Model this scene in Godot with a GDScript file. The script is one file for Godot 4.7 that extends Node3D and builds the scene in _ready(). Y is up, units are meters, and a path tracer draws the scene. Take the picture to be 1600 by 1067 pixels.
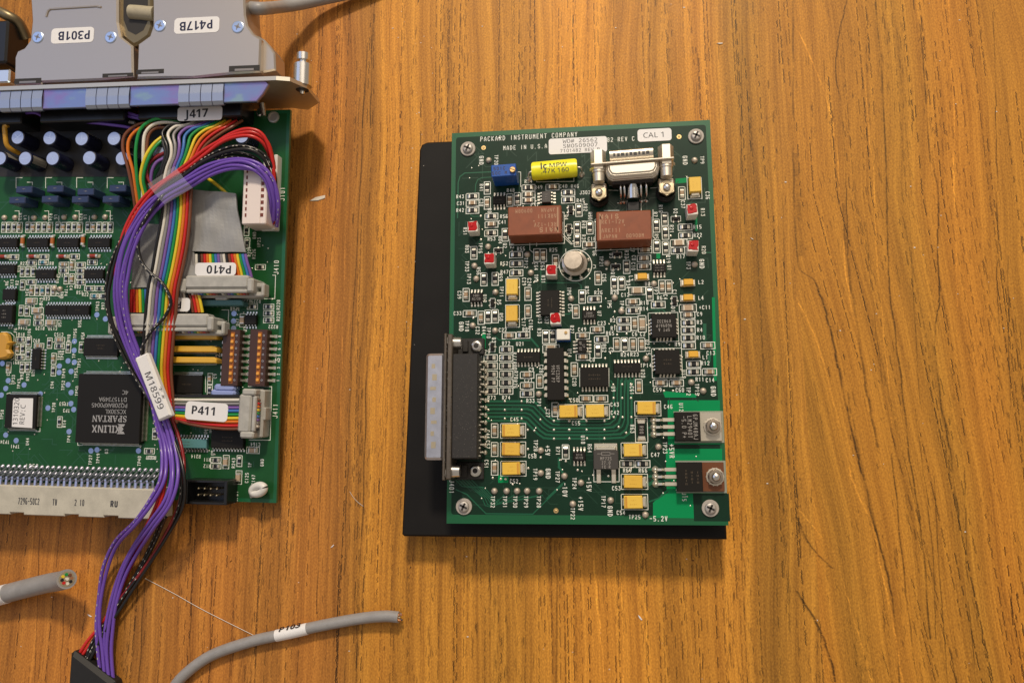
extends Node3D
# A wooden table seen from above with two circuit boards, their cables and plugs. Lengths below are millimetres; MM turns them into metres.

const MM := 0.001

const B2 := Basis(Vector3(0.999679, -0.000102, 0.025345), Vector3(-0.002279, 0.995581, 0.093878), Vector3(-0.025242, -0.093905, 0.995261))
const SMD_SMALL := """r -36.1 -52.51 90
c -36.04 -46.33 90
r -41.99 -49.29 0
c -41.93 -46.46 0
r -41.94 -43.51 0
c -27.17 -47.12 90
r -24.18 -47.46 90
r -19.85 -51.85 0
c -19.84 -48.95 0
c -19.85 -46.61 0
c -10.48 -51.66 0
r -4.38 -49.2 0
r -4.42 -46.21 0
r -0.34 -41.97 90
r -34.42 -40.78 0
c -34.37 -37.52 0
r -34.5 -34.03 0
r -41.22 -26.32 90
r -28.98 -33.12 90
r -24.76 -24.99 0
r -24.65 -21.4 0
r -24.66 -17.76 0
r -37.21 -15.61 90
r -32.85 -15.66 90
c -16.68 -24.5 90
c -14.21 -24.42 90
c -20.16 -9.41 90
c -9.53 -21.95 90
c -44.11 -9.7 90
r 0.36 -7.76 90
r -1.07 -34.75 90
r -1.14 -29.98 90
r 3.72 -34.76 90
c 3.42 -27.86 0
r 28.86 -34.54 90
r 32.09 -37.06 90
r 32.16 -31.58 90
r 39.52 -33.56 0
r 39.58 -30.25 0
r 28.78 -26.44 90
r 32.07 -25.69 90
k 36.97 -27.37 0
r 36.54 -24.49 0
c 24.35 -25.15 0
c 23.9 -21.88 0
c 23.81 -18.71 0
r 17.31 -18.79 90
c 6.52 -14.79 90
r 12.51 -12.43 90
r 15.3 -12.53 90
c 30.23 -10.75 90
c 32.69 -10.67 90
k 20.99 -9.41 0
r 25.57 -8.17 90
c 19.28 -5.18 0
r 28.62 -3.87 0
r 5.04 -6.64 0
c 38.85 -47.01 90
c -42.66 -2.3 0
c -38.2 -0.58 90
r -35.53 -0.93 90
r -32.8 -1.05 90
c -20.19 -2.56 90
c -27.5 6.63 0
r -22.06 6.49 0
r -28.55 11.91 0
r -34.46 14.98 0
r -34.44 18.09 0
r -34.43 21.26 0
r -34.41 24.46 0
r -34.4 27.53 0
r -28.54 15.09 0
r -28.54 18.19 0
r -28.53 21.35 0
r -28.53 24.54 0
r -28.53 27.61 0
c -20.63 21.72 0
c -20.64 25.75 0
r -20.67 28.78 0
c -15.9 24.13 90
r -13.53 7.34 90
r -10.9 7.39 90
c -2.06 -2.1 90
k -11.57 11.92 0
c 0.31 7.3 0
c 0.37 15.28 0
c -2.9 19.91 90
c 5.8 5.13 0
r 7.26 8.76 0
r 5.93 13.19 90
r 15.75 1.71 0
r 15.68 4.77 0
c 19.7 3.12 90
k 22.48 3.2 90
r 19.27 -1.89 0
c 12.95 10.83 90
r 15.88 10.86 90
c 18.94 10.95 90
c 22.09 11.01 90
k 39.39 -2.3 0
c 39.3 0.33 0
r 39.28 3.25 0
r 39.18 6.05 0
r 39.07 8.92 0
r 39.07 11.79 0
c 46.04 11.85 0
r 40.7 18.65 0
r 40.59 21.54 0
c 46.25 21.63 0
c 28.38 25.44 0
c 34.24 25.53 0
c 20.66 26.5 90
c -10.18 34.74 90
c -32.82 42.32 90
c -32.79 49.27 90
c -32.77 56.09 90
r -6.51 50.27 90
c 1.22 30.88 0
c 6.68 30.94 0
r 15.61 54.69 0
r 21.31 54.71 0"""
const TEXT_SMALL := """-38.44 -52.73 90 R41
-38.4 -46.61 90 C38
-46.94 -49.42 0 R43
-46.67 -46.65 0 C31
-46.87 -43.82 0 R42
-19.87 -54.45 0 R54
-26.85 -51.14 0 R48
-6.22 -51.86 0 C40
-1.77 -51.65 0 R46
0.37 -45.8 0 R45
2.17 -42.94 90 R82
-17.47 -44.54 0 C37
-15.93 -51.9 0 R49
-38.51 -64.09 90 GND
-32.58 -63.99 90 TP20
2.08 -48.95 0 J302
-29.48 -40.61 0 R55
-30.15 -38.3 0 C41
-34.34 -31.68 0 R53
-44.76 -35.17 90 R51
-43.93 -27.97 90 R83
-38.65 -28.17 90 TP16
-30.89 -31.17 90 R84
-29.09 -28.79 90 Q2
-26.29 -28.5 90 K2
-22.82 -27.3 0 R55
-29.37 -21.64 0 R52
-29.26 -18.29 0 R47
-20.91 -21.63 90 TP12
-17.06 -15.45 90 TP8
-43.86 -21.04 90 TP33
-43.06 -16.05 90 TP13
-39.34 -18.99 90 R56
-30.74 -16.25 90 R59
-17.04 -20.17 90 C64
-14.53 -20.09 90 C63
-21.67 -14.27 90 C29
-19.64 -14.02 90 C24
-10.36 -26.41 0 R25
-14.31 -14.99 90 R31
-46.75 -9.78 90 C39
-36.84 -8.11 90 U10
-30.35 -10.56 90 TP11
-31.27 -6.45 90 D5
-4.51 -10.02 90 TP6
2.19 -10.2 90 R36
-5.26 -39.24 90 Q4
-4.24 -31.52 90 Q4
1.4 -36.09 90 R40
1.31 -30.56 90 R35
-35.15 -43.18 90 R8
40.53 -60.15 90 GND
46.93 -60.02 90 TP9
48.38 -45.75 90 C36
39.09 -42.53 90 C37
46.34 -39.19 90 R13
36.22 -40.03 90 D2
3.97 -39.44 90 R30
30.7 -41.17 90 R16
3.8 -39.98 0 3
4.36 -30.25 0 C16
28.65 -39.01 90 R7
34.55 -33.09 90 R21
44.09 -33.48 0 R15
44.1 -30.29 0 R22
28.74 -30.3 90 R5
37.54 -22.12 0 R17
46.09 -24.43 90 R20
40.24 -18.69 90 TP3
45.17 -19.08 90 GND
19.65 -25.54 90 C7
20.1 -22.26 90 C8
19.83 -18.98 90 C10
11.67 -23.37 90 D3
7.83 -21.24 90 TP21
12.06 -16.54 90 DQ1
17.44 -23.74 90 R32
18.82 -14.35 90 L3
33.15 -17.99 90 U1
8.79 -14.85 90 C26
17.69 -11.98 90 R34
12.62 -8.97 0 R28
24.92 -11.95 0 R8
34.77 -8.53 90 C1
44.54 -12.1 0 L2
44.3 -6.07 0 L4
16.52 -8.01 0 C12
27.81 -9.28 90 TP7
23.54 -4.73 0 R18
29.24 -6.49 0 R6
32.91 -21.34 90 R19
5.36 -24.53 90 U6
10.56 -4.64 90 TP5
15.19 -4.34 90 TP4
6.52 -9.15 0 R26
31.37 -6.79 90 C4
-47.41 -2.52 0 C33
-30.52 -0.68 90 R50
-21.89 1.57 90 C17
-19.16 2.19 90 C18
-43.63 2.55 90 TP18
-45.86 2.68 90 GND
-39.54 4.32 90 C32
-37.13 4.37 90 R44
-35.28 5.34 90 TP10
-29.88 4.35 0 C22
-20.81 4.36 0 R89
-33.25 8.16 90 Q3
-28.59 9.54 0 R72
-23.26 9.83 0 U21
-25.2 14.56 90 R77
-25.2 18.21 90 R80
-24.84 21.66 90 R78
-25.09 25.09 90 R76
-36.35 12.7 0 R79
-20.15 23.72 0 C21
-19.05 19.65 0 C9
-15.26 19.46 90 C28
-13.15 0.85 90 R37
-15.69 0.6 90 U13
-15.97 5.58 90 R38
-3.61 4.75 90 R27
-4.23 -3.55 90 C75
-4.62 13.67 90 U14
0.16 4.83 0 C49
-2.98 24.58 90 C20
6.73 -1.06 90 U7
7.48 2.62 0 C23
10.57 6.53 0 R65
8.26 12.1 90 R62
11.67 1.63 0 R2
11.78 4.62 0 R1
19.62 6.98 0 C6
22.57 7.04 0 C2
23.37 -2.47 0 R14
15.87 14.7 0 R24
19.38 14.66 0 R23
10.72 12.87 90 C5
24.43 13.49 90 C15
24.17 10.25 90 U2
36.98 22.26 90 U19
34.02 -2.02 90 D1
45.55 -2.45 0 +C11
43.54 0.04 0 C9
43.41 3.11 0 R3
43.4 5.99 0 R4
43.63 8.86 0 R10
35.13 11.19 0 R9
47.01 14.64 0 C13
44.96 16.2 0 L1
44.87 18.39 0 R12
42.68 24.29 0 R11
46.32 24.62 0 C14
38.47 28.62 90 TP2
41.57 27.96 90 TP15
47.34 28.73 90 GND
27.3 27.95 0 C59
35.39 28.12 0 C60
22.27 21.85 90 U20
23.4 18.84 0 TP14
11.29 27.38 90 U9
18.09 28 90 C61
3.74 16.35 0 C8
-34.04 30.09 0 R73
-28.54 30.15 0 R74
-19.42 31.39 0 R33
-16.21 32.03 90 TP1
-12.94 36.07 90 C27
-25.41 38.23 0 C45
-35.4 43.67 90 C44
-35.3 47.46 90 C57
-35.86 54.58 90 C51
-18.79 51.79 0 C58
-25.58 60.86 0 C52
-17.5 47.94 90 TP28
-13.13 49.73 90 +5V
-17.75 58.33 90 TP19
-13 58.13 90 GND
-9.36 49.94 90 R71
-9.58 59.3 90 TP27
-6.95 63.94 90 -10V
-0.1 45.87 90 U18
-48.81 62.83 90 J401
-33.41 68.29 90 TP32
-28.93 68.27 90 TP31
-25.16 68.26 90 TP30
-21.17 68.24 90 TP29
-16.49 68.23 90 TP28
-3.17 31.38 0 C50
11.67 33.14 0 C43
11.68 36.11 0 C42
-2.57 39.82 0 C55
31.02 34.14 0 C46
17.87 42.06 90 R63
35.65 34.38 90 U12
25.84 51.44 0 C47
2.29 49.01 90 R64
29.38 48.94 90 TP23
31.76 50.11 90 +5VR
15.67 57 0 R69
21.26 57.01 0 R66
11.59 63.34 0 C53
1.8 62.01 90 -15V
-3.46 61.63 90 TP24
-4.21 72.37 90 TP22
-1.31 68.8 90 +15V
6.89 68.09 90 TP17
9.22 71.46 90 GND
13.05 71.95 0 C54
17.86 73.43 0 TP25
26.29 73.97 0 -5.2V
35.55 66.31 90 U15"""
const CHIPS_SMALL := """-31.22 -46.85 0 4.9 3.3 1.5 4 1.27 6.4 g chip_black print_dim --=- 0 0.7
-12.76 -47.27 90 4.6 3.6 1.6 4 1.27 6.6 g chip_grey print_pale -=-|=-|-- -90 0.6
-39.92 -8.29 0 4.9 3.6 1.5 4 1.27 6.2 g chip_black print_pale 1001|AC/20 0 0.8
-11.69 -5.22 90 9.6 7.2 2.3 8 1.27 10.2 g chip_black print_dim -=--=-|=--= 0 0.8
29.35 -17.71 0 4.9 3.3 1.5 4 1.27 6.4 g chip_black print_pale =-=--=|-=--=-|=-=-=- 0 0.65
-20 15.2 0 8.9 3.9 1.5 7 1.27 6.3 g chip_black print_dim =--=- 0 0.8
-9.74 21.9 90 19.4 6.3 3.2 7 2.54 7.7 d chip_black print_pale VFC32KP|9924_P7 0 1.1
2.98 -0.43 0 5.2 3.6 1.5 4 1.27 6.4 g chip_black print_pale 2000|LT1097 0 0.7
0.12 11.41 90 4.9 3.4 1.5 4 1.27 6.3 g chip_black print_pale LP|OP_07 0 0.8
30.24 4.63 0 8.9 8.9 3.0 5 1.27 8.9 j chip_black print_pale SPT_^|9689AIP|K98332 180 1.0
31.08 18.08 0 8.9 8.9 3.0 5 1.27 8.9 j chip_black print_dim -=-=|=-=- 0 0.9
16.52 19.86 0 9.9 3.7 1.5 8 1.27 6.1 g chip_black print_dim -=--=-=|-- 0 0.6
4.5 23.13 0 10.4 7.3 2.3 8 1.27 9.8 g chip_black print_dim =-=-=-|-=--=- 0 0.9
-1.52 51.96 0 4.6 3.3 1.5 4 1.27 6.3 g chip_black print_pale 0110|AC/20 0 0.65"""
const SMD_LARGE := """r -125.88 -112.44 90
r -123.51 -112.41 90
r -120.9 -112.38 90
c -118.37 -112.3 90
r -114.66 -112.3 90
c -112 -112.22 90
r -109.57 -112.23 90
r -106.99 -112.2 90
c -104.35 -112.12 90
r -100.81 -112.12 90
c -98.09 -112.04 90
r -95.77 -112.05 90
r -93.22 -112.02 90
c -90.66 -111.94 90
r -87.05 -111.94 90
c -84.37 -111.86 90
r -81.98 -111.87 90
r -79.36 -111.84 90
r -76.83 -111.8 90
r -120.28 -99.57 0
r -106.42 -99.54 0
r -92.47 -99.55 0
r -111.88 -97.1 0
b -106.57 -97.22 0
r -84.25 -97.07 0
c -97.08 -96.18 0
r -97.07 -93.62 0
c -93.17 -95.93 90
r -89.49 -96.03 0
r -89.34 -93.57 0
r -89.19 -90.98 0
r -89.05 -88.61 0
r -95.6 -90.15 90
c -92.91 -90.11 90
r -115.86 -93.3 90
r -113.28 -93.28 90
r -110.7 -93.27 90
r -111.58 -88.84 0
c -110.95 -85.22 90
r -108.54 -85.24 90
b -105.99 -85.22 90
r -103.56 -85.22 90
r -101.09 -85.21 90
r -115.49 -87.65 90
r -84.99 -86.02 0
r -80.18 -86 0
b -82.21 -82.79 0
r -78.17 -82.79 0
k -111.05 -80.74 0
k -107.99 -76.65 0
r -115.38 -76.77 90
r -112.65 -76.55 90
c -107.2 -73.99 0
k -113.73 -71.78 0
r -107.2 -71.52 0
k -101.41 -71.58 0
r -114.9 -64.49 0
r -110.96 -63.44 90
c -106.33 -61.86 0
r -101.56 -63.06 90
c -97.02 -64.43 0
r -97.01 -61.8 0
c -115.78 -60.61 90
r -113.48 -60.64 90
r -110.86 -58.3 90
r -114.63 -56.99 0
r -113.34 -52.94 90
r -110.79 -52.96 90
r -92.93 -61.31 90
c -99.26 -56.66 90
r -99.09 -51.58 90
r -87.07 -61.43 90
c -119.55 -52.66 90
r -94.93 -30.39 90
r -52.64 -26.24 90
r -54.72 -19.28 0
r -26.02 -16.36 0
r -25.91 -13.92 0
k -21.65 -15.67 90
r -16.01 -16.18 90
k -16.02 -9.66 90
k -10.48 -20.57 0
r -10.35 -94.54 0
r -16.86 -109.75 90
r -16.34 -104.47 90
r -13.09 -78.3 0
r -6.16 -78.3 0
r -6.06 -75.6 0
r -5.95 -72.83 0
c -29.89 -48.9 90
r -29.87 -44.16 90
k -16.93 -72.78 90"""
const TEXT_LARGE := """-80.87 -78.51 -90 TP63
-74.88 -73.39 -90 TP62
-90.29 -67.18 -90 TP56
-96.86 -57.99 -90 TP26
-95.48 -58 -90 TP46
-90.28 -57.82 -90 TP
-87.72 -54.87 -90 TP51
-88.84 -50.63 -90 TP57
-94.42 -50.44 -90 TP49
-117.14 -47.58 -90 TP33
-114.47 -45.9 -90 TP43
-113.3 -49.32 -90 R92
-110.61 -48.71 -90 R93
-108.27 -50.65 -90 U26
-99.32 -45.65 -90 C94
-94.39 -45.49 -90 TP52
-88.03 -43.24 -90 TP50
-88.46 -71.24 -90 U56
-97.46 -71.44 -90 U57
-97.63 -66.73 180 C153
-93.02 -65.25 -90 R98
-111.2 -67.11 -90 R106
-115.28 -66.66 180 R101
-117.5 -68.38 -90 F6
-114.29 -69.38 180 C144
-106.36 -69.27 180 R129
-100.55 -69.16 180 C130
-107.66 -64.12 180 R92
-86.79 -66.13 -90 U54
-110.92 -78.61 180 C14
-119.95 -69.88 180 C7
-78.37 -78.72 -90 R97
-116.37 -54.85 180 R91
-119.6 -50.76 -90 C36
-97.91 -116.73 -90 R2
-98.04 -36.31 -90 TP38
-93.56 -37.85 180 TP53
-92.25 -35.13 180 TP3
-90.49 -23.42 -90 TP4
-80.39 -15.1 -90 TP27
-77.05 -15.8 -90 TP19
-58.92 -15.17 -90 TP40
-114.51 -19.92 180 TP41
-109 -22.01 -90 U44
-73.49 -18.77 -90 U3
-106.37 -11.87 180 J501
-121.34 -32.99 -90 TP58
-119.26 -21.67 180 TP34
-92.83 -29.66 -90 R14
-54.13 -16.72 180 R207
-53.66 -16.65 180 R207
-34.61 -17.57 180 R214
-30.87 -28.07 -90 U46
-28.56 -28.11 -90 U5
-27.51 -19.15 -90 U9
-29.77 -16.37 180 R11
-29.66 -13.81 180 R12
-18.49 -15.29 -90 R243
-9.57 -22.9 180 C164
-11.59 -14.64 -90 TP
-6.51 -15.77 -90 GND
-12.67 -9.57 -90 C125
-9.86 -8.84 -90 C147
-1.76 -36.31 -90 J411
-16.73 -2.12 -90 TP64
-2.07 -124.63 -90 J101
-13.41 -107.66 -90 GND
-11.33 -104.69 -90 IP23
-13.32 -99.95 -90 R226
-15.33 -100.94 -90 R227
-3.54 -94.34 -90 J410
-2.1 -79.08 -90 R228
-1.92 -74.52 -90 R225
-3.91 -70.17 180 R222
-11.67 -80.54 180 R229
-15.8 -80.63 180 R230
-20.47 -77.42 180 TP68
-15.77 -69.1 -90 U2
-19.15 -72 -90 U47
-26.95 -57.55 -90 S2
-1.59 -57.82 -90 S1
-27.8 -49.97 -90 C9
-118.61 -117.04 90 R72
-116.21 -116.56 90 L4
-104.45 -116.61 90 R74
-102.1 -116.58 90 L5
-90.45 -116.4 90 R79
-88.59 -116.38 90 L6
-76.81 -115.99 90 L7
-115.63 -96.83 0 R27
-102.74 -96.74 0 R8
-99.75 -89.79 -90 U52
-98.69 -91.51 0 U21
-117.84 -94.67 -90 U16
-122.84 -88.37 -90 R6
-120.5 -88.58 -90 C13
-118.14 -88.57 -90 R2
-113.26 -84.43 90 R34
-99.13 -83.53 90 R7
-97.26 -83.31 90 GND
-95.47 -84.38 90 TP4
-93.28 -86.31 90 C4
-90.3 -86.73 0 R83
-89.24 -84.36 0 R51
-86.66 -83.49 0 R22
-106.62 -80.68 90 C76
-106.5 -78.74 90 R9
-104.13 -81.76 0 R23"""
const CHIPS_LARGE := """-108.83 -105.33 0 9.9 3.9 1.6 8 1.27 6.6 g chip_black print_dim -=-=- 0 0.7
-95.01 -105.19 0 9.9 3.9 1.6 8 1.27 6.6 g chip_black print_dim -=-=- 0 0.7
-80.82 -105.04 0 9.9 3.9 1.6 8 1.27 6.6 g chip_black print_dim -=-=- 0 0.7
-122.94 -105.48 0 9.9 3.9 1.6 8 1.27 6.6 g chip_black print_dim -=-=- 0 0.7
-104.4 -91.99 0 8.7 3.9 1.6 7 1.27 6.4 g chip_black print_dim =-=- 0 0.7
-82.35 -91.86 0 8.7 3.9 1.6 7 1.27 6.4 g chip_black print_dim =-=- 0 0.7
-122.65 -94.18 0 8.7 3.9 1.6 7 1.27 6.4 g chip_black print_dim =-=- 0 0.7
-120.28 -83.4 0 6.0 4.6 1.6 4 1.27 6.8 g chip_black print_dim _ 0 0.7
-121.43 -75.09 0 7.5 7.6 2.2 5 1.27 9.4 g chip_black print_pale -=-|==-|-= 180 0.9
-98.54 -76.78 0 9.9 4.1 1.6 8 1.27 6.5 g chip_black print_dim -=-= 0 0.7
-88.47 -76.78 0 9.9 4.1 1.6 8 1.27 6.5 g chip_black print_dim =-=- 0 0.7
-106.16 -56.36 90 8.7 3.9 1.6 7 1.27 6.6 g chip_black print_dim -=- 0 0.7
-77.65 -61.52 0 15.4 7.4 1.2 27 0.52 9.4 g chip_black print_dim -=--=-|=-=- 0 0.8
-71.21 -36.31 180 28 28 3.4 52 0.5 30.6 f chip_black ink_silver GATE 0 0.8
-111.14 -34.53 0 14 14 2.2 25 0.5 16.2 f chip_black print_pale _ 0 0.8
-13.01 -72.84 0 5.0 3.9 1.6 4 1.27 6.4 g chip_black print_dim _ 0 0.7
-39.16 -46.52 0 13.2 7.4 1.2 24 0.52 9.6 g chip_black print_dim -=--=- 0 0.8
-39.24 -22.74 0 20.0 3.6 1.9 16 1.27 6.4 g chip_teal print_dim -=-=-=-=|=-=--=-=- 0 0.8
-20.47 -24.88 0 13.6 7.3 2.2 11 1.27 9.6 g chip_black print_dim =-=--=|-=-=-= 0 0.9"""
const RAINBOW := """wire_black;0.64;0;-166.46 27.44 -143.93 -169.32 29.71 -141.11 -173.56 30.87 -140.36 -175.53 31.88 -136.68 -172.97 32.29 -131.46 -172.58 31.8 -126.94 -174.09 31.38 -122.62 -175.13 30.95 -118.15 -175.65 30.52 -113.56 -174.11 30.19 -107.2 -174.85 29.27 -99.57 -176.77 28.03 -90.77 -178.41 26.79 -81.97 -180.33 25.61 -73.69 -181.92 23.25 -62.53 -184.18 19.43 -48.72 -185.05 16.77 -39.78 -181.64 15.16 -33.2 -180.26 15.11 -32.67 -166.25 15.3 -32.22 -158.47 15.71 -32.09 -150.07 16.41 -31.91 -143.26 17.32 -31.74
wire_white;0.64;0;-163.8 27.72 -143.65 -166.61 30.05 -140.72 -170.77 31.18 -139.75 -172.91 32.16 -136.17 -171 32.56 -131.17 -170.88 32.13 -126.71 -172.43 31.73 -122.41 -173.45 31.3 -117.94 -173.94 30.87 -113.35 -172.79 30.18 -107.14 -173.5 29.26 -99.51 -175.32 28.03 -90.72 -176.99 26.79 -81.92 -178.91 25.61 -73.65 -180.5 23.25 -62.49 -182.78 19.43 -48.69 -183.68 16.78 -39.76 -180.45 15.01 -31.65 -179.07 14.97 -31.12 -166.21 15.16 -30.7 -158.44 15.56 -30.57 -150.05 16.27 -30.4 -143.23 17.18 -30.24
wire_grey;0.64;0;-161.48 27.43 -143.65 -164.26 29.8 -140.62 -168.34 30.91 -139.43 -170.64 31.86 -135.93 -169.38 32.25 -131.15 -169.55 31.89 -126.74 -171.14 31.49 -122.45 -172.12 31.07 -117.97 -172.58 30.64 -113.38 -171.46 30.18 -107.09 -172.14 29.26 -99.46 -173.88 28.03 -90.67 -175.57 26.79 -81.88 -177.5 25.61 -73.61 -179.08 23.25 -62.46 -181.38 19.43 -48.67 -182.3 16.78 -39.74 -179.26 14.87 -30.11 -177.88 14.82 -29.58 -166.18 15.01 -29.18 -158.41 15.42 -29.06 -150.02 16.13 -28.9 -143.21 17.03 -28.74
wire_purple;0.64;0;-158.84 27.71 -143.37 -161.57 30.14 -140.23 -165.58 31.22 -138.83 -168.03 32.13 -135.42 -167.41 32.52 -130.86 -167.86 32.22 -126.5 -169.49 31.84 -122.24 -170.45 31.42 -117.76 -170.88 30.98 -113.17 -170.14 30.18 -107.03 -170.79 29.26 -99.41 -172.43 28.02 -90.62 -174.16 26.79 -81.83 -176.08 25.61 -73.57 -177.66 23.25 -62.43 -179.99 19.43 -48.64 -180.94 16.78 -39.72 -178.08 14.73 -28.57 -176.7 14.68 -28.04 -166.14 14.87 -27.66 -158.38 15.28 -27.54 -149.99 15.99 -27.39 -143.18 16.89 -27.24
wire_blue;0.64;0;-156.52 27.41 -143.38 -159.22 29.89 -140.13 -163.16 30.95 -138.51 -165.77 31.83 -135.18 -165.79 32.21 -130.85 -166.52 31.98 -126.53 -168.19 31.61 -122.28 -169.13 31.19 -117.79 -169.53 30.75 -113.2 -168.82 30.18 -106.98 -169.44 29.26 -99.36 -170.99 28.02 -90.57 -172.75 26.79 -81.79 -174.67 25.6 -73.53 -176.24 23.25 -62.39 -178.59 19.43 -48.62 -179.57 16.78 -39.7 -176.91 14.64 -27.62 -175.53 14.6 -27.1 -166.12 14.77 -26.63 -158.36 15.17 -26.37 -149.97 15.87 -26.14 -143.16 16.78 -26
wire_green;0.64;0;-153.89 27.69 -143.1 -156.56 30.22 -139.74 -160.41 31.26 -137.91 -163.18 32.1 -134.67 -163.83 32.48 -130.56 -164.85 32.31 -126.3 -166.55 31.96 -122.07 -167.46 31.53 -117.58 -167.83 31.1 -112.99 -167.5 30.18 -106.92 -168.09 29.26 -99.3 -169.55 28.02 -90.51 -171.34 26.79 -81.74 -173.26 25.6 -73.49 -174.83 23.25 -62.36 -177.2 19.43 -48.59 -178.2 16.78 -39.68 -175.73 14.53 -26.42 -174.36 14.49 -25.9 -166.09 14.65 -25.35 -158.33 15.03 -24.94 -149.94 15.73 -24.64 -143.13 16.63 -24.5
wire_yellow;0.64;0;-151.58 27.4 -143.11 -154.21 29.98 -139.64 -157.99 30.99 -137.59 -160.92 31.8 -134.43 -162.22 32.17 -130.54 -163.51 32.06 -126.33 -165.26 31.73 -122.11 -166.14 31.3 -117.61 -166.48 30.87 -113.02 -166.18 30.17 -106.87 -166.74 29.25 -99.25 -168.11 28.02 -90.46 -169.93 26.79 -81.7 -171.85 25.6 -73.45 -173.42 23.25 -62.32 -175.81 19.43 -48.56 -176.84 16.78 -39.66 -174.56 14.43 -25.35 -173.19 14.39 -24.83 -166.07 14.54 -24.19 -158.3 14.91 -23.64 -149.92 15.6 -23.26 -143.11 16.51 -23.13
wire_orange;0.64;0;-148.96 27.68 -142.83 -151.56 30.31 -139.25 -155.26 31.3 -136.99 -158.34 32.08 -133.92 -160.27 32.44 -130.25 -161.84 32.39 -126.09 -163.63 32.07 -121.9 -164.48 31.65 -117.4 -164.79 31.21 -112.81 -164.86 30.17 -106.81 -165.4 29.25 -99.2 -166.68 28.02 -90.41 -168.52 26.79 -81.65 -170.44 25.6 -73.41 -172.01 23.25 -62.29 -174.42 19.43 -48.54 -175.47 16.78 -39.63 -173.41 14.4 -24.96 -172.04 14.35 -24.44 -166.05 14.48 -23.51 -158.28 14.8 -22.5 -149.89 15.47 -21.88 -143.09 16.38 -21.76
wire_red;0.64;0;-146.65 27.38 -142.84 -149.23 30.07 -139.15 -152.85 31.03 -136.68 -156.1 31.77 -133.69 -158.65 32.14 -130.23 -160.51 32.15 -126.12 -162.33 31.84 -121.94 -163.16 31.42 -117.44 -163.44 30.98 -112.84 -163.54 30.17 -106.76 -164.05 29.25 -99.15 -165.24 28.02 -90.36 -167.12 26.79 -81.61 -169.04 25.6 -73.37 -170.6 23.25 -62.26 -173.04 19.43 -48.51 -174.11 16.78 -39.61 -172.24 14.3 -23.93 -170.87 14.26 -23.42 -166.03 14.37 -22.35 -158.25 14.67 -21.12 -149.86 15.33 -20.38 -143.06 16.24 -20.27
wire_brown;0.64;0;-144.05 27.66 -142.56 -146.59 30.4 -138.77 -150.14 31.34 -136.08 -153.53 32.05 -133.18 -156.71 32.41 -129.94 -158.84 32.48 -125.89 -160.71 32.19 -121.73 -161.5 31.76 -117.23 -161.76 31.33 -112.63 -162.23 30.17 -106.7 -162.71 29.25 -99.1 -163.81 28.02 -90.31 -165.71 26.78 -81.56 -167.63 25.6 -73.33 -169.19 23.25 -62.22 -171.65 19.43 -48.49 -172.75 16.78 -39.59 -171.09 14.23 -23.16 -169.72 14.19 -22.65 -166.01 14.28 -21.44 -158.23 14.57 -19.99 -149.84 15.21 -19.13 -143.04 16.12 -19.03"""
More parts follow.
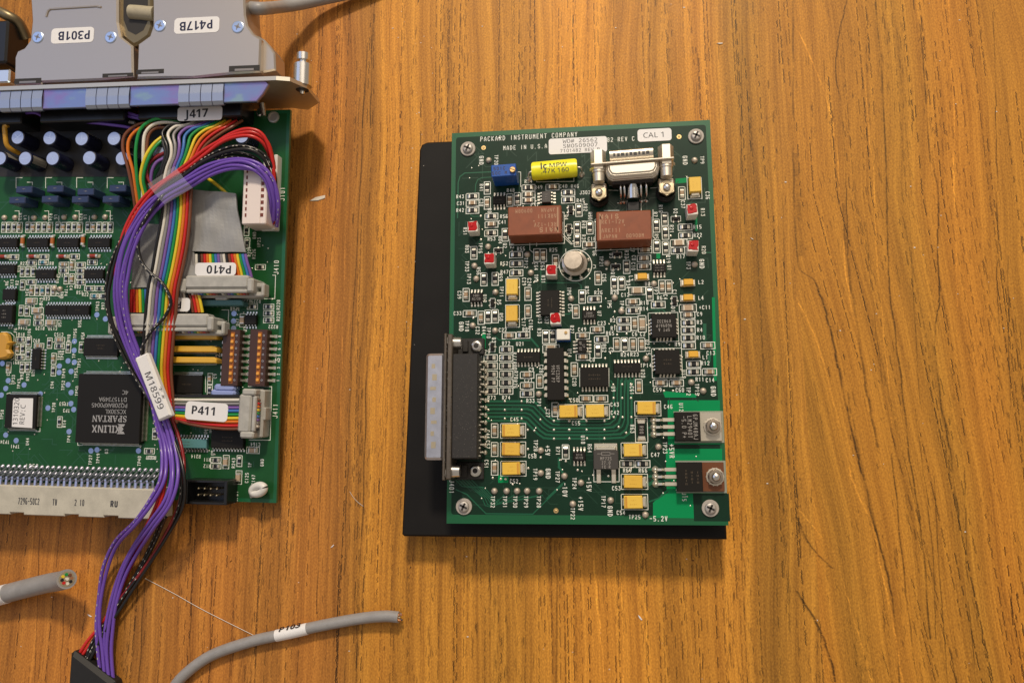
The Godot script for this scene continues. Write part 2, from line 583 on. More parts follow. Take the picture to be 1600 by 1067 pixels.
const RAINBOW2 := """wire_brown;0.7;0;-180.65 27.41 -143.91 -187.14 30.24 -142.11 -192.24 30.81 -137.69 -193.18 30.26 -131.91 -191.38 28.55 -124.29 -190.15 25.66 -114.94 -190.09 22.97 -107.69
wire_orange;0.7;0;-179.52 27.35 -143.31 -185.44 30.13 -140.95 -189.98 30.71 -136.51 -190.92 30.16 -130.74 -189.1 28.39 -122.6 -188.74 25.61 -114.35 -188.69 22.96 -107.63
wire_green;0.7;0;-171.15 27.35 -143.12 -175.02 29.44 -144.03 -180.45 31.35 -143.15 -185.25 31.93 -138.73 -186.95 31.11 -130.12 -187.36 28.14 -119.88 -187.33 25.53 -113.5 -187.57 22.96 -107.59
wire_white;0.7;0;-169.47 27.27 -142.23 -174.99 29.31 -142.69 -179.85 31.18 -141.26 -183 31.8 -137.29 -183.66 31.21 -131.01 -184.65 28.33 -121.86 -185.93 25.53 -113.44 -186.45 22.96 -107.54
wire_brown;0.7;0;-175.52 28.13 -140.78 -179.59 30.06 -140.11 -182.22 30.73 -136.63 -182.85 30.04 -129.28 -184.09 27.11 -119.58 -184.78 24.18 -109.78
wire_yellow;0.7;0;-176.24 28.82 -137.45 -179.65 30.43 -133.33 -182.73 30.86 -127.29 -185.09 29.18 -120.19 -185.06 26.62 -114.36 -184.19 24.05 -108.43
wire_green;0.7;0;-175.93 28.69 -136.11 -178.79 30.33 -132.23 -181.6 30.75 -126.18 -183.96 29.1 -119.35 -183.95 26.62 -114.31 -183.35 24.05 -108.4
wire_crimson;0.7;0;-174.7 28.19 -130.75 -179.56 28.92 -127.94 -182.52 28.63 -124.92 -182.95 28.2 -120.47 -180.95 26.76 -115.75 -179.78 24.17 -109.57
wire_purple;0.7;0;-174.63 27.94 -128.11 -178.41 28.76 -126.31 -180.8 28.42 -122.74 -181.81 26.86 -116.85 -181.44 24.17 -109.64
wire_black;0.7;0;-173.29 29.18 -141.27 -175.37 30.91 -138.38 -175.2 31.43 -133.2 -173.98 30.98 -128.42 -175.48 30.45 -122.75 -178.16 27.82 -116.31 -179.17 25.14 -109.2
wire_black;0.7;0;-174.55 27.64 -124.94 -177.2 28.37 -122.04 -179.63 26.98 -118.06 -180.33 24.17 -109.59
wire_violet;0.7;0;-243.38 28.89 -150.46 -233.84 29.87 -150.01 -228.7 28.58 -146.91 -222.97 28.7 -147.96 -216.45 28.96 -150.58 -211.66 29.2 -153.02
wire_violet;0.7;0;-220.76 27.55 -146.38 -209.97 28.45 -145.07 -199.98 28.32 -143.44 -193.54 27.24 -142.46 -189.9 26.12 -141.09
wire_violet;0.7;0;-207.3 28.98 -150.6 -197.29 28.75 -147.87 -185.95 28.48 -144.82 -179.5 27.3 -142.77
wire_violet;0.7;0;-198.77 28.95 -150.11 -191.64 28.73 -147.55 -183.99 28.5 -144.98
wire_violet;0.7;0;-236.35 28.06 -152.18 -229.52 27.73 -148.51 -220.06 26.58 -146.8
wire_yellow;0.7;0;-161.82 23.34 -121.66 -156.85 25.05 -118.3 -153.53 24.82 -115.79 -150.72 23.57 -113.15
wire_grey;0.7;0;-215.11 27.84 -149.34 -202.17 27.65 -146.98 -190.77 27.41 -144.2"""
const SHEATH_A := """-165.8 27.17 -114.38 -145.72 27.01 -112.19
-165.36 25.97 -106.98 -144.78 25.86 -105.35
-164.35 25.11 -97.84 -142.76 25.03 -96.51
-163.31 24.16 -87.73 -140.73 24.11 -86.71"""
const SHEATH_B := """-190.06 24.41 -101.75 -164.69 24.38 -100.77
-189.48 24.04 -92.41 -163.12 24.01 -91.48
-189.77 23.18 -83.3 -162.4 23.21 -82.94
-189.78 22.3 -73.96 -161.14 22.43 -74.69"""
const STRIPES_A := """wire_grey;0.62;0;-163.11 23.62 -88.41 -163.15 23.11 -85.11 -163.42 22.23 -82.18 -163.69 21.37 -79.5
wire_white;0.62;0;-161.96 23.62 -88.37 -161.96 23.11 -85.07 -162.17 22.23 -82.14 -162.39 21.37 -79.46
wire_black;0.62;0;-160.81 23.62 -88.33 -160.76 23.11 -85.03 -160.92 22.23 -82.1 -161.1 21.37 -79.42
wire_brown;0.62;0;-159.65 23.62 -88.29 -159.57 23.1 -84.99 -159.67 22.23 -82.06 -159.81 21.37 -79.38
wire_red;0.62;0;-158.5 23.61 -88.25 -158.38 23.1 -84.95 -158.42 22.22 -82.02 -158.52 21.37 -79.34
wire_orange;0.62;0;-157.35 23.61 -88.21 -157.19 23.1 -84.91 -157.18 22.22 -81.98 -157.24 21.37 -79.3
wire_yellow;0.62;0;-156.21 23.61 -88.17 -156 23.1 -84.87 -155.93 22.22 -81.94 -155.95 21.37 -79.26
wire_green;0.62;0;-155.06 23.61 -88.13 -154.81 23.1 -84.83 -154.69 22.22 -81.9 -154.67 21.37 -79.23
wire_blue;0.62;0;-153.91 23.61 -88.09 -153.63 23.1 -84.8 -153.45 22.22 -81.86 -153.38 21.37 -79.19
wire_purple;0.62;0;-152.76 23.61 -88.05 -152.44 23.1 -84.76 -152.21 22.22 -81.82 -152.1 21.37 -79.15
wire_grey;0.62;0;-151.62 23.61 -88.01 -151.26 23.1 -84.72 -150.97 22.22 -81.79 -150.82 21.36 -79.11
wire_white;0.62;0;-150.48 23.61 -87.98 -150.07 23.1 -84.68 -149.73 22.22 -81.75 -149.54 21.36 -79.07
wire_black;0.62;0;-149.33 23.61 -87.94 -148.89 23.1 -84.64 -148.49 22.22 -81.71 -148.26 21.36 -79.03
wire_brown;0.62;0;-148.19 23.61 -87.9 -147.71 23.09 -84.6 -147.26 22.22 -81.67 -146.98 21.36 -78.99
wire_red;0.62;0;-147.05 23.6 -87.86 -146.53 23.09 -84.56 -146.02 22.22 -81.63 -145.71 21.36 -78.95
wire_orange;0.62;0;-145.91 23.6 -87.82 -145.35 23.09 -84.52 -144.79 22.21 -81.59 -144.43 21.36 -78.91
wire_yellow;0.62;0;-144.77 23.6 -87.78 -144.17 23.09 -84.48 -143.56 22.21 -81.55 -143.16 21.36 -78.87
wire_green;0.62;0;-143.64 23.6 -87.74 -143 23.09 -84.45 -142.33 22.21 -81.51 -141.89 21.36 -78.84
wire_blue;0.62;0;-142.5 23.6 -87.7 -141.82 23.09 -84.41 -141.1 22.21 -81.47 -140.62 21.36 -78.8
wire_purple;0.62;0;-141.36 23.6 -87.66 -140.65 23.09 -84.37 -139.87 22.21 -81.43 -139.35 21.36 -78.76"""
const STRIPES_B := """wire_red;0.62;0;-189.86 21.9 -75.11 -189.87 21.32 -71.01 -190.24 20.04 -66.01
wire_red;0.62;0;-188.61 21.9 -75.08 -188.58 21.31 -70.98 -188.89 20.04 -65.98
wire_orange;0.62;0;-187.37 21.9 -75.04 -187.29 21.31 -70.94 -187.55 20.04 -65.95
wire_yellow;0.62;0;-186.13 21.9 -75.01 -186 21.31 -70.91 -186.21 20.04 -65.91
wire_green;0.62;0;-184.89 21.9 -74.97 -184.71 21.31 -70.87 -184.88 20.04 -65.88
wire_blue;0.62;0;-183.65 21.9 -74.94 -183.42 21.31 -70.84 -183.54 20.04 -65.85
wire_purple;0.62;0;-182.41 21.9 -74.9 -182.14 21.31 -70.8 -182.2 20.04 -65.81
wire_grey;0.62;0;-181.17 21.9 -74.87 -180.85 21.31 -70.77 -180.87 20.04 -65.78
wire_white;0.62;0;-179.94 21.9 -74.83 -179.57 21.31 -70.73 -179.54 20.04 -65.74
wire_black;0.62;0;-178.7 21.9 -74.79 -178.29 21.31 -70.7 -178.21 20.04 -65.71
wire_brown;0.62;0;-177.47 21.9 -74.76 -177.01 21.31 -70.66 -176.88 20.04 -65.68
wire_red;0.62;0;-176.24 21.9 -74.72 -175.73 21.31 -70.63 -175.55 20.04 -65.64
wire_orange;0.62;0;-175.01 21.9 -74.69 -174.45 21.31 -70.6 -174.22 20.04 -65.61
wire_yellow;0.62;0;-173.78 21.9 -74.65 -173.17 21.31 -70.56 -172.9 20.04 -65.58
wire_green;0.62;0;-172.55 21.9 -74.62 -171.9 21.31 -70.53 -171.57 20.04 -65.54
wire_blue;0.62;0;-171.32 21.9 -74.58 -170.62 21.31 -70.49 -170.25 20.04 -65.51
wire_grey;0.62;0;-170.09 21.89 -74.55 -169.35 21.31 -70.46 -168.93 20.04 -65.48
wire_grey;0.62;0;-168.87 21.89 -74.51 -168.08 21.31 -70.42 -167.61 20.04 -65.45
wire_white;0.62;0;-167.64 21.89 -74.48 -166.81 21.31 -70.39 -166.29 20.04 -65.41
wire_black;0.62;0;-166.42 21.89 -74.44 -165.54 21.31 -70.35 -164.97 20.04 -65.38
wire_brown;0.62;0;-165.2 21.89 -74.41 -164.27 21.31 -70.32 -163.65 20.04 -65.35
wire_red;0.62;0;-163.98 21.89 -74.37 -163 21.31 -70.29 -162.34 20.04 -65.31
wire_orange;0.62;0;-162.76 21.89 -74.34 -161.74 21.31 -70.25 -161.02 20.04 -65.28
wire_yellow;0.62;0;-161.54 21.89 -74.3 -160.47 21.31 -70.22 -159.71 20.04 -65.25"""
const HARNESS := """wire_red;0.72;0;-130.83 24.54 -122.74 -129.82 28.93 -125.49 -130.6 33.07 -130.45 -135.1 35.58 -133.28 -141.43 36.47 -132.61 -148.08 36.07 -130.56 -155.38 35.98 -126.56 -162.71 35.23 -121.28 -169.9 34.78 -116.51 -177.44 34.06 -111.7 -184.1 32.58 -105.06 -189.29 30.9 -95.87 -192.17 29.04 -85.84 -193.55 26.68 -74.56 -193.42 22.83 -62.28 -190.56 18.54 -49.87 -185.82 15.2 -37.21 -180.54 13.64 -25.6 -177.01 12.3 -14.13 -171.73 18.41 -2.89 -173.07 19.96 9.74 -188.15 6.83 26.99 -195.99 2.06 39.24 -199.3 1.49 50.22 -204.07 1.42 58.26 -208.61 2.55 64.44 -212.31 2.98 70.89
wire_red;0.72;0;-132.01 24.91 -123.3 -130.81 28.84 -125.53 -131.9 33.48 -129.51 -135.44 35.78 -131.56 -141.23 36.45 -131.52 -147.61 36.56 -129.53 -154.41 36.02 -125.09 -161.84 35.37 -119.97 -169.37 35.24 -115.67 -176.59 33.98 -110.68 -182.63 32.89 -103.97 -188.04 31.23 -95.32 -191.2 28.96 -85.64 -192.01 27.13 -74.5 -191.65 22.98 -62.49 -189.44 18.56 -50.19 -184.83 15.69 -37.63 -178.94 13.64 -26.23 -175.47 12.48 -14.7 -170.73 18.83 -3.04 -171.95 19.87 10.33 -186.71 7.19 28.1 -194.71 2.34 39.88 -198.4 1.42 50.61 -202.81 1.89 59.04 -207.1 2.65 65.43 -211.27 3.04 71.53
wire_red;0.72;0;-131.45 21.41 -100.46 -129.28 26.65 -111.91 -129.13 30.45 -123.64 -131.38 34.56 -132.12 -136.38 36.21 -134.5 -142.74 36.37 -133.4 -149.51 35.87 -130.02 -156.97 34.66 -124.99
wire_black;0.66;1;-130.58 22.34 -113.24 -128.99 28 -118.81 -130.87 32.19 -124.47 -135.76 34.73 -127.32 -142.41 35.69 -128.05 -149.51 35.32 -126.41 -156.85 35.3 -122.59 -163.94 34.62 -118.05 -172.33 33.66 -113.77 -179.89 32.91 -108.48 -186.12 31.38 -100.86 -191.77 30.12 -90.93 -195.99 28.26 -81.05 -197.55 26.02 -70.84 -196.42 23.4 -60.83 -193.24 20.34 -50.63 -187.1 17.62 -39.06 -178.32 16.75 -26.41 -170.63 16.31 -13.82 -164.75 19.21 -1.48 -165.45 16.86 10.09 -175.29 8.53 22.8 -186.38 4.76 36.84 -195.47 3.79 49.29 -202.51 2.72 60.72 -207.47 2.85 71.24
wire_black;0.66;0;-131.97 22.91 -113.58 -130.81 28.11 -118.78 -131.88 32.81 -123.73 -136.05 35.13 -126.34 -142.25 35.87 -126.42 -148.92 36.01 -124.8 -156.33 35.53 -121.65 -163.35 34.96 -117.04 -171.39 34.32 -112.25 -178.86 33.03 -107.34 -185.31 31.89 -100.31 -190.53 30.65 -90.35 -194.23 28.38 -80.55 -196.23 26.67 -70.79 -195.45 23.75 -61.04 -191.79 20.56 -51.28 -185.6 18.32 -39.97 -177.37 16.95 -27.01 -169.66 16.69 -14.36 -163.04 19.84 -1.86 -163.99 16.97 10.73 -174.51 9.09 23.42 -185.33 5.24 37.62 -193.95 3.92 50.3 -201.31 3.39 61.4 -206.59 3.15 71.67
wire_black;0.72;1;-131.39 22.02 -106.94 -131.68 27.14 -117.16 -134.46 30.42 -123.23 -139.16 31.92 -125.9 -145.37 32.89 -126.33 -151.94 32.51 -124.27
wire_black;0.72;1;-133.07 22.39 -106.94 -132.71 27.05 -116.99 -135.2 30.84 -122.57 -139.56 32.12 -124.31 -145.22 32.87 -124.81 -151.71 33 -123.4
wire_violet;0.72;0;-129.32 22.31 -100.99 -127.62 27.06 -107.61 -128.3 30.43 -115.51 -132.65 33.14 -120.8 -139.34 34.27 -122.98 -146.98 34.52 -122.76 -154.51 35.11 -120.5 -162.92 34.45 -116.05 -171.36 34.03 -111.61 -178.96 33.3 -106.75 -185.13 31.8 -99.48 -189.16 30.7 -90.89 -191.7 29.46 -81.91 -193.23 27.22 -71.76 -192.58 23.38 -59.24 -188.18 20.08 -46.52 -182.55 17.86 -34.95 -176.29 17 -22.2 -171.79 16.67 -11.03 -167.17 21.2 -0.26 -168.53 22.46 8.42 -175.29 19.63 16.27 -188.44 8.86 27.17 -195.73 4.89 38.03 -199.35 3.62 49.57 -200.73 3.45 59.71 -200.47 2.78 68.6 -198.39 2.68 79.97
wire_violet;0.72;0;-130.44 23.18 -101.28 -128.91 27.47 -107.68 -130.07 31.35 -114.82 -133.57 33.84 -119.49 -139.49 34.75 -121.91 -146.7 35.51 -121.28 -153.76 35.64 -118.73 -162.3 35.09 -114.81 -170.8 34.99 -110.65 -177.79 33.73 -105.48 -183.6 32.61 -98.47 -188.05 31.53 -90.46 -190.48 29.88 -81.67 -191.36 28.17 -71.71 -190.95 24.03 -59.55 -187.18 20.6 -46.93 -181.26 18.86 -35.61 -174.53 17.49 -23 -170.45 17.36 -11.55 -166.09 22.13 -0.42 -167.02 22.87 9.11 -174.01 20.49 17.64 -187.55 9.64 28.04 -194.65 5.32 38.54 -197.55 4.59 49.96 -199.02 4.05 59.84 -199.37 3.34 68.48 -197.03 3.67 79.71
wire_violet;0.72;0;-132.2 22.4 -101.75 -130.32 27.09 -107.77 -130.98 30.96 -114.47 -134.43 33.06 -118.26 -139.74 34.5 -120.13 -146.47 34.95 -120.1 -153.35 34.97 -117.76 -161.55 34.88 -113.3 -169.95 34.27 -109.2 -177.09 33.22 -104.72 -182.58 32.33 -97.8 -186.37 30.74 -89.79 -189.03 29.54 -81.38 -190.39 27.74 -71.68 -189.54 23.27 -59.81 -185.49 20.37 -47.61 -180.13 18.25 -36.18 -173.61 16.86 -23.42 -168.93 17.14 -12.15 -164.39 21.38 -0.69 -166.03 22.42 9.56 -173.21 20.17 18.48 -186.27 8.85 29.28 -193.26 5.03 39.2 -196.59 4.11 50.16 -197.65 3.32 59.94 -197.55 3.13 68.3 -195.73 3.01 79.46
wire_violet;0.72;1;-130.16 20.87 -99.51 -127.35 26.12 -105.96 -127.79 29.49 -113.62 -130.75 32.19 -118.74 -136.63 33.3 -121.21 -144.19 33.58 -120.98 -152.53 34.17 -118.27 -161.65 33.52 -114.23 -169.84 33.11 -110.36 -176.5 32.84 -104.62 -181.77 31.36 -97.53 -186.28 30.24 -89.08 -188.69 29.05 -80.66 -189.58 26.88 -71.28 -189.19 23.58 -59.34 -186 20.28 -46.57 -181.35 18.07 -35.25 -178.03 17.2 -22.72 -174.6 16.87 -11.3 -171.41 21.39 -0.46 -174.16 22.16 7.29 -181.52 19.83 16.39 -196.05 9.06 24.9 -202.87 5.09 35.76 -204.46 3.82 47.49 -204.55 3.75 57.56 -203.37 3.18 67.53 -200.66 2.88 80.04
wire_violet;0.72;0;-132 21.45 -100.31 -129.27 26.22 -106.33 -129.08 30.11 -113.32 -131.72 32.6 -117.54 -136.93 33.48 -119.12 -143.91 34.27 -119.25 -152.07 34.4 -117.09 -160.88 33.85 -112.65 -168.7 33.77 -108.58 -175.4 32.97 -103.55 -180.64 31.87 -96.83 -184.45 30.77 -88.37 -186.73 29.16 -80.27 -188.22 27.53 -71.22 -187.72 23.93 -59.57 -184.02 20.5 -47.24 -179.62 18.76 -35.8 -176.8 17.39 -23.06 -172.98 17.25 -11.8 -169.29 22.02 -0.5 -172.81 22.27 8.13 -180.7 20.39 17.4 -194.75 9.54 26.3 -200.96 5.22 36.48 -203.06 4.49 47.61 -203.12 4.05 57.47 -201.34 3.44 67.15 -198.82 3.57 79.65
wire_crimson;0.72;0;-174.32 14.89 -26.93 -168.56 14.34 -14.35 -163.72 18.49 -2.95 -166.3 16.1 10.46 -176.84 8.04 24.56 -188.42 4.34 39.53 -199.92 3.17 52.58
wire_black;0.66;1;-170.71 17.2 14.84 -180.06 7.33 25.04 -188.25 3.22 37.1 -194.97 2.7 47.98 -200.88 2.64 58.6 -205.53 2.84 66.03 -207.67 3.37 71.96
wire_black;0.66;1;-171.78 17.07 13.85 -181.24 6.74 24.12 -188.97 3.14 36.64 -195.81 2.41 47.47 -202.24 2.12 57.77 -206.72 2.83 65.46 -208.42 2.9 71.73"""
const LOOP := """wire_black;0.66;1;-169.57 34.45 -111.81 -174.7 34.81 -105.06 -178.93 33.34 -100.23 -182.15 31.35 -95.22 -182.84 30.28 -89.27 -181.1 29.24 -83.49 -177.21 28.86 -79.3 -172.95 28.35 -75.92 -169.9 27.35 -70.65 -170.01 26.19 -66.79 -173.31 24.92 -61.98 -178.46 23.78 -57.43 -182.71 22.24 -51.86 -183.46 21.36 -47.89"""
const STREAKS := """1.12 0.38 0;80.29 -186.54 86.81 -168.02 92.02 -147.52 93.58 -130.14 93.96 -106.78 93.76 -79.39 95.56 -57.5
1.05 -0.52 0.25;94.2 -106.77 94.72 -79.36 96.5 -57.48 97.7 -35.19 100.52 -11.08
1.26 0.3 0;74.38 -69.44 80.63 -54.07 85.26 -30.71 89.04 -11.14 90.51 0.71 96.39 16.74 98.19 31.55 101.11 51.15 102.74 71.79
0.91 -0.9 0.25;75.95 -112.63 75.91 -83.06 81.96 -75.12 86.1 -57.72 89.69 -30.66 92.5 -11.12 97 14.66 101.35 42.5
0.7 -0.9 0;102.25 -194.73 97.88 -178.93 95.81 -163.19 96.72 -147.24 96.66 -131.89 95.15 -85.53
0.77 -0.83 -0.15;113.56 -193.85 113.44 -172.44 113.17 -146.27 112.21 -121.12 109.75 -77.09 110.17 -55.43 111.18 -30.4 111.44 -11.04 113.43 19.13 113.51 57.02
0.7 -0.9 0.12;130.04 -181.73 129.12 -150.54 128.68 -128.32 130.4 -112.31 128.21 -84.4 127.56 -68.98 124.33 -53.13 124.17 -30.24 125.85 -10.97 126.69 19.03
0.84 0.27 0;104.77 -194.54 106.61 -167.55 106.45 -141.72 107.01 -116.3 105.87 -85.17 106.09 -44.87 106.44 -11.06
0.84 0.3 0;141.5 -191.68 140.12 -165.3 139.04 -139.87 136.34 -109.94 133.59 -64.07
0.56 -1.05 0;157.74 -185.04 155.94 -154.35 151.25 -99.44 148.29 -69.4 147.32 -52.64
0.56 -0.75 0;153.35 -83.55 147.16 -10.88
1.12 0.34 0;69.85 10.84 76.25 18.96 81.88 26.96 83.73 33.09 85.76 42.76 90.17 61.94 92.28 72.09
0.98 -0.68 -0.25;69.64 14.35 74.9 25.89 81.49 32.89
1.05 -0.83 -0.25;68.06 41.03 75.18 53.68 79.21 67.03 79.73 72.45
0.7 -0.68 0.25;90.96 -32.11 93.99 -6.37 96.55 14.66 101.35 42.5 101.44 71.83
0.63 -0.83 0.12;105.35 -8.7 105.81 16.9 106.29 41.3 107.51 71.66
0.56 -0.75 0;119.35 -0.7 118.37 45.96 117.64 71.37
0.63 -0.75 0;130.54 -3.71 127.74 36.07 127.26 71.09
0.63 -1.05 0;141.9 41.15 141.7 51.62
0.49 -0.75 0;114.88 -25.3 116.76 19.11 115.03 56.98
0.49 -0.6 0;102.78 -111.44 102.79 -72.47 104.18 -35.1
0.49 -0.68 0;119.55 -110.69 117.65 -64.48 117.16 -25.28
1.54 -0.45 0;80.87 -196.4 75.95 -112.63
2.45 -0.38 0.25;77.89 -128.77 76.83 -86.15
0.64 -0.84 0;-114.37 -165.34 -113.22 -121.06 -114.61 -106.23 -114.87 -77.94 -113.95 -48.82 -114.14 -27.1 -115.44 5.84 -115 28.32 -114.72 52.68
0.72 -0.84 0;-102.76 -164.64 -103.18 -117.45 -103.69 -91.75 -104.5 -67.52 -104.36 -48.38 -104.15 -19.98 -104.27 5.81 -104.12 37.99
0.56 -0.6 0;-121.76 -140.71 -122.36 -108.53 -121.72 -87.6 -121.39 -55.15
0.72 -0.9 0.1;-98.1 -64.65 -97.51 -21.75 -97.47 11.56 -97.7 28.14 -97.9 45.16 -97.81 77.55
0.64 -0.84 0;-105.68 17.59 -105.9 39.23 -106.21 51.31 -105.94 77.78
0.8 -0.96 0;-98.98 -210.39 -99.87 -191.81 -99.41 -149.55
0.8 -0.84 0;-102.14 -189.82 -102.48 -164.62 -102.85 -149.74
0.64 -0.72 0;-113.49 -211.52 -113.38 -177.41 -112.92 -150.3
0.72 -0.84 0;-168.35 23.58 -166.87 54.91 -165.86 79.5
1.6 -0.96 0;-170.27 12.38 -169.19 23.33
0.64 -0.6 0;-159.42 33.79 -157.37 79.26
0.56 -0.6 0;-140.61 13.52 -139.4 53.15 -138.44 78.72
0.56 -0.6 0;-133.58 -38.44 -131.97 13.48 -130.44 62.6
0.56 -0.6 0;-131.37 -166.38 -130.17 -93.21 -128.95 -12.1
1.12 0.27 0;-108.34 -135.34 -108.53 -64.9 -107.42 13.35
1.04 0.27 0;-123.79 -65.26 -124.05 -12.08 -122.61 62.42
1.2 0.3 0;-6.58 24.82 -4.63 50.54 -2.72 74.82
1.04 0.27 0;3.87 23.54 4.26 48.07 4.1 74.62
0.96 -0.42 0.2;-21.26 23.76 -20.25 46.19 -21.01 75.35
0.56 -0.6 0;40.14 22.04 46.57 73.41
0.56 -0.54 0;60.17 -198.01 55.57 -113.54 51.35 -35.84 48.84 35.85
0.49 -0.6 0;71.5 -112.83 69.05 -35.59 64.56 58.14
0.48 -0.6 0;-91.92 -209.84 -91.99 -149.14 -90.73 -64.47 -89.37 37.79
0.48 -0.54 0;-72.78 23.01 -72.96 76.84
0.48 -0.48 0;29.8 -200.37 27.8 -148.17
0.48 -0.48 0;-37.37 -205.6 -37.37 -150.46
0.48 -0.48 0;-64.08 -207.68 -64.96 -147.65
0.72 -0.72 0;-236.2 21.82 -231.84 81.39
0.64 -0.6 0;-247.8 21.91 -249.15 40.03
0.64 -0.6 0;-222.03 47.23 -220.72 81.08
0.72 -0.72 0;-187.82 39.17 -186.79 80.1"""
var M := {}
var taken := {}
var cap_height := {}


class Geo:
	var v := PackedVector3Array()
	var n := PackedVector3Array()

	func tri(a: Vector3, b: Vector3, c: Vector3, na = null, nb = null, nc = null) -> void:
		var f := (b - a).cross(c - a)
		if f.length_squared() < 1e-16:
			return
		f = f.normalized()
		v.append_array([a, c, b])
		n.append_array([na if na != null else f, nc if nc != null else f, nb if nb != null else f])

	func quad(a: Vector3, b: Vector3, c: Vector3, d: Vector3) -> void:
		tri(a, b, c)
		tri(a, c, d)

	func quad_n(a: Vector3, b: Vector3, c: Vector3, d: Vector3, na: Vector3, nb: Vector3, nc: Vector3, nd: Vector3) -> void:
		tri(a, b, c, na, nb, nc)
		tri(a, c, d, na, nc, nd)

	# corners p[0..3] below and p[4..7] above, both counterclockwise seen from above
	func hexa(p: Array) -> void:
		quad(p[4], p[5], p[6], p[7])
		quad(p[3], p[2], p[1], p[0])
		for i in 4:
			var j := (i + 1) % 4
			quad(p[i], p[j], p[j + 4], p[i + 4])

	func box(c: Vector3, s: Vector3, b := 0.0) -> void:
		var h := s / 2.0
		if b <= 0.0:
			hexa([c + Vector3(-h.x, -h.y, h.z), c + Vector3(h.x, -h.y, h.z), c + Vector3(h.x, -h.y, -h.z), c + Vector3(-h.x, -h.y, -h.z),
				c + Vector3(-h.x, h.y, h.z), c + Vector3(h.x, h.y, h.z), c + Vector3(h.x, h.y, -h.z), c + Vector3(-h.x, h.y, -h.z)])
			return
		prism(PackedVector2Array([Vector2(c.x - h.x, c.z - h.z), Vector2(c.x + h.x, c.z - h.z), Vector2(c.x + h.x, c.z + h.z), Vector2(c.x - h.x, c.z + h.z)]), c.y - h.y, c.y + h.y, b, true)

	# oriented bar from a to b, w wide (level), t thick
	func seg(a: Vector3, b: Vector3, w: float, t: float) -> void:
		var d := (b - a).normalized()
		var s := d.cross(Vector3.UP)
		s = (s.normalized() if s.length() > 0.01 else Vector3.RIGHT) * w / 2.0
		var u := s.cross(d).normalized() * t / 2.0
		hexa([a - s - u, a + s - u, b + s - u, b - s - u, a - s + u, a + s + u, b + s + u, b - s + u])

	# flat outline (x, z) raised from y0 to y1, upper edge chamfered by b, corners chamfered too
	func prism(poly: PackedVector2Array, y0: float, y1: float, b := 0.0, corners := false, low := 0.0) -> void:
		var p := poly.duplicate()
		var area := 0.0
		for i in p.size():
			area += p[i].cross(p[(i + 1) % p.size()])
		if area < 0.0:
			p.reverse()
		if corners and b > 0.0:
			var q := PackedVector2Array()
			for i in p.size():
				var pre := p[(i + p.size() - 1) % p.size()]
				var nex := p[(i + 1) % p.size()]
				q.append(p[i] + (pre - p[i]).normalized() * b)
				q.append(p[i] + (nex - p[i]).normalized() * b)
			p = q
		var cnt := p.size()
		var inn := PackedVector2Array()
		for i in cnt:
			var e0 := (p[i] - p[(i + cnt - 1) % cnt]).normalized()
			var e1 := (p[(i + 1) % cnt] - p[i]).normalized()
			var n0 := Vector2(-e0.y, e0.x)
			var n1 := Vector2(-e1.y, e1.x)
			var m := n0 + n1
			m = m / maxf(m.length_squared(), 0.4) * 2.0
			inn.append(m)
		var top := PackedVector2Array()
		for i in cnt:
			top.append(p[i] + inn[i] * b)
		for i in cnt:
			var j := (i + 1) % cnt
			quad(Vector3(p[j].x, y0, p[j].y), Vector3(p[i].x, y0, p[i].y), Vector3(p[i].x, y1 - b, p[i].y), Vector3(p[j].x, y1 - b, p[j].y))
			if b > 0.0:
				quad(Vector3(p[j].x, y1 - b, p[j].y), Vector3(p[i].x, y1 - b, p[i].y), Vector3(top[i].x, y1, top[i].y), Vector3(top[j].x, y1, top[j].y))
		flat(top, y1)
		flat(p, y0, true)

	func flat(poly: PackedVector2Array, y: float, down := false) -> void:
		var ids := Geometry2D.triangulate_polygon(poly)
		if ids.is_empty():
			poly = Geometry2D.convex_hull(poly)
			poly.resize(poly.size() - 1)
			ids = Geometry2D.triangulate_polygon(poly)
		for k in range(0, ids.size(), 3):
			var a := Vector3(poly[ids[k]].x, y, poly[ids[k]].y)
			var b := Vector3(poly[ids[k + 1]].x, y, poly[ids[k + 1]].y)
			var c := Vector3(poly[ids[k + 2]].x, y, poly[ids[k + 2]].y)
			if ((b - a).cross(c - a).y > 0.0) == down:
				tri(a, c, b)
			else:
				tri(a, b, c)

	# round bar between two points, r0 at a, r1 at b
	func cyl(a: Vector3, b: Vector3, r0: float, r1: float, k := 16, cap := true) -> void:
		var d := (b - a).normalized()
		var s := d.cross(Vector3.UP if absf(d.y) < 0.9 else Vector3.RIGHT).normalized()
		var u := s.cross(d)
		for i in k:
			var p0 := TAU * i / k
			var p1 := TAU * (i + 1) / k
			var d0 := s * cos(p0) + u * sin(p0)
			var d1 := s * cos(p1) + u * sin(p1)
			if k == 6:
				quad(a + d1 * r0, a + d0 * r0, b + d0 * r1, b + d1 * r1)
			else:
				quad_n(a + d1 * r0, a + d0 * r0, b + d0 * r1, b + d1 * r1, d1, d0, d0, d1)
			if cap:
				tri(b, b + d1 * r1, b + d0 * r1)
				tri(a, a + d0 * r0, a + d1 * r0)

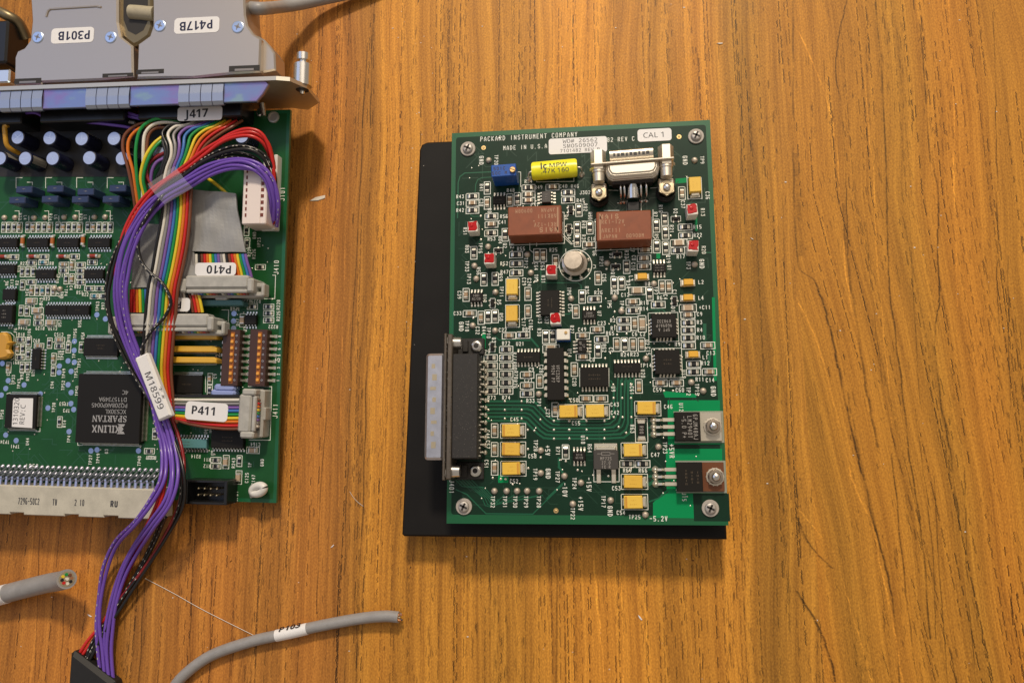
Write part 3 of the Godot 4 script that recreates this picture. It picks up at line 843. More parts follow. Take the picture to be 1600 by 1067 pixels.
	# profile of (radius, height) turned about the vertical through c
	func lathe(c: Vector3, prof: Array, k := 20, smooth := false, tilt := Vector3.ZERO) -> void:
		var ns := []
		for j in prof.size():
			var e := Vector2.ZERO
			if j > 0:
				e += (prof[j] - prof[j - 1]).normalized()
			if j < prof.size() - 1:
				e += (prof[j + 1] - prof[j]).normalized()
			ns.append(Vector2(e.y, -e.x).normalized())
		for j in prof.size() - 1:
			var e: Vector2 = (prof[j + 1] - prof[j]).normalized()
			var m := Vector2(e.y, -e.x)
			var m0: Vector2 = ns[j] if smooth else m
			var m1: Vector2 = ns[j + 1] if smooth else m
			for i in k:
				var p0 := TAU * i / k
				var p1 := TAU * (i + 1) / k
				var a := Vector3(cos(p0), 0, sin(p0))
				var b := Vector3(cos(p1), 0, sin(p1))
				var lo: Vector3 = Vector3.UP * prof[j].y + tilt * prof[j].y
				var hi: Vector3 = Vector3.UP * prof[j + 1].y + tilt * prof[j + 1].y
				quad_n(c + lo + b * prof[j].x, c + lo + a * prof[j].x, c + hi + a * prof[j + 1].x, c + hi + b * prof[j + 1].x,
					b * m0.x + Vector3.UP * m0.y, a * m0.x + Vector3.UP * m0.y, a * m1.x + Vector3.UP * m1.y, b * m1.x + Vector3.UP * m1.y)

	func tube(pts: PackedVector3Array, r: float, k := 8, cap := true) -> void:
		var rings := []
		var norms := []
		var u := Vector3.UP
		for i in pts.size():
			var d := (pts[mini(i + 1, pts.size() - 1)] - pts[maxi(i - 1, 0)]).normalized()
			u = (u - d * u.dot(d))
			u = u.normalized() if u.length() > 0.05 else d.cross(Vector3.RIGHT).normalized()
			var s := d.cross(u)
			var ring := []
			var nn := []
			for j in k:
				var p := TAU * j / k
				var q := s * cos(p) + u * sin(p)
				nn.append(q)
				ring.append(pts[i] + q * r)
			rings.append(ring)
			norms.append(nn)
		for i in pts.size() - 1:
			for j in k:
				var l := (j + 1) % k
				quad_n(rings[i][l], rings[i][j], rings[i + 1][j], rings[i + 1][l], norms[i][l], norms[i][j], norms[i + 1][j], norms[i + 1][l])
		if cap:
			for j in k:
				var l := (j + 1) % k
				tri(pts[0], rings[0][j], rings[0][l])
				tri(pts[-1], rings[-1][l], rings[-1][j])

	# outline (z, y) swept along x, smooth
	func sweep(prof: PackedVector2Array, x0: float, x1: float) -> void:
		for j in prof.size() - 1:
			var n0 := Vector3(0, (prof[j + 1].x - prof[j].x), -(prof[j + 1].y - prof[j].y)).normalized() if j == 0 else (Vector3(0, prof[j + 1].x - prof[j - 1].x, -(prof[j + 1].y - prof[j - 1].y))).normalized()
			var n1 := Vector3(0, prof[mini(j + 2, prof.size() - 1)].x - prof[j].x, -(prof[mini(j + 2, prof.size() - 1)].y - prof[j].y)).normalized()
			quad_n(Vector3(x0, prof[j + 1].y, prof[j + 1].x), Vector3(x1, prof[j + 1].y, prof[j + 1].x), Vector3(x1, prof[j].y, prof[j].x), Vector3(x0, prof[j].y, prof[j].x), n1, n1, n0, n0)
		for j in range(1, prof.size() - 1):
			tri(Vector3(x1, prof[0].y, prof[0].x), Vector3(x1, prof[j].y, prof[j].x), Vector3(x1, prof[j + 1].y, prof[j + 1].x))
			tri(Vector3(x0, prof[0].y, prof[0].x), Vector3(x0, prof[j + 1].y, prof[j + 1].x), Vector3(x0, prof[j].y, prof[j].x))

	# thin printed line on the level y
	func line(a: Vector2, b: Vector2, w: float, y: float, ext := 0.5) -> void:
		var d := (b - a).normalized() * w
		if d == Vector2.ZERO:
			return
		var s := Vector2(-d.y, d.x) / 2.0
		var p := a - d * ext
		var q := b + d * ext
		quad(Vector3(p.x + s.x, y, p.y + s.y), Vector3(q.x + s.x, y, q.y + s.y), Vector3(q.x - s.x, y, q.y - s.y), Vector3(p.x - s.x, y, p.y - s.y))

	func path(pts: PackedVector2Array, w: float, y: float) -> void:
		for i in pts.size() - 1:
			line(pts[i], pts[i + 1], w, y + 0.003 * (i % 3))

	func circle(c: Vector2, r: float, w: float, y: float, k := 32) -> void:
		for i in k:
			line(c + Vector2.from_angle(TAU * i / k) * r, c + Vector2.from_angle(TAU * (i + 1) / k) * r, w, y + 0.003 * (i % 2), 0.1)

	func disc(c: Vector2, r: float, y: float, k := 14) -> void:
		for i in k:
			var a := Vector2.from_angle(TAU * i / k) * r
			var b := Vector2.from_angle(TAU * (i + 1) / k) * r
			tri(Vector3(c.x, y, c.y), Vector3(c.x + b.x, y, c.y + b.y), Vector3(c.x + a.x, y, c.y + a.y))

	func rect(c: Vector2, sx: float, sz: float, turn: float, w: float, y: float) -> void:
		var x := Vector2.from_angle(deg_to_rad(turn)) * sx / 2.0
		var z := Vector2.from_angle(deg_to_rad(turn + 90.0)) * sz / 2.0
		path(PackedVector2Array([c - x - z, c + x - z, c + x + z, c - x + z, c - x - z]), w, y)

	# single-stroke lettering as on printed boards; turn is clockwise seen from above
	func text(s: String, at: Vector2, h: float, turn: float, y: float, w: float, wide := 0.62) -> void:
		var r := Vector2.from_angle(deg_to_rad(turn))
		var d := Vector2(-r.y, r.x)
		var step := h / 6.0
		var adv := step * wide * 8.3
		var o := at - r * (adv * s.length() - step * wide * 4.3) / 2.0 - d * h / 2.0
		var hop := 0
		for ch in s:
			for run in GLYPH.get(ch, "").split("|", false):
				var pts := PackedVector2Array()
				for g in run.split(" ", false):
					pts.append(o + r * (float(g[0]) * step * wide) + d * (float(g[1]) * step))
				for i in pts.size() - 1:
					line(pts[i], pts[i + 1], w, y + 0.003 * (hop % 4), 0.35)
					hop += 1
			o += r * adv

	func empty() -> bool:
		return v.is_empty()


const GLYPH := {
	"A": "06 03 20 43 46|04 44", "B": "00 06 36 45 44 33 03|33 42 41 30 00", "C": "41 30 10 01 05 16 36 45", "D": "00 06 26 44 42 20 00", "E": "40 00 06 46|03 33", "F": "40 00 06|03 33",
	"G": "41 30 10 01 05 16 36 45 43 23", "H": "00 06|40 46|03 43", "I": "20 26", "J": "40 45 36 16 05", "K": "00 06|40 03 46", "L": "00 06 46", "M": "06 00 23 40 46", "N": "06 00 46 40",
	"O": "10 30 41 45 36 16 05 01 10", "P": "06 00 30 41 42 33 03", "Q": "10 30 41 45 36 16 05 01 10|24 46", "R": "06 00 30 41 42 33 03|23 46", "S": "41 30 10 01 02 13 33 44 45 36 16 05",
	"T": "00 40|20 26", "U": "00 05 16 36 45 40", "V": "00 26 40", "W": "00 16 23 36 40", "X": "00 46|40 06", "Y": "00 23 40|23 26", "Z": "00 40 06 46",
	"0": "10 30 41 45 36 16 05 01 10", "1": "11 20 26", "2": "01 10 30 41 42 06 46", "3": "00 40 22 32 43 45 36 16 05", "4": "36 30 04 44", "5": "40 00 03 33 44 45 36 06",
	"6": "40 10 01 05 16 36 45 44 33 03", "7": "00 40 16", "8": "10 30 41 42 33 13 02 01 10|13 04 05 16 36 45 44 33", "9": "43 13 02 01 10 30 41 44 26",
	"+": "21 25|03 43", "-": "03 43", ".": "16 26", "#": "11 15|31 35|02 42|04 44", ":": "22 23|25 26", "/": "06 40", "=": "02 42|04 44", "%": "06 40|00 10 11 01 00|36 46 45 35 36", "~": "04 12 33 41", "^": "06 20 46 06",
}


func paint(key: String, r: float, g: float, b: float, rough := 0.5, metal := 0.0, shine := 0.5) -> StandardMaterial3D:
	var m := StandardMaterial3D.new()
	m.resource_name = key
	m.albedo_color = Color(r, g, b).linear_to_srgb()
	m.roughness = rough
	m.metallic = metal
	m.metallic_specular = shine
	M[key] = m
	return m


func solid(pairs: Array, off := Vector3.ZERO) -> ArrayMesh:
	var mesh := ArrayMesh.new()
	for k in range(0, pairs.size(), 2):
		var g: Geo = pairs[k]
		if g.empty():
			continue
		var pts := PackedVector3Array()
		pts.resize(g.v.size())
		for i in g.v.size():
			pts[i] = (g.v[i] - off) * MM
		var arr := []
		arr.resize(Mesh.ARRAY_MAX)
		arr[Mesh.ARRAY_VERTEX] = pts
		arr[Mesh.ARRAY_NORMAL] = g.n
		mesh.add_surface_from_arrays(Mesh.PRIMITIVE_TRIANGLES, arr)
		mesh.surface_set_material(mesh.get_surface_count() - 1, M[pairs[k + 1]])
	return mesh


func named(parent: Node, called: String) -> String:
	var key := str(parent.get_instance_id()) + called
	var k: int = taken.get(key, 0)
	taken[key] = k + 1
	return called if k == 0 else "%s_%03d" % [called, k]


# a mesh under a thing or a part
func place(parent: Node3D, called: String, mesh: Mesh, at := Vector3.ZERO, turn := 0.0, stuff := false) -> MeshInstance3D:
	var o := MeshInstance3D.new()
	o.name = named(parent, called)
	o.mesh = mesh
	o.position = at * MM
	o.rotation.y = -deg_to_rad(turn)
	if stuff:
		o.set_meta("kind", "stuff")
	parent.add_child(o, true)
	return o


func joint(parent: Node3D, called: String, at := Vector3.ZERO, turn := 0.0) -> Node3D:
	var o := Node3D.new()
	o.name = named(parent, called)
	o.position = at * MM
	o.rotation.y = -deg_to_rad(turn)
	parent.add_child(o, true)
	return o


func thing(called: String, label: String, category: String, at := Vector3.ZERO, basis_ := Basis.IDENTITY, group := "") -> Node3D:
	var o := Node3D.new()
	o.name = named(self, called)
	o.transform = Transform3D(basis_, at * MM)
	o.set_meta("label", label)
	o.set_meta("category", category)
	if group:
		o.set_meta("group", group)
	add_child(o, true)
	return o


# raised print in a proportional typeface; size is the height of a capital
func letters(parent: Node3D, s: String, size: float, at: Vector3, turn: float, ink: String, face := "Droid Sans", bold := false, squeeze := 1.0, called := "lettering") -> MeshInstance3D:
	var f := SystemFont.new()
	f.font_names = PackedStringArray([face])
	f.font_weight = 700 if bold else 400
	var t := TextMesh.new()
	t.font = f
	t.font_size = 48
	t.text = s
	var key := face + str(bold)
	if not cap_height.has(key):
		var probe := TextMesh.new()
		probe.font = f
		probe.font_size = 48
		probe.text = "H"
		probe.pixel_size = 1.0
		probe.depth = 1.0
		cap_height[key] = maxf(probe.get_aabb().size.y, 1.0)
	var scale_ := size * MM / (float(cap_height[key]) * 0.01)
	t.pixel_size = 0.01
	t.depth = 0.04 * MM / scale_
	t.curve_step = 1.0
	t.material = M[ink]
	var o := place(parent, called, t, at)
	o.basis = Basis(Vector3.UP, -deg_to_rad(turn)) * Basis(Vector3.RIGHT, -PI / 2.0) * Basis.from_scale(Vector3(squeeze, 1, 1) * scale_)
	return o


func smooth_path(p: PackedVector3Array, sub := 6) -> PackedVector3Array:
	var out := PackedVector3Array()
	for i in p.size() - 1:
		var a := p[maxi(i - 1, 0)]
		var d := p[mini(i + 2, p.size() - 1)]
		for k in sub:
			out.append(p[i].cubic_interpolate(p[i + 1], a, d, float(k) / sub))
	out.append(p[-1])
	return out


func nums(s: String) -> PackedFloat32Array:
	var out := PackedFloat32Array()
	for x in s.split(" ", false):
		out.append(float(x))
	return out


func pairs2(s: String) -> PackedVector2Array:
	var f := nums(s)
	var out := PackedVector2Array()
	for i in range(0, f.size() - 1, 2):
		out.append(Vector2(f[i], f[i + 1]))
	return out


func triples(s: String) -> PackedVector3Array:
	var f := nums(s)
	var out := PackedVector3Array()
	for i in range(0, f.size() - 2, 3):
		out.append(Vector3(f[i], f[i + 1], f[i + 2]))
	return out


func rounded(x0: float, z0: float, x1: float, z1: float, r: float, k := 4) -> PackedVector2Array:
	var out := PackedVector2Array()
	for q in [[Vector2(x1 - r, z1 - r), 0.0], [Vector2(x0 + r, z1 - r), 90.0], [Vector2(x0 + r, z0 + r), 180.0], [Vector2(x1 - r, z0 + r), 270.0]]:
		for i in k + 1:
			out.append(q[0] + Vector2.from_angle(deg_to_rad(q[1] + 90.0 * i / k)) * r)
	return out


# ---------------------------------------------------------------- small electronic parts, built once and placed many times
var proto := {}


func smd(kind: String, k: float) -> ArrayMesh:
	var key := kind + str(k)
	if proto.has(key):
		return proto[key]
	var body := Geo.new()
	var tin := Geo.new()
	var mid := {"r": 0.78, "c": 0.72, "k": 1.25, "b": 0.78}[kind] as float
	var w := (1.0 if kind == "k" else 0.72) * k
	var h := {"r": 0.5, "c": 0.85, "k": 1.1, "b": 0.7}[kind] as float
	mid *= k
	var e := mid + 0.5 * k
	body.box(Vector3(0, h / 2.0 + 0.05, 0), Vector3(mid * 2.0, h, w * 2.0), 0.06)
	for s in [-1.0, 1.0]:
		tin.box(Vector3(s * (mid + e) / 2.0, h / 2.0 + 0.06, 0), Vector3(e - mid, h + 0.06, w * 2.0 + 0.06), 0.07)
		var x0: float = s * e
		var x1: float = s * (e + 0.6 * k)
		var lo := 0.07
		var hi := h * 0.62
		var p := [Vector3(x0, 0, w), Vector3(x1, 0, w), Vector3(x1, 0, -w), Vector3(x0, 0, -w), Vector3(x0, hi, w * 0.95), Vector3(x1, lo, w * 0.95), Vector3(x1, lo, -w * 0.95), Vector3(x0, hi, -w * 0.95)]
		if s < 0.0:
			p = [p[1], p[0], p[3], p[2], p[5], p[4], p[7], p[6]]
		tin.hexa(p)
	var skin := {"r": "resistor black", "c": "capacitor tan", "k": "capacitor beige", "b": "resistor blue"}[kind] as String
	proto[key] = solid([body, skin, tin, "solder"])
	return proto[key]


func post_mesh() -> ArrayMesh:
	if not proto.has("post"):
		var g := Geo.new()
		g.lathe(Vector3.ZERO, [Vector2(1.22, 0), Vector2(1.2, 0.25), Vector2(1.08, 0.6), Vector2(0.8, 0.95), Vector2(0.45, 1.12), Vector2(0.001, 1.16)], 16, true)
		g.box(Vector3(0.1, 1.12, 0.05), Vector3(1.2, 0.16, 0.3), 0.05)
		proto["post"] = solid([g, "solder dull"])
	return proto["post"]


func transistor_mesh() -> ArrayMesh:
	if not proto.has("sot"):
		var b := Geo.new()
		var t := Geo.new()
		b.prism(pairs2("-1.45 -0.65 1.45 -0.65 1.45 0.65 -1.45 0.65"), 0.1, 1.0, 0.15)
		for p in [Vector3(-0.95, 0, 1), Vector3(0.95, 0, 1), Vector3(0, 0, -1)]:
			t.seg(Vector3(p.x, 0.55, p.z * 0.6), Vector3(p.x, 0.5, p.z * 0.85), 0.42, 0.14)
			t.seg(Vector3(p.x, 0.5, p.z * 0.85), Vector3(p.x, 0.12, p.z * 0.98), 0.42, 0.14)
			t.box(Vector3(p.x, 0.12, p.z * 1.22), Vector3(0.6, 0.2, 0.6), 0.06)
		proto["sot"] = solid([b, "chip black", t, "solder"])
	return proto["sot"]


# chip: body l along x, w along z, rows of n pins; style g gull wing, d through hole, j folded under, f fine gull on every side
func chip(parent: Node3D, at: Vector3, turn: float, l: float, w: float, h: float, n: int, pitch: float, span: float, style: String, skin: String, ink: String, words: String, word_turn := 0.0, size := 0.8) -> Node3D:
	var o := joint(parent, "chip", at, turn)
	var key := "chip%s%s%s%s%s%s%s" % [l, w, h, n, pitch, style, skin]
	if not proto.has(key):
		var b := Geo.new()
		var t := Geo.new()
		var y0 := 0.15 if style != "d" else 0.6
		b.prism(rounded(-l / 2.0, -w / 2.0, l / 2.0, w / 2.0, 0.12, 1), y0, y0 + h, minf(0.22, h * 0.2))
		var sides := [0.0, 180.0]
		if style == "j" or style == "f":
			sides = [0.0, 90.0, 180.0, 270.0]
		for a in sides:
			var half: float = (w if a == 0.0 or a == 180.0 else l) / 2.0
			var reach: float = half + (span - w) / 2.0
			var rot := Basis(Vector3.UP, deg_to_rad(a))
			for i in n:
				var x := (i - (n - 1) / 2.0) * pitch
				var pw := pitch * 0.36
				if style == "g" or style == "f":
					var sh := y0 + h * 0.5
					var k := half + (reach - half) * 0.35
					t.seg(rot * Vector3(x, sh, half - 0.05), rot * Vector3(x, sh - 0.05, k), pw, 0.14)
					t.seg(rot * Vector3(x, sh, k - 0.04), rot * Vector3(x, 0.12, k + (reach - k) * 0.3), pw, 0.14)
					if style == "g":
						t.seg(rot * Vector3(x, 0.13, k + (reach - k) * 0.2), rot * Vector3(x, 0.1, reach + 0.25), pw * 1.35, 0.2)
					else:
						t.seg(rot * Vector3(x, 0.13, k + (reach - k) * 0.2), rot * Vector3(x, 0.1, reach), pw, 0.12)
				elif style == "d":
					t.seg(rot * Vector3(x, y0 + h * 0.5, half - 0.05), rot * Vector3(x, y0 + h * 0.5, reach), 1.4, 0.25)
					t.seg(rot * Vector3(x, y0 + h * 0.55, reach), rot * Vector3(x, 0.4, reach + 0.12), 1.4, 0.25)
					t.box(rot * Vector3(x, 0.2, reach + 0.1), Vector3(1.3, 0.5, 1.3), 0.2)
				else:
					t.seg(rot * Vector3(x, y0 + h * 0.55, half - 0.1), rot * Vector3(x, y0 + h * 0.5, half + 0.28), 0.55, 0.2)
					t.seg(rot * Vector3(x, y0 + h * 0.55, half + 0.25), rot * Vector3(x, 0.1, half + 0.25), 0.55, 0.2)
					t.box(rot * Vector3(x, 0.12, half + 0.55), Vector3(0.7, 0.22, 0.7), 0.06)
		proto[key] = [solid([b, skin]), solid([t, "solder"])]
	place(o, "chip_body", proto[key][0])
	place(o, "pins", proto[key][1], Vector3.ZERO, 0.0, true)
	var top := (0.15 if style != "d" else 0.6) + h + 0.02
	var g := Geo.new()
	if words:
		var rows := words.split("|")
		var wd := Vector2.from_angle(deg_to_rad(word_turn + 90.0))
		for i in rows.size():
			g.text(rows[i].replace("_", " "), wd * ((i - (rows.size() - 1) / 2.0) * size * 1.6), size, word_turn, top, size * 0.16)
		if not g.empty():
			place(o, "marking", solid([g, ink]), Vector3.ZERO, 0.0, true)
	return o


# moulded tantalum capacitor, positive end marked by a band; end 1: silver end to the right
func tantalum(parent: Node3D, at: Vector3, turn: float, l: float, w: float, band: int, words := "") -> void:
	var o := joint(parent, "tantalum_capacitor", at, turn)
	var b := Geo.new()
	var t := Geo.new()
	var d := Geo.new()
	var q := l * 0.86
	var cx := -l * 0.07
	b.prism(pairs2("%f %f %f %f %f %f %f %f" % [cx - q / 2, -w / 2, cx + q / 2, -w / 2, cx + q / 2, w / 2, cx - q / 2, w / 2]), 0.2, 2.9, 0.22)
	t.box(Vector3(l / 2 - 0.55, 0.9, 0), Vector3(1.3, 1.7, w * 0.7), 0.2)
	t.box(Vector3(l / 2 - 0.1, 0.25, 0), Vector3(1.2, 0.4, w * 0.85), 0.15)
	t.box(Vector3(-l / 2 - 0.15, 0.3, 0), Vector3(0.7, 0.5, w * 0.6), 0.15)
	if band != 0:
		var bx := cx + band * (q / 2 - 0.75)
		d.box(Vector3(bx, 2.9, 0), Vector3(0.75, 0.03, w - 0.5))
	place(o, "capacitor_body", solid([b, ["tantalum yellow", "tantalum amber", "tantalum pale"][int(absf(at.x * 3.0 + at.z)) % 3]]))
	place(o, "terminals", solid([t, "solder"]))
	if band != 0:
		place(o, "polarity_band", solid([d, "tantalum band"]))
	if words:
		var g := Geo.new()
		g.text(words, Vector2(cx, -0.6), 0.8, 0.0, 2.92, 0.12)
		g.text("=-=-", Vector2(cx, 0.8), 0.8, 0.0, 2.92, 0.12)
		place(o, "marking", solid([g, "tantalum print"]), Vector3.ZERO, 0.0, true)


func inductor(parent: Node3D, at: Vector3) -> void:
	if not proto.has("coil"):
		var b := Geo.new()
		var t := Geo.new()
		b.prism(pairs2("-1.6 -1.15 1.5 -1.15 1.9 -0.75 1.9 1.15 -1.6 1.15"), 0.4, 2.4, 0.25)
		t.box(Vector3(0, 0.35, 0), Vector3(5.5, 0.5, 2.6), 0.12)
		t.box(Vector3(-2.0, 0.9, 0), Vector3(0.9, 1.2, 2.1), 0.15)
		t.box(Vector3(2.2, 0.9, 0), Vector3(0.7, 1.2, 2.1), 0.15)
		proto["coil"] = solid([b, "inductor amber", t, "solder"])
	place(parent, "inductor", proto["coil"], at)


# little square trimmer with a red blob of locking varnish on its screw
func trimmer(parent: Node3D, at: Vector3, sx: float, sz: float, h: float, blob: String, seed_: int, turn := 0.0) -> void:
	var o := joint(parent, "trimmer", at, turn)
	var b := Geo.new()
	b.box(Vector3(0, h / 2.0, 0), Vector3(sx, h, sz), 0.18)
	var base := Geo.new()
	base.box(Vector3(0, 0.5, 0), Vector3(sx + 0.06, 1.0, sz + 0.06), 0.1)
	place(o, "case", solid([b, "trimmer white"]))
	if blob == "blue":
		var k := Geo.new()
		k.box(Vector3(0, h * 0.36, 0), Vector3(sx + 0.2, h * 0.72, sz + 0.2), 0.15)
		place(o, "base", solid([k, "trimmer blue"]))
		var c := Geo.new()
		c.cyl(Vector3(sx * 0.2, h - 0.05, -sz * 0.15), Vector3(sx * 0.2, h + 0.35, -sz * 0.15), 0.6, 0.55, 12)
		place(o, "screw", solid([c, "brass"]))
		return
	var rng := RandomNumberGenerator.new()
	rng.seed = seed_
	var v := Geo.new()
	var rim := PackedVector2Array()
	for i in 16:
		var a := TAU * i / 16.0
		var r := rng.randf_range(0.78, 1.02) * 0.5
		rim.append(Vector2(clampf(cos(a) * 1.35, -1, 1) * sx * r * 0.96, clampf(sin(a) * 1.35, -1, 1) * sz * r * 0.92 - sz * 0.05))
	v.prism(rim, h - 0.05, h + 0.22, 0.16)
	v.lathe(Vector3(-sx * 0.08, h + 0.2, -sz * 0.1), [Vector2(0.75, 0), Vector2(0.6, 0.2), Vector2(0.3, 0.3), Vector2(0.001, 0.24)], 10, true)
	place(o, "locking_varnish", solid([v, "varnish red"]))


func screw(parent: Node3D, called: String, at: Vector3, r: float, head: float, skin: String, washer := 0.0, slot := "cross") -> Node3D:
	var o := joint(parent, called, at)
	if washer > 0.0:
		var wg := Geo.new()
		wg.lathe(Vector3.ZERO, [Vector2(washer, 0), Vector2(washer, 0.55), Vector2(washer - 0.15, 0.7), Vector2(r * 0.9, 0.7)], 28)
		place(o, "washer", solid([wg, "nylon grey"]))
	var g := Geo.new()
	var y := 0.7 if washer > 0.0 else 0.0
	g.lathe(Vector3(0, y, 0), [Vector2(r, 0), Vector2(r, head * 0.3), Vector2(r * 0.9, head * 0.75), Vector2(r * 0.7, head * 0.95), Vector2(r * 0.4, head), Vector2(0.001, head)], 24, true)
	place(o, "head", solid([g, skin]))
	var d := Geo.new()
	if slot == "cross":
		for a in [25.0, 115.0]:
			var q := Vector3(cos(deg_to_rad(a)), 0, sin(deg_to_rad(a))) * r * 0.7
			d.seg(Vector3(0, y + head * 0.86, 0) - q, Vector3(0, y + head * 0.86, 0) + q, r * 0.34, head * 0.46)
		place(o, "cross_recess", solid([d, "recess dark"]))
	elif slot == "ring":
		d.lathe(Vector3(0, y + head, 0), [Vector2(r * 0.62, 0), Vector2(r * 0.6, 0.12), Vector2(r * 0.42, 0.12), Vector2(r * 0.4, 0)], 20)
		place(o, "ring", solid([d, "steel bright"]))
	return o


func sticker(parent: Node3D, outline: PackedVector2Array, y: float, at := Vector3.ZERO, turn := 0.0) -> MeshInstance3D:
	var g := Geo.new()
	g.prism(outline, y, y + 0.12, 0.03)
	return place(parent, "label", solid([g, "label white"]), at, turn)


func populate(board: Node3D, smds: String, words: String, k: float, cap: float, silk: Geo) -> void:
	for row in smds.split("\n", false):
		var t := row.split(" ", false)
		var at := Vector2(float(t[1]), float(t[2]))
		var turn := float(t[3])
		var called := {"r": "resistor", "c": "ceramic_capacitor", "k": "ceramic_capacitor", "b": "resistor"}[t[0]] as String
		place(board, called, smd(t[0], k), Vector3(at.x, 0.05, at.y), turn)
		silk.rect(at, (6.2 if t[0] == "k" else 5.1) * k, (2.9 if t[0] == "k" else 2.45) * k, turn, 0.26, 0.06)
	for row in words.split("\n", false):
		var t := row.split(" ", false)
		var big := cap * (1.45 if t[3] in ["J410", "J411", "J101", "J501", "S1", "S2"] else 1.2 if t[3] in ["GND", "+5V", "-15V", "+15V", "-10V", "+5VR", "-5.2V", "J401"] and cap > 1.25 else 1.0)
		silk.text(t[3].replace("_", " "), Vector2(float(t[0]), float(t[1])), big, float(t[2]), 0.09, 0.22 if big == cap else 0.27)


func stray_traces(g: Geo, area: Rect2, count: int, seed_: int, w: float, keep: Array) -> void:
	var rng := RandomNumberGenerator.new()
	rng.seed = seed_
	for i in count:
		var p := Vector2(rng.randf_range(area.position.x, area.end.x), rng.randf_range(area.position.y, area.end.y))
		var dirs := [Vector2(1, 0), Vector2(0, 1), Vector2(0.7071, 0.7071), Vector2(0.7071, -0.7071)]
		var pts := PackedVector2Array([p])
		var d := rng.randi() % 4
		for k in 3:
			var q: Vector2 = pts[-1] + dirs[d] * rng.randf_range(1.5, 7.0) * (1.0 if k % 2 == 0 or rng.randf() < 0.7 else -1.0)
			if not area.has_point(q):
				break
			pts.append(q)
			d = rng.randi() % 4
		var clear := true
		for r in keep:
			for q in pts:
				if r.grow(1.0).has_point(q):
					clear = false
		if clear:
			g.path(pts, w, 0.013 + 0.0003 * (i % 10))


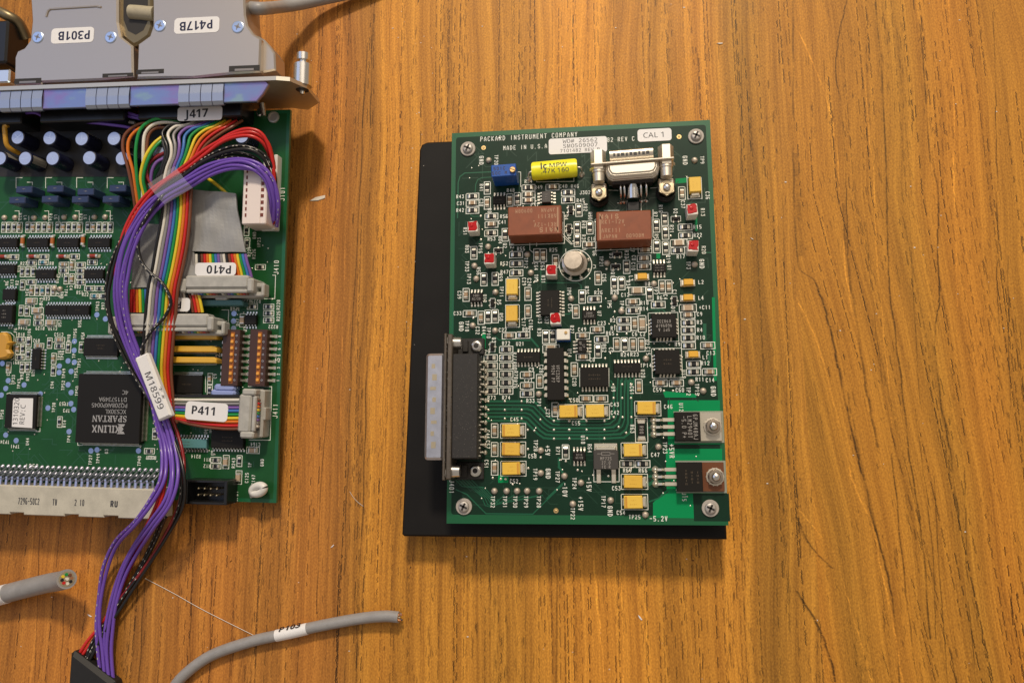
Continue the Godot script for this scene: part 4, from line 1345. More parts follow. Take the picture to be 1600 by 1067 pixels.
func build_small_board() -> void:
	var bd := thing("circuit_board", "small green circuit board with two brown relays on a black metal plate", "circuit board", Vector3(-8.64, 20, -59.74))
	# plate under the board
	var pl := Geo.new()
	pl.prism(pairs2("-62.73 -77.16 50.47 -76.56 51.07 81.65 -68.84 81.54 -69.64 80.74 -65.93 -73.96 -65.03 -76.26"), -17.5, -9.0, 0.7)
	place(bd, "base_plate", solid([pl, "black powder coat"]))
	var so := Geo.new()
	for p in pairs2("-43.92 -69.05 44.95 -69.58 -44.07 70.05 44.48 70.26"):
		so.cyl(Vector3(p.x, -9.02, p.y), Vector3(p.x, -1.62, p.y), 2.6, 2.6, 6)
	place(bd, "spacers", solid([so, "steel dark"]), Vector3.ZERO, 0.0, true)
	var hx := 50.57
	var hz := 76.17
	var g := Geo.new()
	g.box(Vector3(0, -0.8, 0), Vector3(hx * 2, 1.6, hz * 2))
	place(bd, "board", solid([g, "mask edge green"]))
	var dark := Geo.new()
	dark.flat(rounded(-hx + 1.7, -hz + 1.9, hx - 1.7, hz - 3.2, 1.0), 0.01)
	place(bd, "ground_plane", solid([dark, "mask dark green"]))
	var k := 0
	for row in "30.91 31.77 49.54 31.99 48.96 47.88 30.45 47.78;29.64 49.33 49.53 49.41 48.99 65.92 40.35 66.13 40.12 72.14 29.19 72.19 25.5 68.82 29.46 64.07;24.52 68.45 29.57 63.8 41.35 63.78 40.53 73.8 24.37 73.65;36.67 -52.98 41.17 -53.16 41.1 -51.24 36.6 -50.98;-37.87 5.1 -36.46 5.13 -36.43 11.23 -37.83 11.2;43.35 -39.93 44.23 -39.89 44.03 -31.98 43.15 -32.01;-31.5 58.71 -27.7 58.71 -27.7 61.44 -31.49 61.45;29.19 28.32 41.33 29.71 41.11 30.93 29.97 30.79;28.54 -23.73 29.96 -23.68 29.9 -21.63 28.48 -21.68;48.31 -6.19 49.35 -6.16 48.7 24.9 47.67 24.89".split(";", false):
		var cu := Geo.new()
		cu.flat(pairs2(row), 0.02 + 0.0005 * k)
		place(bd, "copper_area", solid([cu, "mask bright green"]))
		k += 1
	var hole := Geo.new()
	hole.box(Vector3(44.93, 0.035, 69.96), Vector3(12.5, 0.012, 9.6))
	place(bd, "mask_window", solid([hole, "mask dark green"]))
	var tr := Geo.new()
	for row in "0.75 0 -37.63 31.38 -19.02 31.6 -17.41 32.18 -12.53 37.47 -10.55 38.84 -8.56 39.09 5.73 39.22 8.49 38.84 10.48 37.28 11.32 34.92 11.47 27.96 9.18 24.33;0.5 0 -37.62 32.84 -19.75 33.03 -18.15 33.61 -13.34 38.73 -11.36 40.1 -9.37 40.36 6.1 40.48 9.75 40.12 11.75 38.56 12.58 36.2 12.77 27.98 10.48 24.35;0.75 0 -37.61 34.3 -20.48 34.47 -18.88 35.05 -14.15 40 -12.17 41.37 -10.18 41.62 6.47 41.74 11.02 41.38 13.01 39.83 13.85 37.47 14.07 28 14.15 24.4;0.5 0 -37.6 35.75 -21.21 35.91 -19.61 36.48 -14.96 41.27 -12.97 42.63 -10.98 42.88 6.83 43 12.28 42.65 14.27 41.1 15.11 38.74 15.37 28.01 15.45 24.42;0.75 0 -37.59 37.2 -21.94 37.34 -20.34 37.92 -15.77 42.53 -13.78 43.89 -11.79 44.14 7.2 44.26 13.54 43.91 15.53 42.36 16.37 40.01 16.66 28.03 16.75 24.44;0.75 0 -37.58 38.65 -22.67 38.77 -21.06 39.35 -16.57 43.79 -14.59 45.15 -12.6 45.4 7.57 45.52 14.8 45.17 16.78 43.62 17.62 41.28 17.96 28.05 18.05 24.46;0.55 0 -49.65 -75.58 -49.21 -41.16 -49.26 -10.01 -49.28 5.78;0.45 0 -47.87 -40.83 -47.77 -55.34 -47.11 -57.7 -45.2 -59.13 -34.85 -59.11;0.35 0 -40.91 -51.06 -40.74 -54.22 -39.99 -56.09 -38.27 -56.89 -34.76 -56.92;0.28 0 -47.31 60.44 -44.89 62.77 -41.29 63.23 -37.7 66.23 -36.25 69.67 -34.35 70.13 -33.9 65.99;0.28 0 -46.11 60.44 -43.69 62.77 -40.34 63.23 -36.5 66.68 -35.3 69.21 -33.64 69.89 -29.4 65.98;0.28 0 -44.91 60.44 -42.49 62.77 -39.38 63.22 -35.31 67.14 -34.36 68.75 -32.94 69.66 -25.63 65.97;0.28 0 -43.71 60.44 -41.3 62.76 -38.43 63.22 -34.13 67.6 -33.41 68.29 -32.23 69.43 -21.63 65.96;0.28 0 -42.52 60.44 -40.1 62.76 -37.48 63.22 -32.94 68.05 -32.47 67.82 -31.52 69.2 -16.94 65.94;0.28 0 -41.32 60.44 -38.91 62.76 -36.52 63.22 -31.76 68.51 -31.52 67.36 -30.81 68.97 -15.07 65.94;0.4 0 -47.16 63.93 -43.1 65.66 -35.91 72.54 -18.74 72.62 -11.7 65.76 -7.29 61.29;0.8 0 -9 52.68 -9.03 55.8 -8.06 56.97 -7.29 58.91;0.9 0 -13.26 67.03 -8.11 62.2;0.4 0 45.87 -23.43 49.38 -23.31;0.4 0 -32.7 6.87 -31.23 8.2 -21.73 8.51 -19.55 8.63;0.4 0 -19.18 7.53 -16.3 11.07;0.4 0 -19.18 8.08 -16.66 11.07;0.35 0 -7.88 -0.69 -6.06 -1.2 -4.62 -1.16 -3.52 -2.42;0.3 0 -42.73 -41.73 -41.59 -41.1 -38.55 -41.05;0.3 0 -39.98 -29.76 -38.48 -31.44;0.4 0 -15.21 -18.6 -15.23 -14.08 -14.32 -13.6 -1.2 -13.21 0.05 -12.12 0.25 -8.77;0.5 0 29.82 64.64 26.32 66.92 23.24 68.07;1 0 30.71 60.84 24.98 60.84 23.42 61.99;0.8 0 24.09 39.17 27.19 39.2;0.8 0 24.01 41.72 27.11 41.74;0.8 0 23.94 44.25 27.03 44.27;0.8 0 23.58 56.63 26.64 56.63;0.8 0 23.5 59.12 26.57 59.12;0.8 0 23.43 61.6 26.49 61.6;0.4 0 24.7 -2.15 30.16 -2.12 31.35 -0.81;0.35 0 26.43 -0.93 28.91 -1.42 29.23 -0.5;1.2 0 45.27 4.23 45.07 9.25;1 0 46.74 14.63 46.28 17.46 45.55 18.51;0.5 0 13.13 23.32 12.63 30.06;0.5 0 14.61 23.34 13.96 30.07;0.5 0 16.08 23.36 15.28 30.09;0.5 0 17.55 23.38 16.61 30.1;0.5 0 19.01 23.4 17.93 30.12".split(";", false):
		var f := pairs2(row)
		tr.path(f.slice(1), f[0].x, 0.03 + 0.0008 * (k % 9))
		k += 1
	var fine_ := Geo.new()
	stray_traces(fine_, Rect2(-hx + 3, -hz + 6, hx * 2 - 6, hz * 2 - 12), 230, 11, 0.28, [])
	place(bd, "fine_traces", solid([fine_, "mask faint green"]), Vector3.ZERO, 0.0, true)
	place(bd, "traces", solid([tr, "mask trace green"]), Vector3.ZERO, 0.0, true)
	# white print
	var silk := Geo.new()
	populate(bd, SMD_SMALL, TEXT_SMALL, 1.0, 1.3, silk)
	silk.text("PACKARD INSTRUMENT COMPANY", Vector2(-19.8, -73), 1.75, 0.0, 0.09, 0.24)
	silk.text("MADE IN U.S.A.", Vector2(-20.46, -68.78), 1.6, 0.0, 0.09, 0.22)
	silk.text("82 REV C", Vector2(16.29, -70.03), 1.6, 0.0, 0.09, 0.22)
	for row in "-16.67 -55.48 -16.67 -54.1 -2.11 -53.62 -2.09 -55.58;-23.82 -58.59 -22.88 -58.46 -22.89 -52.42;-6.57 -37.37 -6.62 -32.76 -3 -28.43;-7.36 -32.41 -3.55 -28.45 -2.08 -28.78;-19.39 -32.09 -19.41 -26.72 -17.93 -25.53;-16.79 -31.99 -16.81 -28.16;0.46 -25.65 2.84 -26.51;-5.6 -25.48 -5.59 -26.62;11.53 -51.24 13.36 -51.16;11.31 -49.51 14.78 -49.16;27.16 -49.57 30.43 -49.73;18.15 -44.96 18.05 -41.12;23.49 -45.11 23.37 -40.9;27.81 -40.95 27.49 -30.34 28.35 -29.18;9.31 -41.34 14.96 -41.18;-37.99 14.14 -37.89 29.44;-0.93 19.51 -1.03 26.32;9.87 19.69 9.73 26.47;3.67 55.44 3.57 61.04 12.68 61.04 12.79 56.23;4.91 -20.02 5.63 -19.81 5.62 -18.88 4.89 -18.71".split(";", false):
		silk.path(pairs2(row), 0.22, 0.06)
	silk.circle(Vector2(-1.91, -20.06), 6.15, 0.3, 0.07)
	# test points, transistors, vias
	for p in pairs2("-35.56 -63.93 -35.64 -28.57 -20.37 -24.89 -19.03 -17.64 -40.96 -21.08 -40.17 -15.91 -32.69 -10.4 -3.8 -7.09 44.07 -59.96 42.48 -18.85 9.98 -20.47 27.26 -11.94 12.57 -7.01 -41.43 2.4 -32.82 4.56 14.94 -1.78 39.57 25.36 43.71 28.57 23.52 16.35 -16.23 28.94 -15.67 49.74 -15.72 57.94 -7.07 59.03 -32.81 64.44 -28.31 64.43 -24.46 64.43 -20.77 64.42 -16.35 64.41 27.05 48.64 -1.1 61.43 -4.15 68.96 9.47 67.64 21.67 72.64"):
		place(bd, "test_point", post_mesh(), Vector3(p.x, 0.04, p.y), fposmod(p.x * 37.0, 180.0))
	for p in triples("-31.62 -26.98 0 -33.77 -6.2 90 -3.53 -42.05 90 -4.18 -34.58 90 36.24 -36.98 0 13.83 -23.69 0 13.19 -19.03 0 34.6 -5.11 90 -33.77 10.83 90 -3.35 -42 90"):
		place(bd, "transistor", transistor_mesh(), Vector3(p.x, 0.04, p.y), p.z)
		silk.rect(Vector2(p.x, p.y), 3.6, 2.0, p.z, 0.18, 0.06)
	var via := Geo.new()
	for p in pairs2("-35.26 31.41 -29.06 31.48 -22.74 31.55 -35.24 34.64 -29.06 34.71 -22.74 34.77 -35.22 37.86 -29.05 37.92 -22.75 37.97 -13.89 34.26 -15.76 38.43 -17.99 42.47 -10.73 38.96 -5 39 -10.76 42.25 -5.04 42.29 -10.79 45.49 -5.08 45.52 -5.14 39 1.31 39.06 7.81 39.11 -5.18 42.25 1.26 42.3 7.75 42.34 -5.1 45.45 1.37 45.48 7.69 45.52 12.94 41.36 15.62 43.5 11.33 30.75 14.48 30.79 17.69 30.83 11.26 37.8 14.47 37.83 17.67 37.86 11.32 25.78 14.58 25.76 17.73 25.69 17.81 26.05 -37.27 11.76 -41.24 -0.57 -38.63 -41.17 -38.48 -31.56 -16.52 -14.49 -31.45 -72.98 9.76 -18.25 34.1 -30.4 -20.47 42.18 -20.41 49.23 -33.5 59.69 -30.5 60.08 -28.7 60.08 -20.32 56.18 -15.73 52.27 -2.22 56.87 -6.5 53.67 8.85 59 7.25 -3.81 12.45 -1.65 13.15 7.13 16.69 6.84 8.54 15.9 29.7 28.33 32.98 28.37"):
		via.lathe(Vector3(p.x, 0.03, p.y), [Vector2(0.48, 0), Vector2(0.42, 0.14), Vector2(0.2, 0.24), Vector2(0.001, 0.24)], 8, true)
	var rv := RandomNumberGenerator.new()
	rv.seed = 91
	for i in 190:
		via.lathe(Vector3(rv.randf_range(-hx + 4, hx - 4), 0.03, rv.randf_range(-hz + 14, hz - 6)), [Vector2(0.3, 0), Vector2(0.26, 0.07), Vector2(0.001, 0.09)], 6, true)
	place(bd, "solder_vias", solid([via, "solder"]), Vector3.ZERO, 0.0, true)
	var eye := Geo.new()
	for p in pairs2("-37.7 -69.35 38.6 -69.9 -10.27 71.39"):
		eye.lathe(Vector3(p.x, 0.02, p.y), [Vector2(0.95, 0), Vector2(0.9, 0.05), Vector2(0.3, 0.05)], 14)
		eye.lathe(Vector3(p.x, 0.05, p.y), [Vector2(0.45, 0), Vector2(0.42, 0.12), Vector2(0.001, 0.15)], 10, true)
	place(bd, "tooling_pads", solid([eye, "gold pad"]), Vector3.ZERO, 0.0, true)
	# tantalum capacitors, inductors
	for row in "-26.04 -11.25 90 6.9 4.4 0;-26.14 -0.94 90 6.9 4.4 0;43.62 -48.87 90 6.8 4.4 0;-25.93 42.48 0 7.6 4.5 -1;-25.94 49.29 0 7.6 4.5 -1;-25.82 56.31 0 7.6 4.5 1;-4.67 35.67 0 7.6 4.5 1;5.04 35.65 0 7.6 4.5 0;23.63 34.74 0 7.6 4.5 1;18.37 49.83 0 7.6 4.5 1;18.15 61.02 0 7.6 4.5 0;18 68.15 0 7.6 4.5 -1".split(";", false):
		var f := nums(row)
		tantalum(bd, Vector3(f[0], 0.04, f[1]), f[2] + sin(f[1] * 3.1) * 1.4, f[3], f[4], int(f[5]), "-=-")
		silk.rect(Vector2(f[0], f[1]), f[3] + 1.8, f[4] + 0.9, f[2], 0.22, 0.06)
	for p in pairs2("22.86 -14.51 39.66 -11.76 39.37 -5.97 40.43 15.28"):
		inductor(bd, Vector3(p.x, 0.04, p.y))
	# chips
	for row in CHIPS_SMALL.split("\n", false):
		var t := row.split(" ", false)
		chip(bd, Vector3(float(t[0]), 0.04, float(t[1])), float(t[2]), float(t[3]), float(t[4]), float(t[5]), int(t[6]), float(t[7]), float(t[8]), t[9], t[10].replace("_", " "), t[11].replace("_", " "), t[12] if t.size() > 12 else "", float(t[13]) if t.size() > 13 else 0.0, float(t[14]) if t.size() > 14 else 0.8)
		if t[9] == "j":
			silk.rect(Vector2(float(t[0]), float(t[1])), float(t[3]) + 2.0, float(t[4]) + 2.0, 0.0, 0.2, 0.06)
	# relays
	for e in [[Vector3(-16.64, 0.04, -35.08), 180.0, "relay"], [Vector3(16.37, 0.04, -31.8), 0.0, "relay"]]:
		var r := joint(bd, e[2], e[0], e[1])
		var b := Geo.new()
		b.prism(rounded(-10.05, -5.7, 10.05, 5.7, 0.5, 2), 0.3, 10.0, 0.35)
		place(r, "case", solid([b, "relay brown"]))
		var p := Geo.new()
		p.text("NAIS", Vector2(-5.3, -3.7), 1.6, 0.0, 10.02, 0.34, 0.85)
		p.text("RK1-12V", Vector2(-4.0, -1.7), 1.45, 0.0, 10.02, 0.2)
		p.text("ARK111", Vector2(-4.7, 1.6), 1.45, 0.0, 10.02, 0.2)
		p.text("JAPAN", Vector2(-5.2, 3.9), 1.3, 0.0, 10.02, 0.19)
		p.text("00908M", Vector2(4.0, 3.9), 1.3, 0.0, 10.02, 0.19)
		p.line(Vector2(-8.7, -4.9), Vector2(-8.7, 4.9), 0.55, 10.02, 0.0)
		p.disc(Vector2(0.2, -0.2), 0.25, 10.02)
		place(r, "marking", solid([p, "relay print"]), Vector3.ZERO, 0.0, true)
		silk.rect(Vector2(e[0].x, e[0].z), 21.2, 12.4, 0.0, 0.22, 0.06)
	# trimmers with red varnish
	var s := 5
	for p in triples("-40.89 -35.15 5.6 -34.31 -22.05 6.2 -10.82 -16.81 6.2 41.76 -38.36 6.2 41.57 -24.3 6.2 -9.49 1.46 5"):
		trimmer(bd, Vector3(p.x, 0.04, p.y), 3.9, 4.2, p.z, "red", s, [0.0, 2.0, -4.0, 3.0, 0.0, -2.0][s % 6])
		s += 1
	trimmer(bd, Vector3(-6.68, 0.04, 7.42), 4.9, 4.0, 5.0, "blue", 1)
	# tall blue trimmer with brass screw
	var bt := joint(bd, "tall_trimmer", Vector3(-28.34, 0.04, -55.45), -1.5)
	var q := Geo.new()
	q.box(Vector3(0, 5.2, 0), Vector3(9.5, 9.8, 4.8), 0.25)
	for x in [-3.6, 3.6]:
		q.box(Vector3(x, 0.2, 0), Vector3(1.6, 0.4, 4.4))
	place(bt, "case", solid([q, "trimmer blue"]))
	q = Geo.new()
	q.lathe(Vector3(3.5, 10.1, 0.3), [Vector2(1.15, 0), Vector2(1.15, 0.8), Vector2(0.95, 1.0), Vector2(0.001, 1.0)], 18)
	place(bt, "screw", solid([q, "brass"]))
	q = Geo.new()
	q.seg(Vector3(2.7, 11.08, 0.0), Vector3(4.3, 11.08, 0.6), 0.3, 0.08)
	place(bt, "screw_slot", solid([q, "recess dark"]))
	q = Geo.new()
	q.text("501C", Vector2(-1.6, -0.8), 1.1, 0.0, 10.12, 0.26, 0.8)
	q.text("50C M", Vector2(-1.6, 1.0), 1.1, 0.0, 10.12, 0.24, 0.8)
	place(bt, "marking", solid([q, "ink navy"]), Vector3.ZERO, 0.0, true)
	# yellow film capacitor
	var fc := joint(bd, "film_capacitor", Vector3(-9.42, 0.04, -57.43), -2.4)
	q = Geo.new()
	var oval := PackedVector3Array()
	var shape := [Vector2(-3.6, 0), Vector2(-3.2, 1.5), Vector2(-2.1, 2.4), Vector2(0, 2.62), Vector2(2.1, 2.4), Vector2(3.2, 1.5), Vector2(3.6, 0), Vector2(3.2, -1.5), Vector2(2.1, -2.4), Vector2(-2.1, -2.4), Vector2(-3.2, -1.5)]
	var stations := [[-8.8, 0.80], [-8.5, 0.94], [-7.9, 1.0], [7.9, 1.0], [8.5, 0.94], [8.8, 0.80]]
	for i in stations.size() - 1:
		for j in shape.size():
			var l := (j + 1) % shape.size()
			var s0: float = stations[i][1]
			var s1: float = stations[i + 1][1]
			var a := Vector3(stations[i][0], 3.4 + shape[j].y * s0, shape[j].x * s0)
			var b := Vector3(stations[i][0], 3.4 + shape[l].y * s0, shape[l].x * s0)
			var c := Vector3(stations[i + 1][0], 3.4 + shape[l].y * s1, shape[l].x * s1)
			var d := Vector3(stations[i + 1][0], 3.4 + shape[j].y * s1, shape[j].x * s1)
			var na := Vector3(0, shape[j].y * 1.6, shape[j].x).normalized()
			var nb := Vector3(0, shape[l].y * 1.6, shape[l].x).normalized()
			q.quad_n(a, b, c, d, na, nb, nb, na)
	place(fc, "capacitor_body", solid([q, "film yellow"]))
	q = Geo.new()
	for e in [-1.0, 1.0]:
		for j in shape.size():
			var l := (j + 1) % shape.size()
			var a := Vector3(e * 8.78, 3.4, 0)
			var b := Vector3(e * 8.79, 3.4 + shape[j].y * 0.8, shape[j].x * 0.8)
			var c := Vector3(e * 8.79, 3.4 + shape[l].y * 0.8, shape[l].x * 0.8)
			if e > 0.0:
				q.tri(a, b, c)
			else:
				q.tri(a, c, b)
	place(fc, "end_seal", solid([q, "resin amber"]))
	q = Geo.new()
	q.tube(smooth_path(triples("8.6 3.4 0 9.8 3.5 0 10.5 2.6 0.5 10.4 0.2 1.6")), 0.36, 8)
	q.tube(smooth_path(triples("-8.6 3.4 0 -9.6 3.4 0.2 -10.2 2.6 0.8 -10.2 0.2 1.2")), 0.36, 8)
	for x in [10.4, -10.2]:
		q.lathe(Vector3(x, 0.03, 1.5), [Vector2(1.2, 0), Vector2(0.9, 0.5), Vector2(0.3, 1.0), Vector2(0.001, 1.1)], 12, true)
	place(fc, "leads", solid([q, "solder"]))
	letters(fc, "ic", 2.5, Vector3(-4.0, 6.0, -0.75), 0.0, "ink black", "Droid Sans", true)
	letters(fc, "MPW", 1.7, Vector3(1.5, 6.0, -0.8), 0.0, "ink black", "Droid Sans", false, 1.25)
	letters(fc, ".47K 160", 1.6, Vector3(0.3, 6.02, 1.3), 0.0, "ink black", "Droid Sans", false, 1.25)
	# round metal can on its ring of solder joints
	var can := joint(bd, "metal_can_chip", Vector3(-1.91, 0.04, -20.06))
	q = Geo.new()
	q.lathe(Vector3.ZERO, [Vector2(4.3, 1.6), Vector2(4.8, 1.8), Vector2(4.8, 2.4), Vector2(4.1, 2.7), Vector2(3.7, 2.9), Vector2(3.62, 6.1), Vector2(3.4, 6.45), Vector2(0.001, 6.5)], 32, false, Vector3(-0.12, 0, -0.06))
	place(can, "can", solid([q, "can nickel"]))
	q = Geo.new()
	for i in 8:
		var a := deg_to_rad(45.0 * i + 22.5 + 90.0)
		var u := Vector3(cos(a), 0, sin(a))
		q.cyl(u * 3.0 + Vector3.UP * 1.8, u * 5.3 + Vector3.UP * 0.4, 0.24, 0.24, 6)
		q.lathe(u * 5.3 + Vector3.UP * 0.03, [Vector2(0.8, 0), Vector2(0.7, 0.3), Vector2(0.35, 0.7), Vector2(0.001, 0.8)], 10, true)
	place(can, "leads", solid([q, "solder"]), Vector3.ZERO, 0.0, true)
	# stickers
	var st := sticker(bd, rounded(-11.78, -71.6, 10.96, -65.1, 1.0), 0.1)
	letters(st, "WO# 26562", 1.5, Vector3(0.59, 0.24, -70.25), 0.0, "ink grey", "Droid Sans Mono", false, 1.2)
	letters(st, "SM0509007", 1.5, Vector3(0.59, 0.24, -68.25), 0.0, "ink grey", "Droid Sans Mono", false, 1.2)
	letters(st, "7101482 REV B", 1.35, Vector3(0.39, 0.24, -66.3), 0.0, "ink grey", "Droid Sans Mono", false, 1.05)
	st = sticker(bd, rounded(22.79, -73.62, 35.78, -68.5, 1.1), 0.1)
	letters(st, "CAL 1", 2.1, Vector3(29.09, 0.24, -71.06), 0.0, "ink grey", "Droid Sans", false, 1.15)
	# four corner screws on grey washers
	for p in pairs2("-43.92 -69.05 44.95 -69.58 -44.07 70.05 44.48 70.26"):
		screw(bd, "corner_screw", Vector3(p.x, 0.03, p.y), 2.05, 1.1, "screw zinc", 3.0)
	build_db25(bd)
	build_de9(bd)
	build_regulators(bd, silk)
	place(bd, "white_print", solid([silk, "silk white"]), Vector3.ZERO, 0.0, true)


func build_db25(bd: Node3D) -> void:
	# long connector on the left edge; x grows into the board
	var o := joint(bd, "long_connector", Vector3(-47.84, 0.04, 33.91))
	var q := Geo.new()
	var sh := PackedVector2Array()
	q.prism(rounded(-9.2, -19.4, -2.2, 19.4, 1.2), 2.4, 10.6, 0.9)
	var sl := solid([q, "steel blue"])
	place(o, "shell", sl)
	q = Geo.new()
	for i in 8:
		q.box(Vector3(-6.3 + 0.5 * (i % 2), 10.6, -14.6 + i * 2.1 + i * 2.0), Vector3(1.3 + 0.4 * (i % 3), 0.06, [1.7, 2.3, 1.2][i % 3]), 0.02)
	place(o, "shell_dimples", solid([q, "brass pale"]), Vector3.ZERO, 0.0, true)
	q = Geo.new()
	q.prism(rounded(-2.2, -26.6, -1.2, 26.6, 0.3), -0.6, 11.8, 0.3)
	q.prism(rounded(-0.9, -26.3, 0.9, 26.3, 0.3), 0.0, 11.8, 0.35)
	place(o, "flange", solid([q, "steel worn"]))
	q = Geo.new()
	q.prism(rounded(0.9, -19.0, 10.4, 19.0, 0.3), 0.6, 11.2, 0.5)
	place(o, "housing", solid([q, "plastic black matte"]))
	var dr := RandomNumberGenerator.new()
	dr.seed = 6
	q = Geo.new()
	for i in 260:
		var dz := dr.randfn(6.0, 10.0) if i % 3 else dr.randf_range(-18, 18)
		q.box(Vector3(dr.randf_range(1.6, 9.8), 11.22, clampf(dz, -18.2, 18.2)), Vector3(dr.randf_range(0.06, 0.22), 0.05, dr.randf_range(0.06, 0.3)))
	for i in 120:
		q.box(Vector3(dr.randf_range(-2.0, 0.8), 11.82, dr.randf_range(-25, 25)), Vector3(dr.randf_range(0.06, 0.4), 0.05, dr.randf_range(0.06, 0.6)))
	place(o, "dust", solid([q, "dust grey"]), Vector3.ZERO, 0.0, true)
	q = Geo.new()
	for i in 13:
		var z := -16.7 + i * 2.77
		q.cyl(Vector3(10.0, 5.0, z), Vector3(11.3, 4.4, z), 0.35, 0.35, 6)
		q.cyl(Vector3(11.3, 4.6, z), Vector3(11.3, 0.0, z), 0.35, 0.35, 6)
		q.lathe(Vector3(11.4, 0.04, z), [Vector2(0.95, 0), Vector2(0.7, 0.5), Vector2(0.001, 0.9)], 8, true)
		q.cyl(Vector3(10.0, 8.0, z + 1.38), Vector3(10.9, 7.6, z + 1.38), 0.3, 0.3, 6)
	place(o, "pins", solid([q, "solder"]), Vector3.ZERO, 0.0, true)
	for s in [-1.0, 1.0]:
		q = Geo.new()
		q.box(Vector3(-0.6, 9.0, s * 24.0), Vector3(2.4, 4.0, 3.2), 0.5)
		q.cyl(Vector3(0.8, 8.0, s * 23.4), Vector3(3.6, 8.0, s * 23.4), 2.4, 2.2, 14)
		place(o, "jack_post", solid([q, "steel bright"]))
		q = Geo.new()
		q.box(Vector3(6.0, 0.7, s * 23.2), Vector3(10.4, 1.3, 6.4), 0.4)
		q.box(Vector3(4.0, 1.5, s * 23.2), Vector3(2.2, 2.2, 4.6), 0.3)
		place(o, "mounting_ear", solid([q, "plastic black matte"]))
		q = Geo.new()
		q.disc(Vector2(0, 0), 1.05, 0.0, 16)
		var ms := screw(bd, "mounting_screw", Vector3(-47.84, 0.04, 33.91) + Vector3(8.2, 1.35, s * 23.2), 2.3, 1.3, "steel bright", 0.0, "ring")
		place(ms, "socket", solid([q, "recess dark"]), Vector3(0, 1.33, 0))


